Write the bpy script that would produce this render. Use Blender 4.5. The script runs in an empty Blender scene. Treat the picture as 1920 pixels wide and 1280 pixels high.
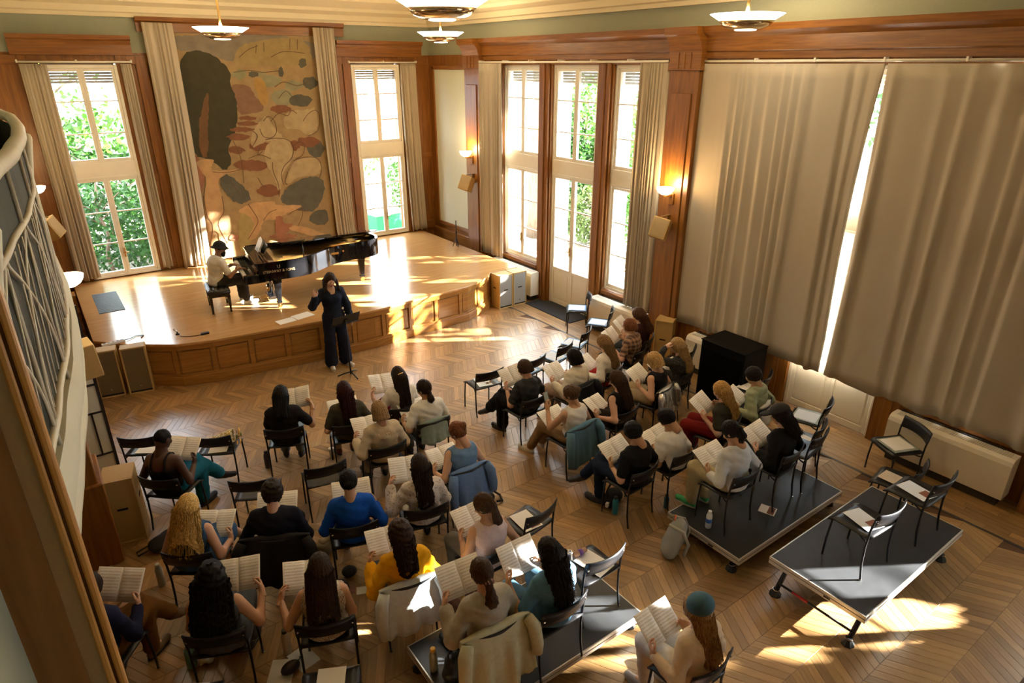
import bpy, math, random
import numpy as np
from mathutils import Vector, Matrix

PI = math.pi
R = math.radians
scene = bpy.context.scene
COL = scene.collection
rng = random.Random(7)

# ------------------------------------------------------------------ camera
cam_data = bpy.data.cameras.new('camera')
cam_data.sensor_width = 36.0
cam_data.lens = 1220.0 / 1920.0 * 36.0
cam_data.clip_start = 0.05
cam_data.clip_end = 300
cam = bpy.data.objects.new('camera', cam_data)
cam.location = (0, 0, 4.7)
cam.rotation_euler = (R(90 - 23.05), 0, R(-36.1))
COL.objects.link(cam)
scene.camera = cam

# ------------------------------------------------------------------ sky, sun, exposure
world = bpy.data.worlds.new('sky')
scene.world = world
world.use_nodes = True
wn, wl = world.node_tree.nodes, world.node_tree.links
wn.clear()
w_out = wn.new('ShaderNodeOutputWorld')
w_bg = wn.new('ShaderNodeBackground')
w_bg.inputs['Color'].default_value = (0.80, 0.905, 1.0, 1)
w_bg.inputs['Strength'].default_value = 7.0
wl.new(w_bg.outputs[0], w_out.inputs[0])

sun_data = bpy.data.lights.new('sun', 'SUN')
sun_data.energy = 55.0
sun_data.color = (1.0, 0.94, 0.84)
sun_data.angle = R(0.55)
sun = bpy.data.objects.new('sun', sun_data)
sun_dir = Vector((-0.843 * math.cos(R(20.5)), 0.537 * math.cos(R(20.5)), -math.sin(R(20.5))))
sun.rotation_euler = sun_dir.to_track_quat('-Z', 'Y').to_euler()
sun.location = (20, -8, 9)
COL.objects.link(sun)

scene.view_settings.view_transform = 'Standard'
scene.view_settings.look = 'None'
scene.view_settings.gamma = 1.0
scene.view_settings.use_curve_mapping = False
scene.view_settings.exposure = 1.28
cy = scene.cycles
cy.use_denoising = True
try:
    cy.denoiser = 'OPENIMAGEDENOISE'
    cy.denoising_input_passes = 'RGB_ALBEDO_NORMAL'
except Exception:
    pass
cy.max_bounces = 9
cy.diffuse_bounces = 5
cy.glossy_bounces = 4
cy.transmission_bounces = 6
cy.transparent_max_bounces = 12
cy.sample_clamp_indirect = 6.0
cy.caustics_reflective = False
cy.caustics_refractive = False

# ------------------------------------------------------------------ materials
MATS = {}


def _base(name):
    m = bpy.data.materials.new(name)
    m.use_nodes = True
    nt = m.node_tree
    return m, nt, nt.nodes['Principled BSDF']


def mat(name, col, rough=0.6, metal=0.0, var=0.12, scale=8.0, stretch=(1, 1, 1), bump=0.0, spec=0.5, coat=0.0,
        sheen=0.0, detail=3.0):
    """principled colour with a little noise variation on object coordinates"""
    if name in MATS:
        return MATS[name]
    m, nt, b = _base(name)
    N, L = nt.nodes, nt.links
    b.inputs['Roughness'].default_value = rough
    b.inputs['Metallic'].default_value = metal
    b.inputs['Specular IOR Level'].default_value = spec
    b.inputs['Coat Weight'].default_value = coat
    if sheen:
        b.inputs['Sheen Weight'].default_value = sheen
    if var > 0 or bump > 0:
        tc = N.new('ShaderNodeTexCoord')
        mp = N.new('ShaderNodeMapping')
        mp.inputs['Scale'].default_value = stretch
        nz = N.new('ShaderNodeTexNoise')
        nz.inputs['Scale'].default_value = scale
        nz.inputs['Detail'].default_value = detail
        L.new(tc.outputs['Object'], mp.inputs[0])
        L.new(mp.outputs[0], nz.inputs['Vector'])
        mx = N.new('ShaderNodeMix')
        mx.data_type = 'RGBA'
        mx.inputs[6].default_value = tuple(min(1, c * (1 - var)) for c in col) + (1,)
        mx.inputs[7].default_value = tuple(min(1, c * (1 + var)) for c in col) + (1,)
        L.new(nz.outputs['Fac'], mx.inputs[0])
        L.new(mx.outputs[2], b.inputs['Base Color'])
        if bump > 0:
            bp = N.new('ShaderNodeBump')
            bp.inputs['Strength'].default_value = bump
            bp.inputs['Distance'].default_value = 0.01
            L.new(nz.outputs['Fac'], bp.inputs['Height'])
            L.new(bp.outputs[0], b.inputs['Normal'])
    else:
        b.inputs['Base Color'].default_value = tuple(col) + (1,)
    MATS[name] = m
    return m


def wood(name, c1, c2, rough=0.35, scale=3.0, stretch=(14, 14, 1), coat=0.15, island=False, bump=0.12, uv=False):
    """streaky oak; grain runs along the axis with the small stretch value"""
    if name in MATS:
        return MATS[name]
    m, nt, b = _base(name)
    N, L = nt.nodes, nt.links
    tc = N.new('ShaderNodeTexCoord')
    mp = N.new('ShaderNodeMapping')
    mp.inputs['Scale'].default_value = stretch
    L.new(tc.outputs['UV' if uv else 'Object'], mp.inputs[0])
    nz = N.new('ShaderNodeTexNoise')
    nz.inputs['Scale'].default_value = scale
    nz.inputs['Detail'].default_value = 5
    nz.inputs['Distortion'].default_value = 0.8
    L.new(mp.outputs[0], nz.inputs['Vector'])
    rp = N.new('ShaderNodeValToRGB')
    rp.color_ramp.elements[0].position = 0.3
    rp.color_ramp.elements[0].color = tuple(c2) + (1,)
    rp.color_ramp.elements[1].position = 0.7
    rp.color_ramp.elements[1].color = tuple(c1) + (1,)
    L.new(nz.outputs['Fac'], rp.inputs[0])
    out = rp.outputs[0]
    if island:
        ge = N.new('ShaderNodeNewGeometry')
        oi = N.new('ShaderNodeObjectInfo')
        ad = N.new('ShaderNodeMath'); ad.operation = 'ADD'
        L.new(ge.outputs['Random Per Island'], ad.inputs[0])
        L.new(oi.outputs['Random'], ad.inputs[1])
        fr = N.new('ShaderNodeMath'); fr.operation = 'FRACT'
        L.new(ad.outputs[0], fr.inputs[0])
        mr = N.new('ShaderNodeMapRange')
        mr.inputs['To Min'].default_value = 0.68
        mr.inputs['To Max'].default_value = 1.22
        L.new(fr.outputs[0], mr.inputs['Value'])
        hs = N.new('ShaderNodeHueSaturation')
        L.new(out, hs.inputs['Color'])
        L.new(mr.outputs[0], hs.inputs['Value'])
        out = hs.outputs[0]
    L.new(out, b.inputs['Base Color'])
    b.inputs['Roughness'].default_value = rough
    b.inputs['Coat Weight'].default_value = coat
    b.inputs['Coat Roughness'].default_value = rough * 0.65
    if bump:
        bp = N.new('ShaderNodeBump')
        bp.inputs['Strength'].default_value = bump
        bp.inputs['Distance'].default_value = 0.004
        L.new(nz.outputs['Fac'], bp.inputs['Height'])
        L.new(bp.outputs[0], b.inputs['Normal'])
    MATS[name] = m
    return m


def emit(name, col, strength):
    if name in MATS:
        return MATS[name]
    m, nt, b = _base(name)
    b.inputs['Base Color'].default_value = tuple(col) + (1,)
    b.inputs['Emission Color'].default_value = tuple(col) + (1,)
    b.inputs['Emission Strength'].default_value = strength
    b.inputs['Roughness'].default_value = 0.25
    MATS[name] = m
    return m


def glass_mat(name='window_glass', tint=(1, 1, 1)):
    if name in MATS:
        return MATS[name]
    m = bpy.data.materials.new(name)
    m.use_nodes = True
    N, L = m.node_tree.nodes, m.node_tree.links
    N.clear()
    o = N.new('ShaderNodeOutputMaterial')
    t = N.new('ShaderNodeBsdfTransparent')
    t.inputs[0].default_value = tuple(0.97 * c for c in tint) + (1,)
    g = N.new('ShaderNodeBsdfGlossy')
    g.inputs['Roughness'].default_value = 0.02
    fr = N.new('ShaderNodeFresnel')
    fr.inputs['IOR'].default_value = 1.25
    mx = N.new('ShaderNodeMixShader')
    ge = N.new('ShaderNodeNewGeometry')          # only the outer skin of the pane reflects
    iv = N.new('ShaderNodeMath'); iv.operation = 'SUBTRACT'; iv.inputs[0].default_value = 1.0
    ml = N.new('ShaderNodeMath'); ml.operation = 'MULTIPLY'
    L.new(ge.outputs['Backfacing'], iv.inputs[1])
    L.new(iv.outputs[0], ml.inputs[0])
    L.new(fr.outputs[0], ml.inputs[1])
    L.new(ml.outputs[0], mx.inputs[0])
    L.new(t.outputs[0], mx.inputs[1])
    L.new(g.outputs[0], mx.inputs[2])
    L.new(mx.outputs[0], o.inputs[0])
    MATS[name] = m
    return m


def cloth_thru(name, col, trans=0.3, scale=260):
    """woven cloth that lets some daylight through"""
    if name in MATS:
        return MATS[name]
    m, nt, b = _base(name)
    N, L = nt.nodes, nt.links
    b.inputs['Roughness'].default_value = 0.9
    b.inputs['Specular IOR Level'].default_value = 0.15
    tc = N.new('ShaderNodeTexCoord')
    nz = N.new('ShaderNodeTexNoise')
    nz.inputs['Scale'].default_value = scale
    nz.inputs['Detail'].default_value = 2
    L.new(tc.outputs['Object'], nz.inputs['Vector'])
    mx = N.new('ShaderNodeMix'); mx.data_type = 'RGBA'
    mx.inputs[6].default_value = tuple(c * 0.86 for c in col) + (1,)
    mx.inputs[7].default_value = tuple(min(1, c * 1.12) for c in col) + (1,)
    L.new(nz.outputs['Fac'], mx.inputs[0])
    L.new(mx.outputs[2], b.inputs['Base Color'])
    tr = N.new('ShaderNodeBsdfTranslucent')
    L.new(mx.outputs[2], tr.inputs[0])
    ms = N.new('ShaderNodeMixShader')
    ms.inputs[0].default_value = trans
    out = N['Material Output']
    L.new(b.outputs[0], ms.inputs[1])
    L.new(tr.outputs[0], ms.inputs[2])
    L.new(ms.outputs[0], out.inputs[0])
    MATS[name] = m
    return m


def hair_mat(col):
    key = 'hair_%d_%d_%d' % tuple(int(c * 255) for c in col)
    if key in MATS:
        return MATS[key]
    m, nt, b = _base(key)
    N, L = nt.nodes, nt.links
    tc = N.new('ShaderNodeTexCoord')
    mp = N.new('ShaderNodeMapping')
    mp.inputs['Scale'].default_value = (1, 1, 0.12)
    nz = N.new('ShaderNodeTexNoise')
    nz.inputs['Scale'].default_value = 130
    nz.inputs['Detail'].default_value = 3
    L.new(tc.outputs['Object'], mp.inputs[0])
    L.new(mp.outputs[0], nz.inputs['Vector'])
    rp = N.new('ShaderNodeValToRGB')
    rp.color_ramp.elements[0].position = 0.35
    rp.color_ramp.elements[0].color = tuple(c * 0.55 for c in col) + (1,)
    rp.color_ramp.elements[1].position = 0.65
    rp.color_ramp.elements[1].color = tuple(min(1, c * 1.35) for c in col) + (1,)
    L.new(nz.outputs['Fac'], rp.inputs[0])
    L.new(rp.outputs[0], b.inputs['Base Color'])
    b.inputs['Roughness'].default_value = 0.55
    b.inputs['Specular IOR Level'].default_value = 0.12
    bp = N.new('ShaderNodeBump')
    bp.inputs['Strength'].default_value = 0.5
    bp.inputs['Distance'].default_value = 0.006
    L.new(nz.outputs['Fac'], bp.inputs['Height'])
    L.new(bp.outputs[0], b.inputs['Normal'])
    MATS[key] = m
    return m


def score_mat():
    """printed music: staves across the page, drawn in UV space (flat print)"""
    if 'score_print' in MATS:
        return MATS['score_print']
    m, nt, b = _base('score_print')
    N, L = nt.nodes, nt.links
    uv = N.new('ShaderNodeUVMap')
    sp = N.new('ShaderNodeSeparateXYZ')
    L.new(uv.outputs[0], sp.inputs[0])

    def math_(op, a, bv=None, clampv=False):
        n = N.new('ShaderNodeMath'); n.operation = op; n.use_clamp = clampv
        for i, s in enumerate((a, bv)):
            if s is None:
                continue
            if isinstance(s, (int, float)):
                n.inputs[i].default_value = s
            else:
                L.new(s, n.inputs[i])
        return n.outputs[0]
    v = math_('MULTIPLY', sp.outputs[1], 11.0)
    fv = math_('FRACT', v)
    inside = math_('MULTIPLY', math_('GREATER_THAN', fv, 0.22), math_('LESS_THAN', fv, 0.72))
    lines = math_('LESS_THAN', math_('FRACT', math_('MULTIPLY', fv, 10.0)), 0.30)
    nz = N.new('ShaderNodeTexNoise')
    nz.inputs['Scale'].default_value = 46
    nz.inputs['Detail'].default_value = 1
    L.new(uv.outputs[0], nz.inputs['Vector'])
    notes = math_('GREATER_THAN', nz.outputs['Fac'], 0.6)
    ink = math_('MULTIPLY', inside, math_('MAXIMUM', math_('MULTIPLY', lines, 0.8), math_('MULTIPLY', notes, 0.95)))
    u = math_('FRACT', sp.outputs[0])
    marg = math_('MULTIPLY', math_('GREATER_THAN', u, 0.07), math_('LESS_THAN', u, 0.93))
    margv = math_('MULTIPLY', math_('GREATER_THAN', sp.outputs[1], 0.05), math_('LESS_THAN', sp.outputs[1], 0.95))
    fac = math_('MULTIPLY', ink, math_('MULTIPLY', marg, margv))
    mx = N.new('ShaderNodeMix'); mx.data_type = 'RGBA'
    mx.inputs[6].default_value = (0.87, 0.86, 0.84, 1)
    mx.inputs[7].default_value = (0.30, 0.28, 0.27, 1)
    L.new(fac, mx.inputs[0])
    L.new(mx.outputs[2], b.inputs['Base Color'])
    b.inputs['Roughness'].default_value = 0.75
    MATS['score_print'] = m
    return m


# ------------------------------------------------------------------ mesh helpers
class MB:
    """collects polygons, then becomes ONE mesh object"""

    def __init__(self):
        self.v, self.f, self.m, self.uv = [], [], [], {}

    def add(self, vs, fs, mi=0):
        o = len(self.v)
        self.v.extend([tuple(p) for p in vs])
        for f in fs:
            self.f.append(tuple(i + o for i in f))
            self.m.append(mi)
        return o

    def box(self, x0, x1, y0, y1, z0, z1, mi=0):
        vs = [(x0, y0, z0), (x1, y0, z0), (x1, y1, z0), (x0, y1, z0), (x0, y0, z1), (x1, y0, z1), (x1, y1, z1), (x0, y1, z1)]
        self.add(vs, [(0, 3, 2, 1), (4, 5, 6, 7), (0, 1, 5, 4), (1, 2, 6, 5), (2, 3, 7, 6), (3, 0, 4, 7)], mi)
        return self

    def cbox(self, c, s, rot=None, mi=0):
        hx, hy, hz = s[0] / 2, s[1] / 2, s[2] / 2
        vs = [Vector(p) for p in ((-hx, -hy, -hz), (hx, -hy, -hz), (hx, hy, -hz), (-hx, hy, -hz), (-hx, -hy, hz), (hx, -hy, hz), (hx, hy, hz), (-hx, hy, hz))]
        if rot is not None:
            vs = [rot @ p for p in vs]
        c = Vector(c)
        self.add([p + c for p in vs], [(0, 3, 2, 1), (4, 5, 6, 7), (0, 1, 5, 4), (1, 2, 6, 5), (2, 3, 7, 6), (3, 0, 4, 7)], mi)
        return self

    def prism(self, poly, z0, z1, mi=0):
        n = len(poly)
        vs = [(p[0], p[1], z0) for p in poly] + [(p[0], p[1], z1) for p in poly]
        fs = [tuple(range(n - 1, -1, -1)), tuple(range(n, 2 * n))]
        fs += [(i, (i + 1) % n, n + (i + 1) % n, n + i) for i in range(n)]
        self.add(vs, fs, mi)
        return self

    def extrude(self, poly3, vec, mi=0):
        n = len(poly3)
        vec = Vector(vec)
        vs = [Vector(p) for p in poly3]
        vs = vs + [p + vec for p in vs]
        fs = [tuple(range(n - 1, -1, -1)), tuple(range(n, 2 * n))]
        fs += [(i, (i + 1) % n, n + (i + 1) % n, n + i) for i in range(n)]
        self.add(vs, fs, mi)
        return self

    def tube(self, pts, r, n=8, mi=0, closed=False, cap=True):
        pts = [Vector(p) for p in pts]
        k = len(pts)
        rr = r if isinstance(r, (list, tuple)) else [r] * k
        t0 = (pts[1] - pts[0]).normalized()
        up = Vector((0, 0, 1)) if abs(t0.z) < 0.9 else Vector((1, 0, 0))
        nrm = t0.cross(up).normalized()
        vs = []
        for i, p in enumerate(pts):
            if closed:
                t = (pts[(i + 1) % k] - pts[i - 1]).normalized()
            else:
                t = (pts[min(i + 1, k - 1)] - pts[max(i - 1, 0)]).normalized()
            nrm = (nrm - t * nrm.dot(t)).normalized()
            bi = t.cross(nrm)
            for j in range(n):
                a = 2 * PI * j / n
                vs.append(p + (nrm * math.cos(a) + bi * math.sin(a)) * rr[i])
        fs = []
        for i in range(k if closed else k - 1):
            i2 = (i + 1) % k
            for j in range(n):
                j2 = (j + 1) % n
                fs.append((i * n + j, i * n + j2, i2 * n + j2, i2 * n + j))
        if cap and not closed:
            fs.append(tuple(range(n - 1, -1, -1)))
            fs.append(tuple((k - 1) * n + j for j in range(n)))
        self.add(vs, fs, mi)
        return self

    def lathe(self, prof, c=(0, 0, 0), n=24, mi=0, axis='z'):
        vs, fs = [], []
        k = len(prof)
        for i, (r, z) in enumerate(prof):
            for j in range(n):
                a = 2 * PI * j / n
                x, y = r * math.cos(a), r * math.sin(a)
                if axis == 'z':
                    vs.append((c[0] + x, c[1] + y, c[2] + z))
                elif axis == 'x':
                    vs.append((c[0] + z, c[1] + x, c[2] + y))
                else:
                    vs.append((c[0] + y, c[1] + z, c[2] + x))
        for i in range(k - 1):
            for j in range(n):
                j2 = (j + 1) % n
                fs.append((i * n + j, i * n + j2, (i + 1) * n + j2, (i + 1) * n + j))
        if prof[0][0] > 1e-6:
            fs.append(tuple(range(n - 1, -1, -1)))
        if prof[-1][0] > 1e-6:
            fs.append(tuple((k - 1) * n + j for j in range(n)))
        self.add(vs, fs, mi)
        return self

    def grid(self, fn, nu, nv, mi=0, uvs=False):
        """fn(u,v) for u,v in 0..1; returns nothing"""
        o = len(self.v)
        fo = len(self.f)
        vs = [fn(i / nu, j / nv) for j in range(nv + 1) for i in range(nu + 1)]
        fs = [(j * (nu + 1) + i, j * (nu + 1) + i + 1, (j + 1) * (nu + 1) + i + 1, (j + 1) * (nu + 1) + i) for j in range(nv) for i in range(nu)]
        self.add(vs, fs, mi)
        if uvs:
            q = 0
            for j in range(nv):
                for i in range(nu):
                    self.uv[fo + q] = [(i / nu, j / nv), ((i + 1) / nu, j / nv), ((i + 1) / nu, (j + 1) / nv), (i / nu, (j + 1) / nv)]
                    q += 1
        return self

    def xform(self, M):
        self.v = [tuple(M @ Vector(p)) for p in self.v]
        return self

    def mesh(self, name, mats, smooth=False):
        me = bpy.data.meshes.new(name)
        me.from_pydata(self.v, [], self.f)
        for mt in (mats if isinstance(mats, (list, tuple)) else [mats]):
            me.materials.append(mt)
        if any(self.m):
            me.polygons.foreach_set('material_index', self.m)
        if smooth:
            me.polygons.foreach_set('use_smooth', [True] * len(me.polygons))
        if self.uv:
            ul = me.uv_layers.new(name='UVMap')
            for p in me.polygons:
                q = self.uv.get(p.index)
                if q:
                    for li, c in zip(p.loop_indices, q):
                        ul.data[li].uv = c
        me.update()
        return me

    def build(self, name, mats, parent=None, smooth=False, bevel=0.0, seg=1, loc=None, auto=None):
        me = self.mesh(name, mats, smooth or auto is not None)
        if auto is not None:
            try:
                me.set_sharp_from_angle(angle=R(auto))
            except Exception:
                pass
        return link(name, me, parent, bevel, seg, loc)


def link(name, me, parent=None, bevel=0.0, seg=1, loc=None):
    o = bpy.data.objects.new(name, me)
    COL.objects.link(o)
    if parent is not None:
        o.parent = parent
    if loc is not None:
        o.location = loc
    if bevel:
        b = o.modifiers.new('bevel', 'BEVEL')
        b.width = bevel
        b.segments = seg
        b.limit_method = 'ANGLE'
        b.angle_limit = R(40)
    return o


def empty(name, loc=(0, 0, 0), rz=0.0):
    o = bpy.data.objects.new(name, None)
    o.empty_display_size = 0.1
    o.location = loc
    o.rotation_euler = (0, 0, rz)
    COL.objects.link(o)
    return o


def tag(o, label=None, cat=None, group=None, kind=None):
    if label:
        o['label'] = label
    if cat:
        o['category'] = cat
    if group:
        o['group'] = group
    if kind:
        o['kind'] = kind
    return o


def copy_tree(o, parent=None):
    c = o.copy()
    COL.objects.link(c)
    if parent is not None:
        c.parent = parent
    for ch in o.children:
        copy_tree(ch, c)
    return c


def frame(bearing):
    """unit vectors (right, forward) for a compass bearing clockwise from +Y"""
    b = R(bearing)
    return Vector((math.cos(b), -math.sin(b), 0)), Vector((math.sin(b), math.cos(b), 0))


# ------------------------------------------------------------------ colours of the place
OAK = wood('oak_panelling', (0.265, 0.104, 0.014), (0.15, 0.050, 0.006), rough=0.42, scale=2.2, stretch=(9, 9, 0.7), coat=0.12)
OAK_H = wood('oak_panelling_across', (0.265, 0.104, 0.014), (0.15, 0.050, 0.006), rough=0.42, scale=2.2, stretch=(0.8, 0.8, 14), coat=0.12)
OAK_LIGHT = wood('oak_stage_front', (0.39, 0.185, 0.040), (0.26, 0.108, 0.020), rough=0.3, scale=2.4, stretch=(0.9, 0.9, 12), coat=0.3)
STAGE_TOP = wood('oak_stage_boards', (0.54, 0.31, 0.12), (0.42, 0.22, 0.075), rough=0.2, scale=2.6, stretch=(0.7, 13, 4), coat=0.4, bump=0.04)
PARQ = wood('oak_parquet', (0.40, 0.240, 0.098), (0.27, 0.148, 0.052), rough=0.40, scale=3.0, stretch=(1.2, 9, 1), coat=0.9, island=True, bump=0.08, uv=True)
PARQ_GAP = mat('parquet_joint', (0.09, 0.04, 0.015), 0.8)
WALLGREEN = mat('grey_green_plaster', (0.31, 0.33, 0.25), 0.85, var=0.06, scale=30)
PANELWHITE = mat('pale_green_panel', (0.60, 0.63, 0.52), 0.7, var=0.04, scale=20)
CEIL = mat('cream_ceiling', (0.72, 0.61, 0.40), 0.85, var=0.03, scale=12)
CEILTRIM = mat('cream_cornice', (0.70, 0.62, 0.43), 0.8, var=0.03)
WHITEPAINT = mat('cream_window_paint', (0.76, 0.73, 0.64), 0.45, var=0.04)
RADWHITE = mat('radiator_enamel', (0.74, 0.69, 0.58), 0.4, var=0.03)
CURT = cloth_thru('linen_curtain', (0.47, 0.41, 0.32), 0.04)
BLACKSTEEL = mat('black_steel', (0.012, 0.013, 0.016), 0.33, 0.4, var=0.1)
BLACKSEAT = mat('black_laminate', (0.010, 0.011, 0.014), 0.38, var=0.15, scale=20, spec=0.35)
GLASS = glass_mat()
CHIP = mat('tan_speaker_board', (0.50, 0.34, 0.13), 0.6, var=0.1, scale=60)
GRILLE = mat('brown_speaker_cloth', (0.16, 0.115, 0.065), 0.95, var=0.2, scale=300)
PAPER = mat('paper', (0.80, 0.79, 0.77), 0.8, var=0.02)
BRASS = mat('brass', (0.75, 0.52, 0.22), 0.25, 1.0, var=0.05)
CHROME = mat('chrome', (0.75, 0.75, 0.76), 0.18, 1.0, var=0.02)
# ================================================================== THE ROOM
XR, YB, XL, YF, ZC = 8.52, 15.0, -0.2, -5.5, 6.15      # glazing plane, back wall, left wall, wall behind, ceiling


def bxu(mb, ax, u0, u1, d0, d1, z0, z1, mi=0):
    """box given along a wall: u runs along the wall, d points out of the room"""
    if ax == 'R':
        mb.box(XR + d0, XR + d1, u0, u1, z0, z1, mi)
    else:
        mb.box(u0, u1, YB + d0, YB + d1, z0, z1, mi)
    return mb


def prof_u(mb, ax, prof, u0, u1, mi=0):
    """extrude a (d,z) profile along the wall from u0 to u1"""
    if ax == 'R':
        mb.extrude([(XR + d, u0, z) for d, z in prof], (0, u1 - u0, 0), mi)
    else:
        mb.extrude([(u0, YB + d, z) for d, z in prof], (u1 - u0, 0, 0), mi)
    return mb


def struct(name, mb, m, parent=None, label=None, **k):
    o = mb.build(name, m, parent, **k)
    if parent is None:
        o['kind'] = 'structure'
        if label:
            o['label'] = label
    return o


# ---- floor: chevron parquet. Bands run along X, 0.386 m deep, blocks are parallelograms
BAND, PW, SL = 0.386, 0.092, 0.215
floor_mb = MB().box(-1.5, XR + 0.4, YF, YB, -0.12, -0.006)
floor = struct('floor', floor_mb, PARQ_GAP, label='oak chevron parquet floor with a dark inlaid border strip')
G = 0.0011


def plank_shape(sgn):
    """chevron block, local origin at its lower left corner"""
    mb = MB()
    a = [(G, G), (PW - G, G), (PW - G + sgn * SL, BAND - G), (G + sgn * SL, BAND - G)]
    n = 4
    i = 0.0012
    b = [(a[0][0] + i, a[0][1] + i), (a[1][0] - i, a[1][1] + i), (a[2][0] - i, a[2][1] - i), (a[3][0] + i, a[3][1] - i)]
    vs = [(p[0], p[1], -0.006) for p in a] + [(p[0], p[1], -0.0012) for p in a] + [(p[0], p[1], 0.0) for p in b]
    fs = [(8, 9, 10, 11)] + [(k, (k + 1) % 4, 4 + (k + 1) % 4, 4 + k) for k in range(4)] + [(4 + k, 4 + (k + 1) % 4, 8 + (k + 1) % 4, 8 + k) for k in range(4)]
    mb.add(vs, fs)
    return mb, vs, fs


def cam_px(x, y, z=0.0):
    hd, p = R(36.1), R(23.05)
    fh = (math.sin(hd), math.cos(hd)); rt = (math.cos(hd), -math.sin(hd))
    u = x * fh[0] + y * fh[1]
    s = x * rt[0] + y * rt[1]
    h = z - 4.7
    d = u * math.cos(p) - h * math.sin(p)
    if d < 0.3:
        return None
    return 960 + 1220 * s / d, 640 - 1220 * (u * math.sin(p) + h * math.cos(p)) / d, d


near_cells, far_cells = [], []
k0 = int((YF) / BAND) - 1
for kb in range(-2, int(YB / BAND)):
    y0 = 2.95 - 8 * BAND + kb * BAND
    if y0 > 11.2 or y0 < -0.6:
        continue
    sgn = -1 if kb % 2 else 1
    nx = int(9.6 / PW)
    for i in range(nx):
        x0 = -1.44 + i * PW + (0 if sgn > 0 else SL)
        if x0 > 7.56 or x0 + PW + max(0, sgn * SL) < -1.2:
            continue
        part = x0 + PW + max(0, sgn * SL) > 7.56 or x0 + min(0, sgn * SL) < -1.2
        q = cam_px(x0 + PW / 2 + sgn * SL / 2, y0 + BAND / 2)
        if q is None or not (-40 < q[0] < 1960 and -40 < q[1] < 1330):
            continue
        # open floor in the lower right and middle shows its blocks largest
        (near_cells if q[0] > 900 and q[1] > 850 and not part else far_cells).append((q[2], x0, y0, sgn))
near_cells.sort()
far_cells += near_cells[300:]
near_cells = near_cells[:300]
pm = {}
for sgn in (1, -1):
    mb, vs, fs = plank_shape(sgn)
    uvs = {0: (0, 0), 1: (0, 1), 2: (1, 1), 3: (1, 0)}
    for fi, f in enumerate(fs):
        mb.uv[fi] = [((vs[v][1] / BAND) * 0.4, (vs[v][0] - sgn * SL * vs[v][1] / BAND)) for v in f]
    pm[sgn] = mb.mesh('plank', PARQ)
for d, x0, y0, sgn in near_cells:
    o = bpy.data.objects.new('plank', pm[sgn])
    COL.objects.link(o)
    o.parent = floor
    o.location = (x0, y0, 0)
rest = MB()
tv = {s: plank_shape(s)[1:] for s in (1, -1)}
for d, x0, y0, sgn in far_cells:
    vs, fs = tv[sgn]
    fo = len(rest.f)
    rest.add([(min(7.562, max(-1.2, v[0] + x0)), v[1] + y0, v[2]) for v in vs], fs)
    ru, rv = rng.random() * 20, rng.random() * 20
    for fi, f in enumerate(fs):
        rest.uv[fo + fi] = [((vs[v][1] / BAND) * 0.4 + ru, (vs[v][0] - sgn * SL * vs[v][1] / BAND) + rv) for v in f]
tag(rest.build('parquet_blocks', PARQ, floor), kind='stuff')
MB().box(7.565, 7.60, -1.0, 11.0, -0.006, 0.0005).build('inlay_strip', mat('inlay_dark', (0.05, 0.045, 0.045), 0.3), floor)
bord = MB()
for i in range(10):
    x0 = 7.602 + i * 0.092
    yy = -1.2 + rng.random()
    while yy < 10.7:
        ln = rng.uniform(0.8, 1.3)
        fo = len(bord.f)
        bord.box(x0 + G, x0 + 0.092 - G, yy + G, yy + ln - G, -0.006, 0.0)
        ru = rng.random() * 20
        for fi in range(fo, len(bord.f)):
            bord.uv[fi] = [(bord.v[v][1] * 0.8 + ru, bord.v[v][0] + ru) for v in bord.f[fi]]
        yy += ln
tag(bord.build('border_boards', PARQ, floor), kind='stuff')
# rest of the floor behind the gallery, never seen closely
rb = MB()
rb.box(-1.2, 7.56, YF, -0.55, -0.006, 0.0)
rb.box(7.602, XR, YF, -1.2, -0.006, 0.0)
for fi in range(len(rb.f)):
    rb.uv[fi] = [(rb.v[v][0], rb.v[v][1]) for v in rb.f[fi]]
rb.build('parquet_field', PARQ, floor)

# ---- back wall
bw = MB()
LW, RW = (0.60, 1.80), (6.42, 7.62)
for u0, u1 in ((-1.5, LW[0]), (LW[1], RW[0]), (RW[1], XR + 0.4)):
    bxu(bw, 'B', u0, u1, 0.0, 0.34, -0.1, 4.9)
bxu(bw, 'B', LW[0], LW[1], 0.0, 0.34, 4.72, 4.9)
bxu(bw, 'B', RW[0], RW[1], 0.0, 0.34, 4.72, 4.9)
bxu(bw, 'B', LW[0], LW[1], 0.0, 0.34, -0.1, 0.74)
bxu(bw, 'B', RW[0], RW[1], 0.0, 0.34, -0.1, 0.74)
wall_back = struct('wall_back', bw, OAK, label='oak panelled back wall behind the stage')
bp = MB()
bxu(bp, 'B', -1.5, XR + 0.4, 0.0, 0.34, 4.9, ZC + 0.1)
bp.build('plaster_frieze', WALLGREEN, wall_back)
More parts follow.
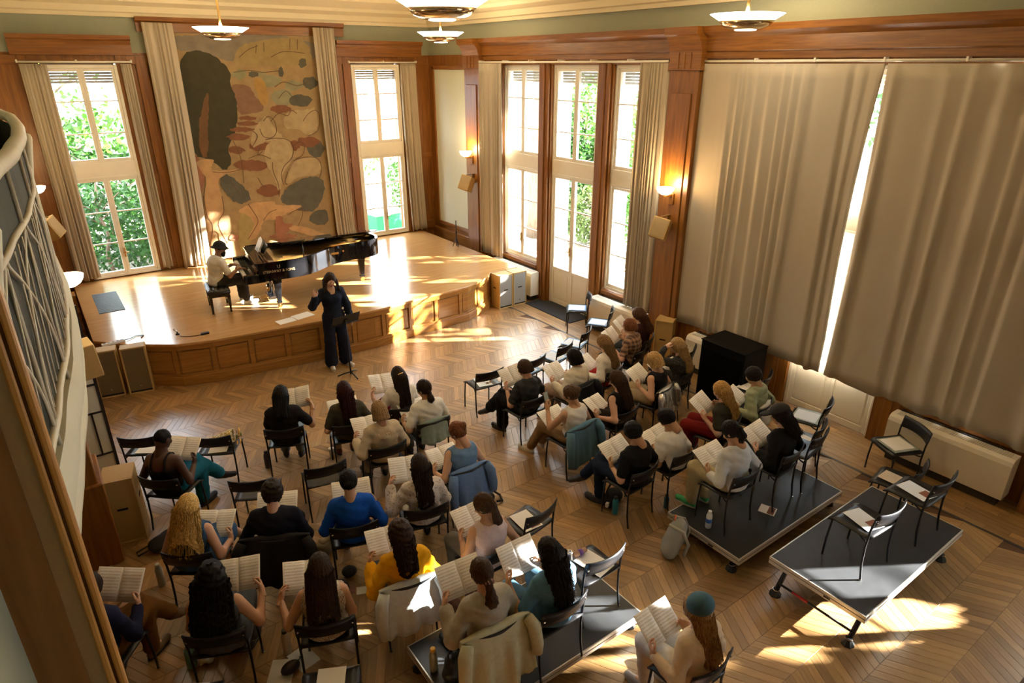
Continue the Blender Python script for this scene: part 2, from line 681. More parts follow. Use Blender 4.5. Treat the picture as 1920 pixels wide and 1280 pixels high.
# stiles and rails standing proud of the panelling
for (u0, u1) in ((-0.2, -0.08), (0.30, 0.44), (0.44, 0.60), (1.80, 1.98), (2.12, 2.32), (2.62, 2.86), (5.58, 5.72), (6.06, 6.2), (6.24, 6.42), (7.62, 7.78), (8.02, 8.16), (8.40, 8.52)):
    m_ = MB(); bxu(m_, 'B', u0, u1, -0.03, 0.0, 0.72, 4.86)
    m_.build('stile', OAK, wall_back, bevel=0.006)
for (u0, u1) in ((XL, 0.3), (1.98, 2.86), (5.72, 6.24), (7.78, 8.4)):
    for (z0, z1) in ((0.72, 0.95), (2.55, 2.68), (4.7, 4.86)):
        m_ = MB(); bxu(m_, 'B', u0, u1, -0.026, 0.0, z0, z1)
        m_.build('rail', OAK_H, wall_back, bevel=0.006)
for (u0, u1) in ((0.22, 2.10), (6.10, 8.22)):
    m_ = MB()
    prof_u(m_, 'B', [(0, 4.86), (-0.07, 4.86), (-0.07, 5.03), (-0.09, 5.06), (-0.10, 5.10), (-0.16, 5.12), (-0.17, 5.19), (0, 5.19)], u0, u1)
    m_.build('window_cornice', OAK_H, wall_back)
m_ = MB()
prof_u(m_, 'B', [(0, 5.26), (-0.06, 5.26), (-0.06, 5.42), (-0.12, 5.45), (-0.14, 5.52), (0, 5.52)], 2.25, 6.31)
m_.build('mural_cornice', OAK_H, wall_back)

# ---- right wall (windows, french doors)
CEN = [9.62, 3.99, -2.21]
PIL = [(12.55, 13.15), (6.70, 7.27), (0.92, 1.50), (-4.7, -4.1)]
rw = MB()
op = []
for c in CEN:
    op += [(c - 2.24, c - 1.0, 0.72), (c - 0.63, c + 0.65, -0.1), (c + 1.02, c + 2.26, 0.72)]
op.append((0.20, 0.88, 0.72))  # extra opening added out of frame for a whiter floor sheen
op.sort()
prev = YF
for (u0, u1, zb) in op:
    bxu(rw, 'R', prev, u0, -0.10, 0.06, -0.1, 4.9)
    bxu(rw, 'R', u0, u1, -0.10, 0.06, 4.70, 4.9)
    if zb > 0:
        bxu(rw, 'R', u0, u1, -0.06, 0.06, -0.1, zb)
    prev = u1
bxu(rw, 'R', prev, YB, -0.10, 0.06, -0.1, 4.9)
wall_right = struct('wall_right', rw, OAK, label='oak panelled wall with tall windows and curtains')
m_ = MB(); bxu(m_, 'R', YF, YB, -0.02, 0.06, 4.9, ZC + 0.1); m_.build('plaster_frieze', WALLGREEN, wall_right)
ex = MB()
prev = YF
for (u0, u1, zb) in op:
    bxu(ex, 'R', prev, u0, 0.06, 0.42, -0.4, 6.4)
    bxu(ex, 'R', u0, u1, 0.06, 0.42, 4.74, 6.4)
    if zb > 0:
        bxu(ex, 'R', u0, u1, 0.06, 0.42, -0.4, zb)
    prev = u1
bxu(ex, 'R', prev, YB + 0.4, 0.06, 0.42, -0.4, 6.4)
ex.build('outer_reveal', mat('white_render', (0.85, 0.85, 0.83), 0.8, var=0.03), wall_right)
for (a, b) in PIL:
    m_ = MB()
    bxu(m_, 'R', a, b, -0.24, -0.10, 0.0, 4.62)
    m_.build('pilaster', OAK, wall_right, bevel=0.008)
    m_ = MB(); bxu(m_, 'R', a + 0.1, b - 0.1, -0.262, -0.24, 0.5, 4.3)
    m_.build('pilaster_panel', OAK, wall_right, bevel=0.01)
    m_ = MB(); bxu(m_, 'R', a - 0.03, b + 0.03, -0.29, -0.10, 0.0, 0.34)
    m_.build('pilaster_base', OAK, wall_right, bevel=0.01)
    m_ = MB()
    prof_u(m_, 'R', [(-0.02, 4.62), (-0.26, 4.62), (-0.26, 4.88), (-0.29, 4.98), (-0.36, 5.08), (-0.40, 5.10), (-0.41, 5.2), (-0.02, 5.2)], a - 0.02, b + 0.02)
    m_.build('capital', OAK_H, wall_right)
    for uu in (a + 0.17, (a + b) / 2, b - 0.17):
        m_ = MB(); bxu(m_, 'R', uu - 0.012, uu + 0.012, -0.272, -0.26, 4.64, 4.86)
        m_.build('flute', OAK, wall_right)
for (a, b) in ((7.27, 12.55), (1.50, 6.70), (-4.1, 0.92)):
    m_ = MB()
    prof_u(m_, 'R', [(-0.02, 4.78), (-0.14, 4.78), (-0.14, 4.86), (-0.17, 4.88), (-0.17, 5.05), (-0.21, 5.08), (-0.27, 5.12), (-0.29, 5.2), (-0.02, 5.2)], a, b)
    m_.build('entablature', OAK_H, wall_right)
for c in CEN[:2]:
    dm_ = 0.0 if c > 6 else 0.04
    for s in (c + 0.65, c - 1.0):
        m_ = MB(); bxu(m_, 'R', s + 0.04, s + 0.33, -0.15 + dm_, -0.10, 0.0, 4.72); m_.build('mullion_post', OAK, wall_right, bevel=0.01)
        m_ = MB(); bxu(m_, 'R', s + 0.13, s + 0.24, -0.175 + dm_ * 1.2, -0.15 + dm_, 0.1, 4.72); m_.build('mullion_bead', OAK, wall_right, bevel=0.012)
    for s in (c + 1.02, c - 2.24):
        m_ = MB(); bxu(m_, 'R', s, s + 1.24, -0.13, -0.06, 0.64, 0.72); m_.build('window_board', OAK_H, wall_right, bevel=0.008)
# framed plaster panel between the corner and the first pilaster
m_ = MB(); bxu(m_, 'R', 13.24, 14.70, -0.112, -0.10, 0.98, 4.60); m_.build('plaster_panel', PANELWHITE, wall_right)
for (a, b, z0, z1) in ((13.18, 13.26, 0.9, 4.66), (14.68, 14.76, 0.9, 4.66)):
    m_ = MB(); bxu(m_, 'R', a, b, -0.14, -0.10, z0, z1); m_.build('panel_moulding', OAK, wall_right, bevel=0.01)
for (z0, z1) in ((0.9, 0.99), (4.59, 4.68)):
    m_ = MB(); bxu(m_, 'R', 13.18, 14.76, -0.14, -0.10, z0, z1); m_.build('panel_moulding', OAK_H, wall_right, bevel=0.01)
m_ = MB(); bxu(m_, 'R', 13.15, 15, -0.16, -0.10, 0.0, 0.80); m_.build('dado', OAK_H, wall_right, bevel=0.01)

# ---- left wall, wall behind, ceiling
lw = MB()
lw.box(-1.5, -1.2, YF, YB, -0.1, 2.85)
lw.box(-1.2, XL, 12.5, YB, -0.1, 2.85)
lw.box(-1.2, XL, YF, 1.4, -0.1, 2.85)
wall_left = struct('wall_left', lw, OAK, label='oak panelled wall under the gallery')
MB().box(-1.5, XL, YF, YB, 2.85, ZC + 0.1).build('plaster_upper', WALLGREEN, wall_left)
for yc in (6.95, 12.9):
    MB().box(XL - 0.4, XL + 0.06, yc - 0.3, yc + 0.3, 0, 2.85).build('pilaster', OAK, wall_left, bevel=0.01)
    MB().box(XL - 0.44, XL + 0.10, yc - 0.34, yc + 0.34, 0, 0.95).build('pilaster_base', OAK, wall_left, bevel=0.012)
wall_front = struct('wall_front', MB().box(-1.5, XR + 0.4, YF - 0.3, YF, -0.1, ZC + 0.1), mat('plaster_rear', (0.62, 0.54, 0.40), 0.9, var=0.03), label='plain plaster wall behind the gallery')
ceiling = struct('ceiling', MB().box(-1.5, XR + 0.4, YF - 0.3, YB + 0.3, ZC, ZC + 0.2), CEIL, label='cream ceiling with stepped cove')
cove = [(0, 5.50), (-0.10, 5.50), (-0.12, 5.56), (-0.16, 5.58), (-0.18, 5.68), (-0.34, 5.74), (-0.36, 5.80), (-0.62, 5.92), (-0.64, 5.98), (-1.05, 6.08), (-1.07, ZC), (0, ZC)]
m_ = MB(); prof_u(m_, 'B', cove, XL, XR); m_.build('cove', CEILTRIM, ceiling)
m_ = MB(); prof_u(m_, 'R', [(d - 0.02, z) for d, z in cove], YF, YB); m_.build('cove', CEILTRIM, ceiling)


# ---- glazed units
def glazed(name, ax, u0, u1, door, label, z0=None):
    """tall two-leaf window or french door with transom, six panes a leaf"""
    root = empty(name)
    root['kind'] = 'structure'
    root['label'] = label
    zb = 0.0 if door else (0.74 if z0 is None else z0)
    zt = 4.70
    uc = (u0 + u1) / 2
    f = MB()
    bxu(f, ax, u0, u0 + 0.05, -0.05, 0.05, zb, zt)
    bxu(f, ax, u1 - 0.05, u1, -0.05, 0.05, zb, zt)
    bxu(f, ax, u0 + 0.05, u1 - 0.05, -0.05, 0.05, zt - 0.06, zt)
    if not door:
        bxu(f, ax, u0 + 0.05, u1 - 0.05, -0.05, 0.05, zb, zb + 0.05)
    f.build('frame', WHITEPAINT, root, bevel=0.006)
    t = MB()
    bxu(t, ax, u0 + 0.05, u1 - 0.05, -0.055, 0.04, 2.68, 2.98)
    bxu(t, ax, u0 + 0.05, u1 - 0.05, -0.075, -0.055, 2.68, 2.72)
    t.build('transom', WHITEPAINT, root, bevel=0.006)
    for (a, b) in ((u0 + 0.05, uc), (uc, u1 - 0.05)):
        for (l0, l1, bars) in ((zb + (0.004 if door else 0.05), 2.68, (1.42, 2.03)), (2.98, zt - 0.06, (3.50, 4.07))):
            low = l0 < 2
            s = MB()
            st = 0.055
            gb = l0 + 0.06
            if door and low:
                gb = 0.80
                bxu(s, ax, a + st, b - st, -0.02, 0.02, l0, gb - 0.05)
                bxu(s, ax, a + st + 0.03, b - st - 0.03, -0.03, -0.02, l0 + 0.12, gb - 0.12)
            bxu(s, ax, a, a + st, -0.03, 0.03, l0, l1)
            bxu(s, ax, b - st, b, -0.03, 0.03, l0, l1)
            bxu(s, ax, a + st, b - st, -0.03, 0.03, l1 - 0.06, l1)
            bxu(s, ax, a + st, b - st, -0.03, 0.03, gb - 0.06, gb)
            if door and low:
                bxu(s, ax, a + st, b - st, -0.03, 0.03, l0, l0 + 0.1)
            leaf = s.build('leaf', WHITEPAINT, root, bevel=0.005)
            zs = [gb] + list(bars) + [l1 - 0.06]
            for zb_ in bars:
                q = MB(); bxu(q, ax, a + st, b - st, -0.012, 0.012, zb_ - 0.012, zb_ + 0.012)
                q.build('glazing_bar', WHITEPAINT, leaf)
            for i in range(len(zs) - 1):
                q = MB(); bxu(q, ax, a + st, b - st, -0.003, 0.003, zs[i] + 0.012, zs[i + 1] - 0.012)
                q.build('pane', GLASS, leaf)
            if low and a == uc:
                q = MB(); bxu(q, ax, a + 0.015, a + 0.04, -0.06, -0.03, 1.12, 1.3)
                bxu(q, ax, a + 0.0, a + 0.1, -0.075, -0.055, 1.2, 1.22)
                q.build('handle', BRASS, leaf)
    # roller shutter above the upper leaves, outside
    sh = empty('shutter'); sh.parent = root
    for i in range(7):
        q = MB(); bxu(q, ax, u0 + 0.02, u1 - 0.02, 0.16, 0.18, 4.38 + i * 0.05, 4.425 + i * 0.05)
        q.build('slat', mat('shutter_slat', (0.42, 0.40, 0.36), 0.6), sh)
    return root


n = 1
for k, c in enumerate(CEN):
    for (u0, u1, d) in ((c + 1.02, c + 2.26, False), (c - 0.63, c + 0.65, True), (c - 2.24, c - 1.0, False)):
        where = ('beyond the stage end', 'behind the drawn curtains', 'nearest the gallery')[k]
        what = ('tall window left of the glazed door', 'tall glazed double door', 'tall window right of the glazed door')[(0 if u0 > c + 1 else 1 if d else 2)]
        nm = ('door_%d' if d else 'window_%d') % n
        glazed(nm, 'R', u0, u1, d, 'white ' + what + ' ' + where)
        n += 1
glazed('window_%d' % (n + 2), 'R', 0.20, 0.88, False, 'unseen narrow white window added behind the voile curtain')  # added window, out of frame, that backlights the voile
glazed('window_%d' % n, 'B', LW[0], LW[1], False, 'tall white window left of the mural with garden foliage', 0.74)
glazed('window_%d' % (n + 1), 'B', RW[0], RW[1], False, 'tall white window right of the mural', 0.74)


# ---- curtains
def curtain(ax, u0, u1, d, zt, zb, pleats, amp, label, seed, lean=0.0, tight=0.8, edge=None, group=None):
    rr = random.Random(seed)
    ph = [rr.uniform(0, 6.28) for _ in range(4)]
    wob = [rr.uniform(0.45, 1.45) for _ in range(64)]

    def fn(s, t):
        s0 = s
        z = zt + (zb - zt) * t
        su = s + 0.012 * math.sin(6.28 * s * 3 + ph[0]) * t
        u = u0 + (u1 - u0) * su + lean * t * t
        if edge:
            u += edge(s, t)
        sw = s + 0.05 * math.sin(6.28 * 1.3 * s + ph[0]) + 0.025 * math.sin(6.28 * 3.1 * s + ph[3])
        k = 6.28 * pleats * sw
        a = amp * (0.45 + 0.55 * min(1, t * 2.2)) * (wob[int(s * pleats) % 64] * (1 - (s * pleats) % 1) + wob[(int(s * pleats) + 1) % 64] * ((s * pleats) % 1))
        w = math.sin(k + 0.5 * math.sin(t * 2.2 + ph[1]) + ph[2]) + 0.35 * math.sin(2.1 * k + ph[3] + t)
        dd = d + a * w
        if t > 0.97:
            z += 0.02 * math.sin(k * 0.5 + ph[1])
        return (XR + dd, u, z) if ax == 'R' else (u, YB + dd, z)
    mb = MB().grid(fn, int(pleats * 9) + 6, 22)
    o = mb.build('curtain', CURT, smooth=True)
    so = o.modifiers.new('thickness', 'SOLIDIFY')
    so.thickness = 0.006
    tag(o, label, 'curtain', group)
    return o


curtain('B', 0.31, 0.71, -0.10, 4.71, 0.78, 5, 0.035, 'bunched linen curtain left of the far left window', 1)
curtain('B', 1.86, 2.04, -0.09, 4.71, 0.78, 3, 0.03, 'narrow linen curtain on the right of the far left window', 2)
curtain('B', 2.33, 2.86, -0.17, 5.42, 0.745, 6, 0.04, 'long linen curtain hanging left of the mural', 3, lean=-0.10)
curtain('B', 5.58, 6.05, -0.17, 5.42, 0.745, 6, 0.04, 'long linen curtain hanging right of the mural', 4, lean=0.07)
curtain('B', 7.62, 8.03, -0.10, 4.72, 0.76, 6, 0.035, 'linen curtain on the right of the window beside the room corner', 5, lean=0.08)
curtain('R', 11.74, 12.54, -0.24, 4.72, 0.66, 9, 0.04, 'linen curtain left of the garden door, partly in sunlight', 6)
curtain('R', 7.27, 7.87, -0.24, 4.72, 0.66, 8, 0.04, 'linen curtain gathered beside the wall lamp, right of the garden door', 7)
curtain('R', 4.085, 6.69, -0.165, 4.71, 0.70, 12, 0.022, 'wide drawn linen curtain behind the black box, left of the slit of light', 8,
        edge=lambda s, t: (0.055 * math.sin(PI * min(1, t * 1.15)) + 0.02 * t) * max(0.0, 1 - s * 7))
curtain('R', 1.50, 4.06, -0.165, 4.71, 0.69, 8.5, 0.027, 'wide drawn linen curtain above the long radiator, right of the slit of light', 9,
        edge=lambda s, t: -0.03 * math.sin(PI * t) * max(0.0, (s - 0.86) * 7))
SHEER = cloth_thru('added_voile', (0.85, 0.86, 0.86), 0.6)  # cloth added out of frame: stops direct sun, glows onto the floor
sc_ = curtain('R', 0.12, 0.91, -0.20, 4.72, 0.5, 9, 0.03, 'unseen white voile curtain added to catch the sun and brighten the floor', 10)
sc_.data.materials[0] = SHEER


def rod(ax, u0, u1, d, z, label, nb):
    o = empty('curtain_rail')
    mb = MB()
    P = (lambda u: (XR + d, u, z)) if ax == 'R' else (lambda u: (u, YB + d, z))
    mb.tube([P(u0), P(u1)], 0.016, 8)
    mb.build('rail', WHITEPAINT, o, smooth=True)
    for i in range(nb):
        u = u0 + (u1 - u0) * i / (nb - 1)
        q = MB(); bxu(q, ax, u - 0.012, u + 0.012, d - 0.02, -0.05 if ax == 'R' else 0.0, z - 0.015, z + 0.035)
        q.build('bracket', WHITEPAINT, o)
    tag(o, label, 'curtain rail')


rod('B', 0.29, 2.05, -0.10, 4.745, 'white curtain rail over the left back window', 3)
rod('B', 6.36, 8.05, -0.10, 4.745, 'white curtain rail over the right back window', 3)
rod('R', 7.28, 12.54, -0.24, 4.745, 'white curtain rail over the garden door and windows', 7)
rod('R', 1.5, 6.70, -0.165, 4.745, 'long white curtain rail carrying the drawn curtains', 7)
MURAL = [
    ('sky', [(2.79,5.29),(5.68,5.3),(5.6,4.69),(3.89,4.73),(3.35,4.93),(2.73,4.96)]),
    ('castle', [(3.88,4.68),(3.93,4.87),(4.09,5.08),(4.92,5.23),(5.5,5.17),(5.54,4.68)]),
    ('sage', [(4.12,4.51),(4.09,4.46),(4.03,4.44),(3.95,4.41),(3.88,4.45),(3.81,4.49),(3.83,4.54),(3.89,4.57),(3.97,4.61),(4.06,4.6),(4.12,4.55)]),
    ('sage', [(4.83,4.38),(4.76,4.33),(4.68,4.28),(4.54,4.26),(4.42,4.29),(4.38,4.35),(4.38,4.42),(4.44,4.46),(4.58,4.49),(4.71,4.48),(4.8,4.44)]),
    ('sage', [(5.04,4.05),(4.98,3.96),(4.88,3.88),(4.74,3.87),(4.61,3.92),(4.56,4.02),(4.56,4.12),(4.65,4.19),(4.79,4.21),(4.93,4.21),(5.0,4.13)]),
    ('sage', [(5.3,4.27),(5.22,4.22),(5.15,4.2),(5.03,4.17),(4.92,4.22),(4.87,4.26),(4.87,4.31),(4.94,4.36),(5.06,4.39),(5.16,4.35),(5.26,4.32)]),
    ('sage', [(4.51,4.51),(4.5,4.49),(4.42,4.46),(4.35,4.46),(4.26,4.48),(4.24,4.5),(4.23,4.53),(4.28,4.55),(4.36,4.56),(4.44,4.56),(4.49,4.54)]),
    ('slate', [(5.63,4.33),(5.57,4.27),(5.49,4.21),(5.4,4.2),(5.31,4.25),(5.26,4.3),(5.27,4.37),(5.33,4.44),(5.43,4.45),(5.52,4.47),(5.57,4.4)]),
    ('slate', [(5.45,3.97),(5.39,3.91),(5.27,3.85),(5.13,3.85),(4.98,3.9),(4.92,3.95),(4.95,4.02),(5.01,4.07),(5.16,4.11),(5.31,4.08),(5.4,4.04)]),
    ('slate', [(5.61,2.94),(5.57,2.85),(5.45,2.76),(5.34,2.76),(5.26,2.83),(5.19,2.92),(5.19,3.03),(5.29,3.11),(5.39,3.17),(5.5,3.13),(5.56,3.05)]),
    ('slate', [(4.89,4.56),(4.87,4.5),(4.84,4.46),(4.81,4.46),(4.79,4.46),(4.77,4.52),(4.79,4.59),(4.8,4.63),(4.84,4.67),(4.87,4.65),(4.88,4.61)]),
    ('slate', [(5.4,4.72),(5.39,4.68),(5.35,4.65),(5.29,4.63),(5.24,4.64),(5.22,4.7),(5.25,4.75),(5.27,4.79),(5.32,4.82),(5.36,4.82),(5.4,4.77)]),
    ('slate', [(4.36,4.51),(4.34,4.48),(4.29,4.46),(4.24,4.45),(4.19,4.46),(4.15,4.5),(4.16,4.53),(4.2,4.57),(4.26,4.57),(4.31,4.57),(4.35,4.55)]),
    ('plum', [(3.73,4.31),(4.12,4.34),(4.23,4.08),(4.43,3.81),(4.11,3.75),(3.84,3.72),(3.84,4.09)]),
    ('gold', [(4.21,4.41),(4.48,4.44),(4.49,3.89),(4.31,3.93)]),
    ('tree', [(2.84,4.46),(2.86,4.69),(3.0,4.9),(3.17,4.96),(3.35,4.95),(3.58,4.83),(3.76,4.66),(3.81,4.48),(3.75,4.34),(3.84,4.09),(3.8,3.61),(3.66,3.32),(3.51,3.1),(3.55,2.79),(3.39,2.61),(3.17,2.86),(2.8,3.0),(2.78,3.66),(2.76,4.05)]),
    ('trunk', [(3.27,4.17),(3.33,4.17),(3.27,3.85),(3.19,3.49),(3.11,2.94),(2.95,2.95),(3.0,3.43),(3.1,3.79)]),
    ('rust', [(4.97,3.8),(4.88,3.77),(4.79,3.75),(4.66,3.73),(4.56,3.76),(4.49,3.8),(4.49,3.85),(4.56,3.88),(4.69,3.89),(4.81,3.89),(4.93,3.85)]),
    ('rust', [(4.19,3.65),(4.18,3.63),(4.1,3.62),(3.98,3.62),(3.88,3.63),(3.82,3.66),(3.83,3.68),(3.89,3.69),(3.99,3.71),(4.1,3.69),(4.19,3.68)]),
    ('rust', [(4.25,3.55),(4.21,3.52),(4.08,3.52),(3.97,3.51),(3.84,3.53),(3.77,3.56),(3.78,3.58),(3.88,3.6),(3.98,3.6),(4.1,3.59),(4.17,3.57)]),
    ('rust', [(4.15,3.43),(4.05,3.4),(3.95,3.39),(3.82,3.39),(3.67,3.42),(3.6,3.44),(3.61,3.47),(3.7,3.48),(3.84,3.5),(3.97,3.48),(4.09,3.46)]),
    ('rust', [(4.0,3.28),(3.96,3.25),(3.87,3.23),(3.72,3.24),(3.6,3.26),(3.55,3.29),(3.5,3.33),(3.6,3.35),(3.74,3.37),(3.89,3.35),(3.99,3.32)]),
    ('rust', [(3.87,3.02),(3.8,2.98),(3.74,2.96),(3.63,2.96),(3.55,2.99),(3.51,3.03),(3.51,3.07),(3.55,3.11),(3.66,3.11),(3.75,3.1),(3.83,3.06)]),
    ('rust', [(4.38,3.08),(4.35,3.03),(4.24,3.0),(4.12,2.99),(4.01,3.02),(3.94,3.08),(3.95,3.14),(4.01,3.18),(4.15,3.2),(4.28,3.17),(4.38,3.14)]),
    ('rust', [(4.34,2.66),(4.24,2.6),(4.1,2.56),(3.87,2.59),(3.7,2.63),(3.61,2.69),(3.55,2.77),(3.73,2.82),(3.91,2.82),(4.13,2.78),(4.25,2.75)]),
    ('rust', [(4.48,2.11),(4.44,2.03),(4.31,2.0),(4.18,2.0),(4.06,2.04),(3.95,2.13),(3.99,2.19),(4.09,2.26),(4.22,2.29),(4.37,2.23),(4.49,2.18)]),
    ('rust', [(5.51,3.09),(5.43,3.03),(5.33,2.99),(5.19,2.99),(5.04,3.03),(4.99,3.1),(5.0,3.16),(5.07,3.21),(5.21,3.21),(5.36,3.21),(5.44,3.17)]),
    ('rust', [(5.04,3.04),(5.02,2.99),(4.94,2.94),(4.88,2.94),(4.82,2.97),(4.8,3.03),(4.82,3.09),(4.84,3.14),(4.91,3.16),(4.97,3.15),(5.03,3.1)]),
    ('pale', [(4.0,3.3),(4.24,3.59),(4.41,3.7),(4.53,3.43),(4.71,3.26),(4.57,3.11),(4.34,3.2),(4.16,3.1),(4.0,3.07)]),
    ('pale', [(4.24,3.06),(4.59,3.27),(4.82,3.18),(4.88,2.93),(4.75,2.62),(4.59,2.51),(4.44,2.03),(4.4,2.32),(4.26,2.66)]),
    ('pale', [(4.94,2.77),(5.37,2.77),(5.48,2.56),(5.41,2.35),(4.97,2.39),(4.65,2.22),(4.6,2.3),(4.79,2.62)]),
    ('pale', [(4.78,3.72),(5.03,3.79),(5.32,3.78),(5.5,3.85),(5.53,3.38),(5.25,3.23),(5.02,3.4),(4.73,3.42)]),
    ('slate', [(3.25,2.55),(3.46,2.57),(3.92,2.0),(3.51,1.89),(3.26,2.28)]),
    ('slate', [(4.45,1.95),(4.6,2.14),(5.01,2.35),(5.49,2.33),(5.5,1.96),(5.22,1.56),(4.87,1.6),(4.51,1.81)]),
    ('slate', [(5.02,1.41),(5.23,1.6),(5.52,1.56),(5.48,1.21),(5.14,1.26)]),
    ('red', [(2.8,3.02),(2.93,2.92),(2.96,2.46),(2.84,2.2),(2.8,2.4)]),
    ('moss', [(3.52,1.72),(3.75,1.65),(3.88,1.47),(3.59,0.88),(3.38,0.87)]),
    ('peach', [(2.87,2.16),(3.0,2.5),(2.92,2.66),(2.82,2.85),(3.0,2.91),(3.25,2.88),(3.12,2.79),(3.13,2.64),(3.7,2.65),(3.7,2.6),(3.27,2.55),(3.2,2.36),(3.23,2.12),(3.21,1.72),(3.09,1.49),(3.22,1.08),(3.07,1.04),(2.99,1.51),(2.87,1.07),(2.75,1.05),(2.84,1.77)]),
    ('peach', [(3.47,1.77),(3.74,1.9),(3.99,1.91),(4.31,1.9),(4.34,1.79),(4.89,1.76),(4.91,1.69),(4.44,1.56),(4.26,1.48),(4.01,1.52),(3.91,1.25),(3.72,1.07),(3.59,1.16),(3.83,1.43),(3.71,1.66)]),
    ('red', [(4.26,1.55),(4.44,1.57),(4.45,1.35),(4.67,1.37),(4.56,1.21),(4.37,1.06),(4.23,1.04)]),
    ('red', [(3.25,1.29),(3.44,1.26),(3.42,1.13),(3.23,1.16)]),
    ('red', [(4.08,1.17),(4.72,1.1),(4.71,1.01),(4.11,1.07)]),
    ('peach', [(4.48,1.26),(4.75,1.31),(5.17,1.12),(5.42,0.95),(5.15,0.97),(4.72,1.14)]),
]
# ---- mural on the back wall: a canvas with flat painted areas
mural = empty('mural', (0, 0, 0))
tag(mural, 'large faded ochre mural with a dark tree between the long curtains', 'mural')
MCOL = dict(ground=(0.29, 0.20, 0.095), sky=(0.19, 0.16, 0.125), castle=(0.27, 0.20, 0.085), sage=(0.22, 0.21, 0.125), slate=(0.085, 0.082, 0.06),
            plum=(0.20, 0.11, 0.065), gold=(0.33, 0.20, 0.06), tree=(0.04, 0.036, 0.016), trunk=(0.13, 0.065, 0.026), rust=(0.18, 0.075, 0.035),
            pale=(0.36, 0.27, 0.145), red=(0.28, 0.12, 0.065), moss=(0.30, 0.235, 0.09), peach=(0.42, 0.255, 0.12))
MM = {k: mat('paint_' + k, v, 0.9, var=0.32, scale=7, detail=8) for k, v in MCOL.items()}
MB().box(2.80, 5.64, 14.93, 14.995, 0.78, 5.255).build('canvas', MM['ground'], mural)
for i, (c, poly) in enumerate(MURAL):
    y = 14.928 - i * 0.0004
    poly = [(min(5.63, max(2.81, x)), min(5.26, max(0.8, z))) for x, z in poly]
    n_ = len(poly)
    # smooth the outline a little
    pts = []
    for k in range(n_):
        a, b = poly[k], poly[(k + 1) % n_]
        pts += [(0.75 * a[0] + 0.25 * b[0], 0.75 * a[1] + 0.25 * b[1]), (0.25 * a[0] + 0.75 * b[0], 0.25 * a[1] + 0.75 * b[1])]
    rj = random.Random(i)
    q_ = []
    for k in range(len(pts)):
        a, b = pts[k], pts[(k + 1) % len(pts)]
        ln = math.hypot(b[0] - a[0], b[1] - a[1])
        nn = max(1, int(ln / 0.05))
        for t in range(nn):
            q_.append((a[0] + (b[0] - a[0]) * t / nn + rj.uniform(-1, 1) * 0.014, a[1] + (b[1] - a[1]) * t / nn + rj.uniform(-1, 1) * 0.014))
    pts = [(min(5.63, max(2.81, x)), min(5.26, max(0.8, z))) for x, z in q_]
    area = sum(pts[k][0] * pts[(k + 1) % len(pts)][1] - pts[(k + 1) % len(pts)][0] * pts[k][1] for k in range(len(pts)))
    if area < 0:
        pts.reverse()
    m_ = MB()
    m_.add([(x, y, z) for x, z in pts], [tuple(range(len(pts)))])
    m_.build('painted_area', MM[c], mural)
MLINES = [
    [(4.32,3.59),(4.43,3.68),(4.55,3.58),(4.56,3.35),(4.42,3.24),(4.27,3.29),(4.22,3.44)],
    [(4.3,3.21),(4.54,3.23),(4.78,3.18),(4.89,3.01),(4.81,2.78),(4.63,2.63),(4.54,2.43),(4.57,2.22)],
    [(4.39,2.73),(4.38,2.53),(4.45,2.24),(4.43,1.99)],
    [(4.85,2.73),(5.11,2.79),(5.41,2.73),(5.47,2.48),(5.4,2.31)],
    [(4.69,2.5),(4.6,2.3),(4.65,2.22)],
    [(4.89,3.05),(5.03,3.12),(5.14,3.04),(5.07,2.84),(4.9,2.77)],
    [(4.47,3.58),(4.66,3.73),(4.85,3.68),(4.95,3.79),(5.06,3.71)],
    [(5.17,3.55),(5.31,3.7),(5.49,3.77),(5.56,3.61),(5.48,3.34),(5.25,3.23)],
    [(3.64,3.23),(3.74,2.86),(3.72,2.35)],
    [(4.03,2.44),(4.1,2.27),(4.18,2.22)],
    [(4.89,1.73),(4.9,1.51),(4.76,1.27)],
    [(2.87,2.16),(2.87,1.76),(2.94,1.51),(2.8,1.12)],
    [(3.23,2.12),(3.22,1.8),(3.06,1.54),(3.18,1.11)],
    [(3.74,1.9),(3.89,1.55),(3.83,1.39),(3.62,1.13)],
    [(4.39,5.08),(4.36,4.91)],
    [(4.55,5.12),(4.53,4.94)],
    [(5.1,5.2),(5.07,4.99)],
    [(5.26,5.19),(5.23,4.99)],
    [(3.86,4.55),(4.16,4.59),(4.46,4.55),(4.78,4.58)],
    [(4.65,4.26),(4.86,4.36),(5.14,4.28),(5.39,4.36)],
    [(3.89,2.85),(4.14,2.91),(4.36,2.81)],
    [(3.13,2.64),(3.39,2.6),(3.7,2.63)],
    [(4.06,3.41),(4.15,3.29),(4.0,3.07)],
    [(4.16,3.06),(4.1,2.91),(4.21,2.98)],
    [(4.01,4.83),(4.22,4.98),(4.42,5.05)],
    [(4.65,4.84),(4.94,4.95),(5.38,4.92)],
    [(4.7,4.03),(4.88,4.18),(5.02,4.02)],
    [(3.61,2.08),(3.5,2.33),(3.44,2.45)],
    [(4.56,1.55),(4.79,1.65),(5.05,1.58)],
    [(4.01,1.5),(4.15,1.65),(4.33,1.71)],
]
MLINE = mat('paint_line', (0.10, 0.055, 0.03), 0.9, var=0.3)
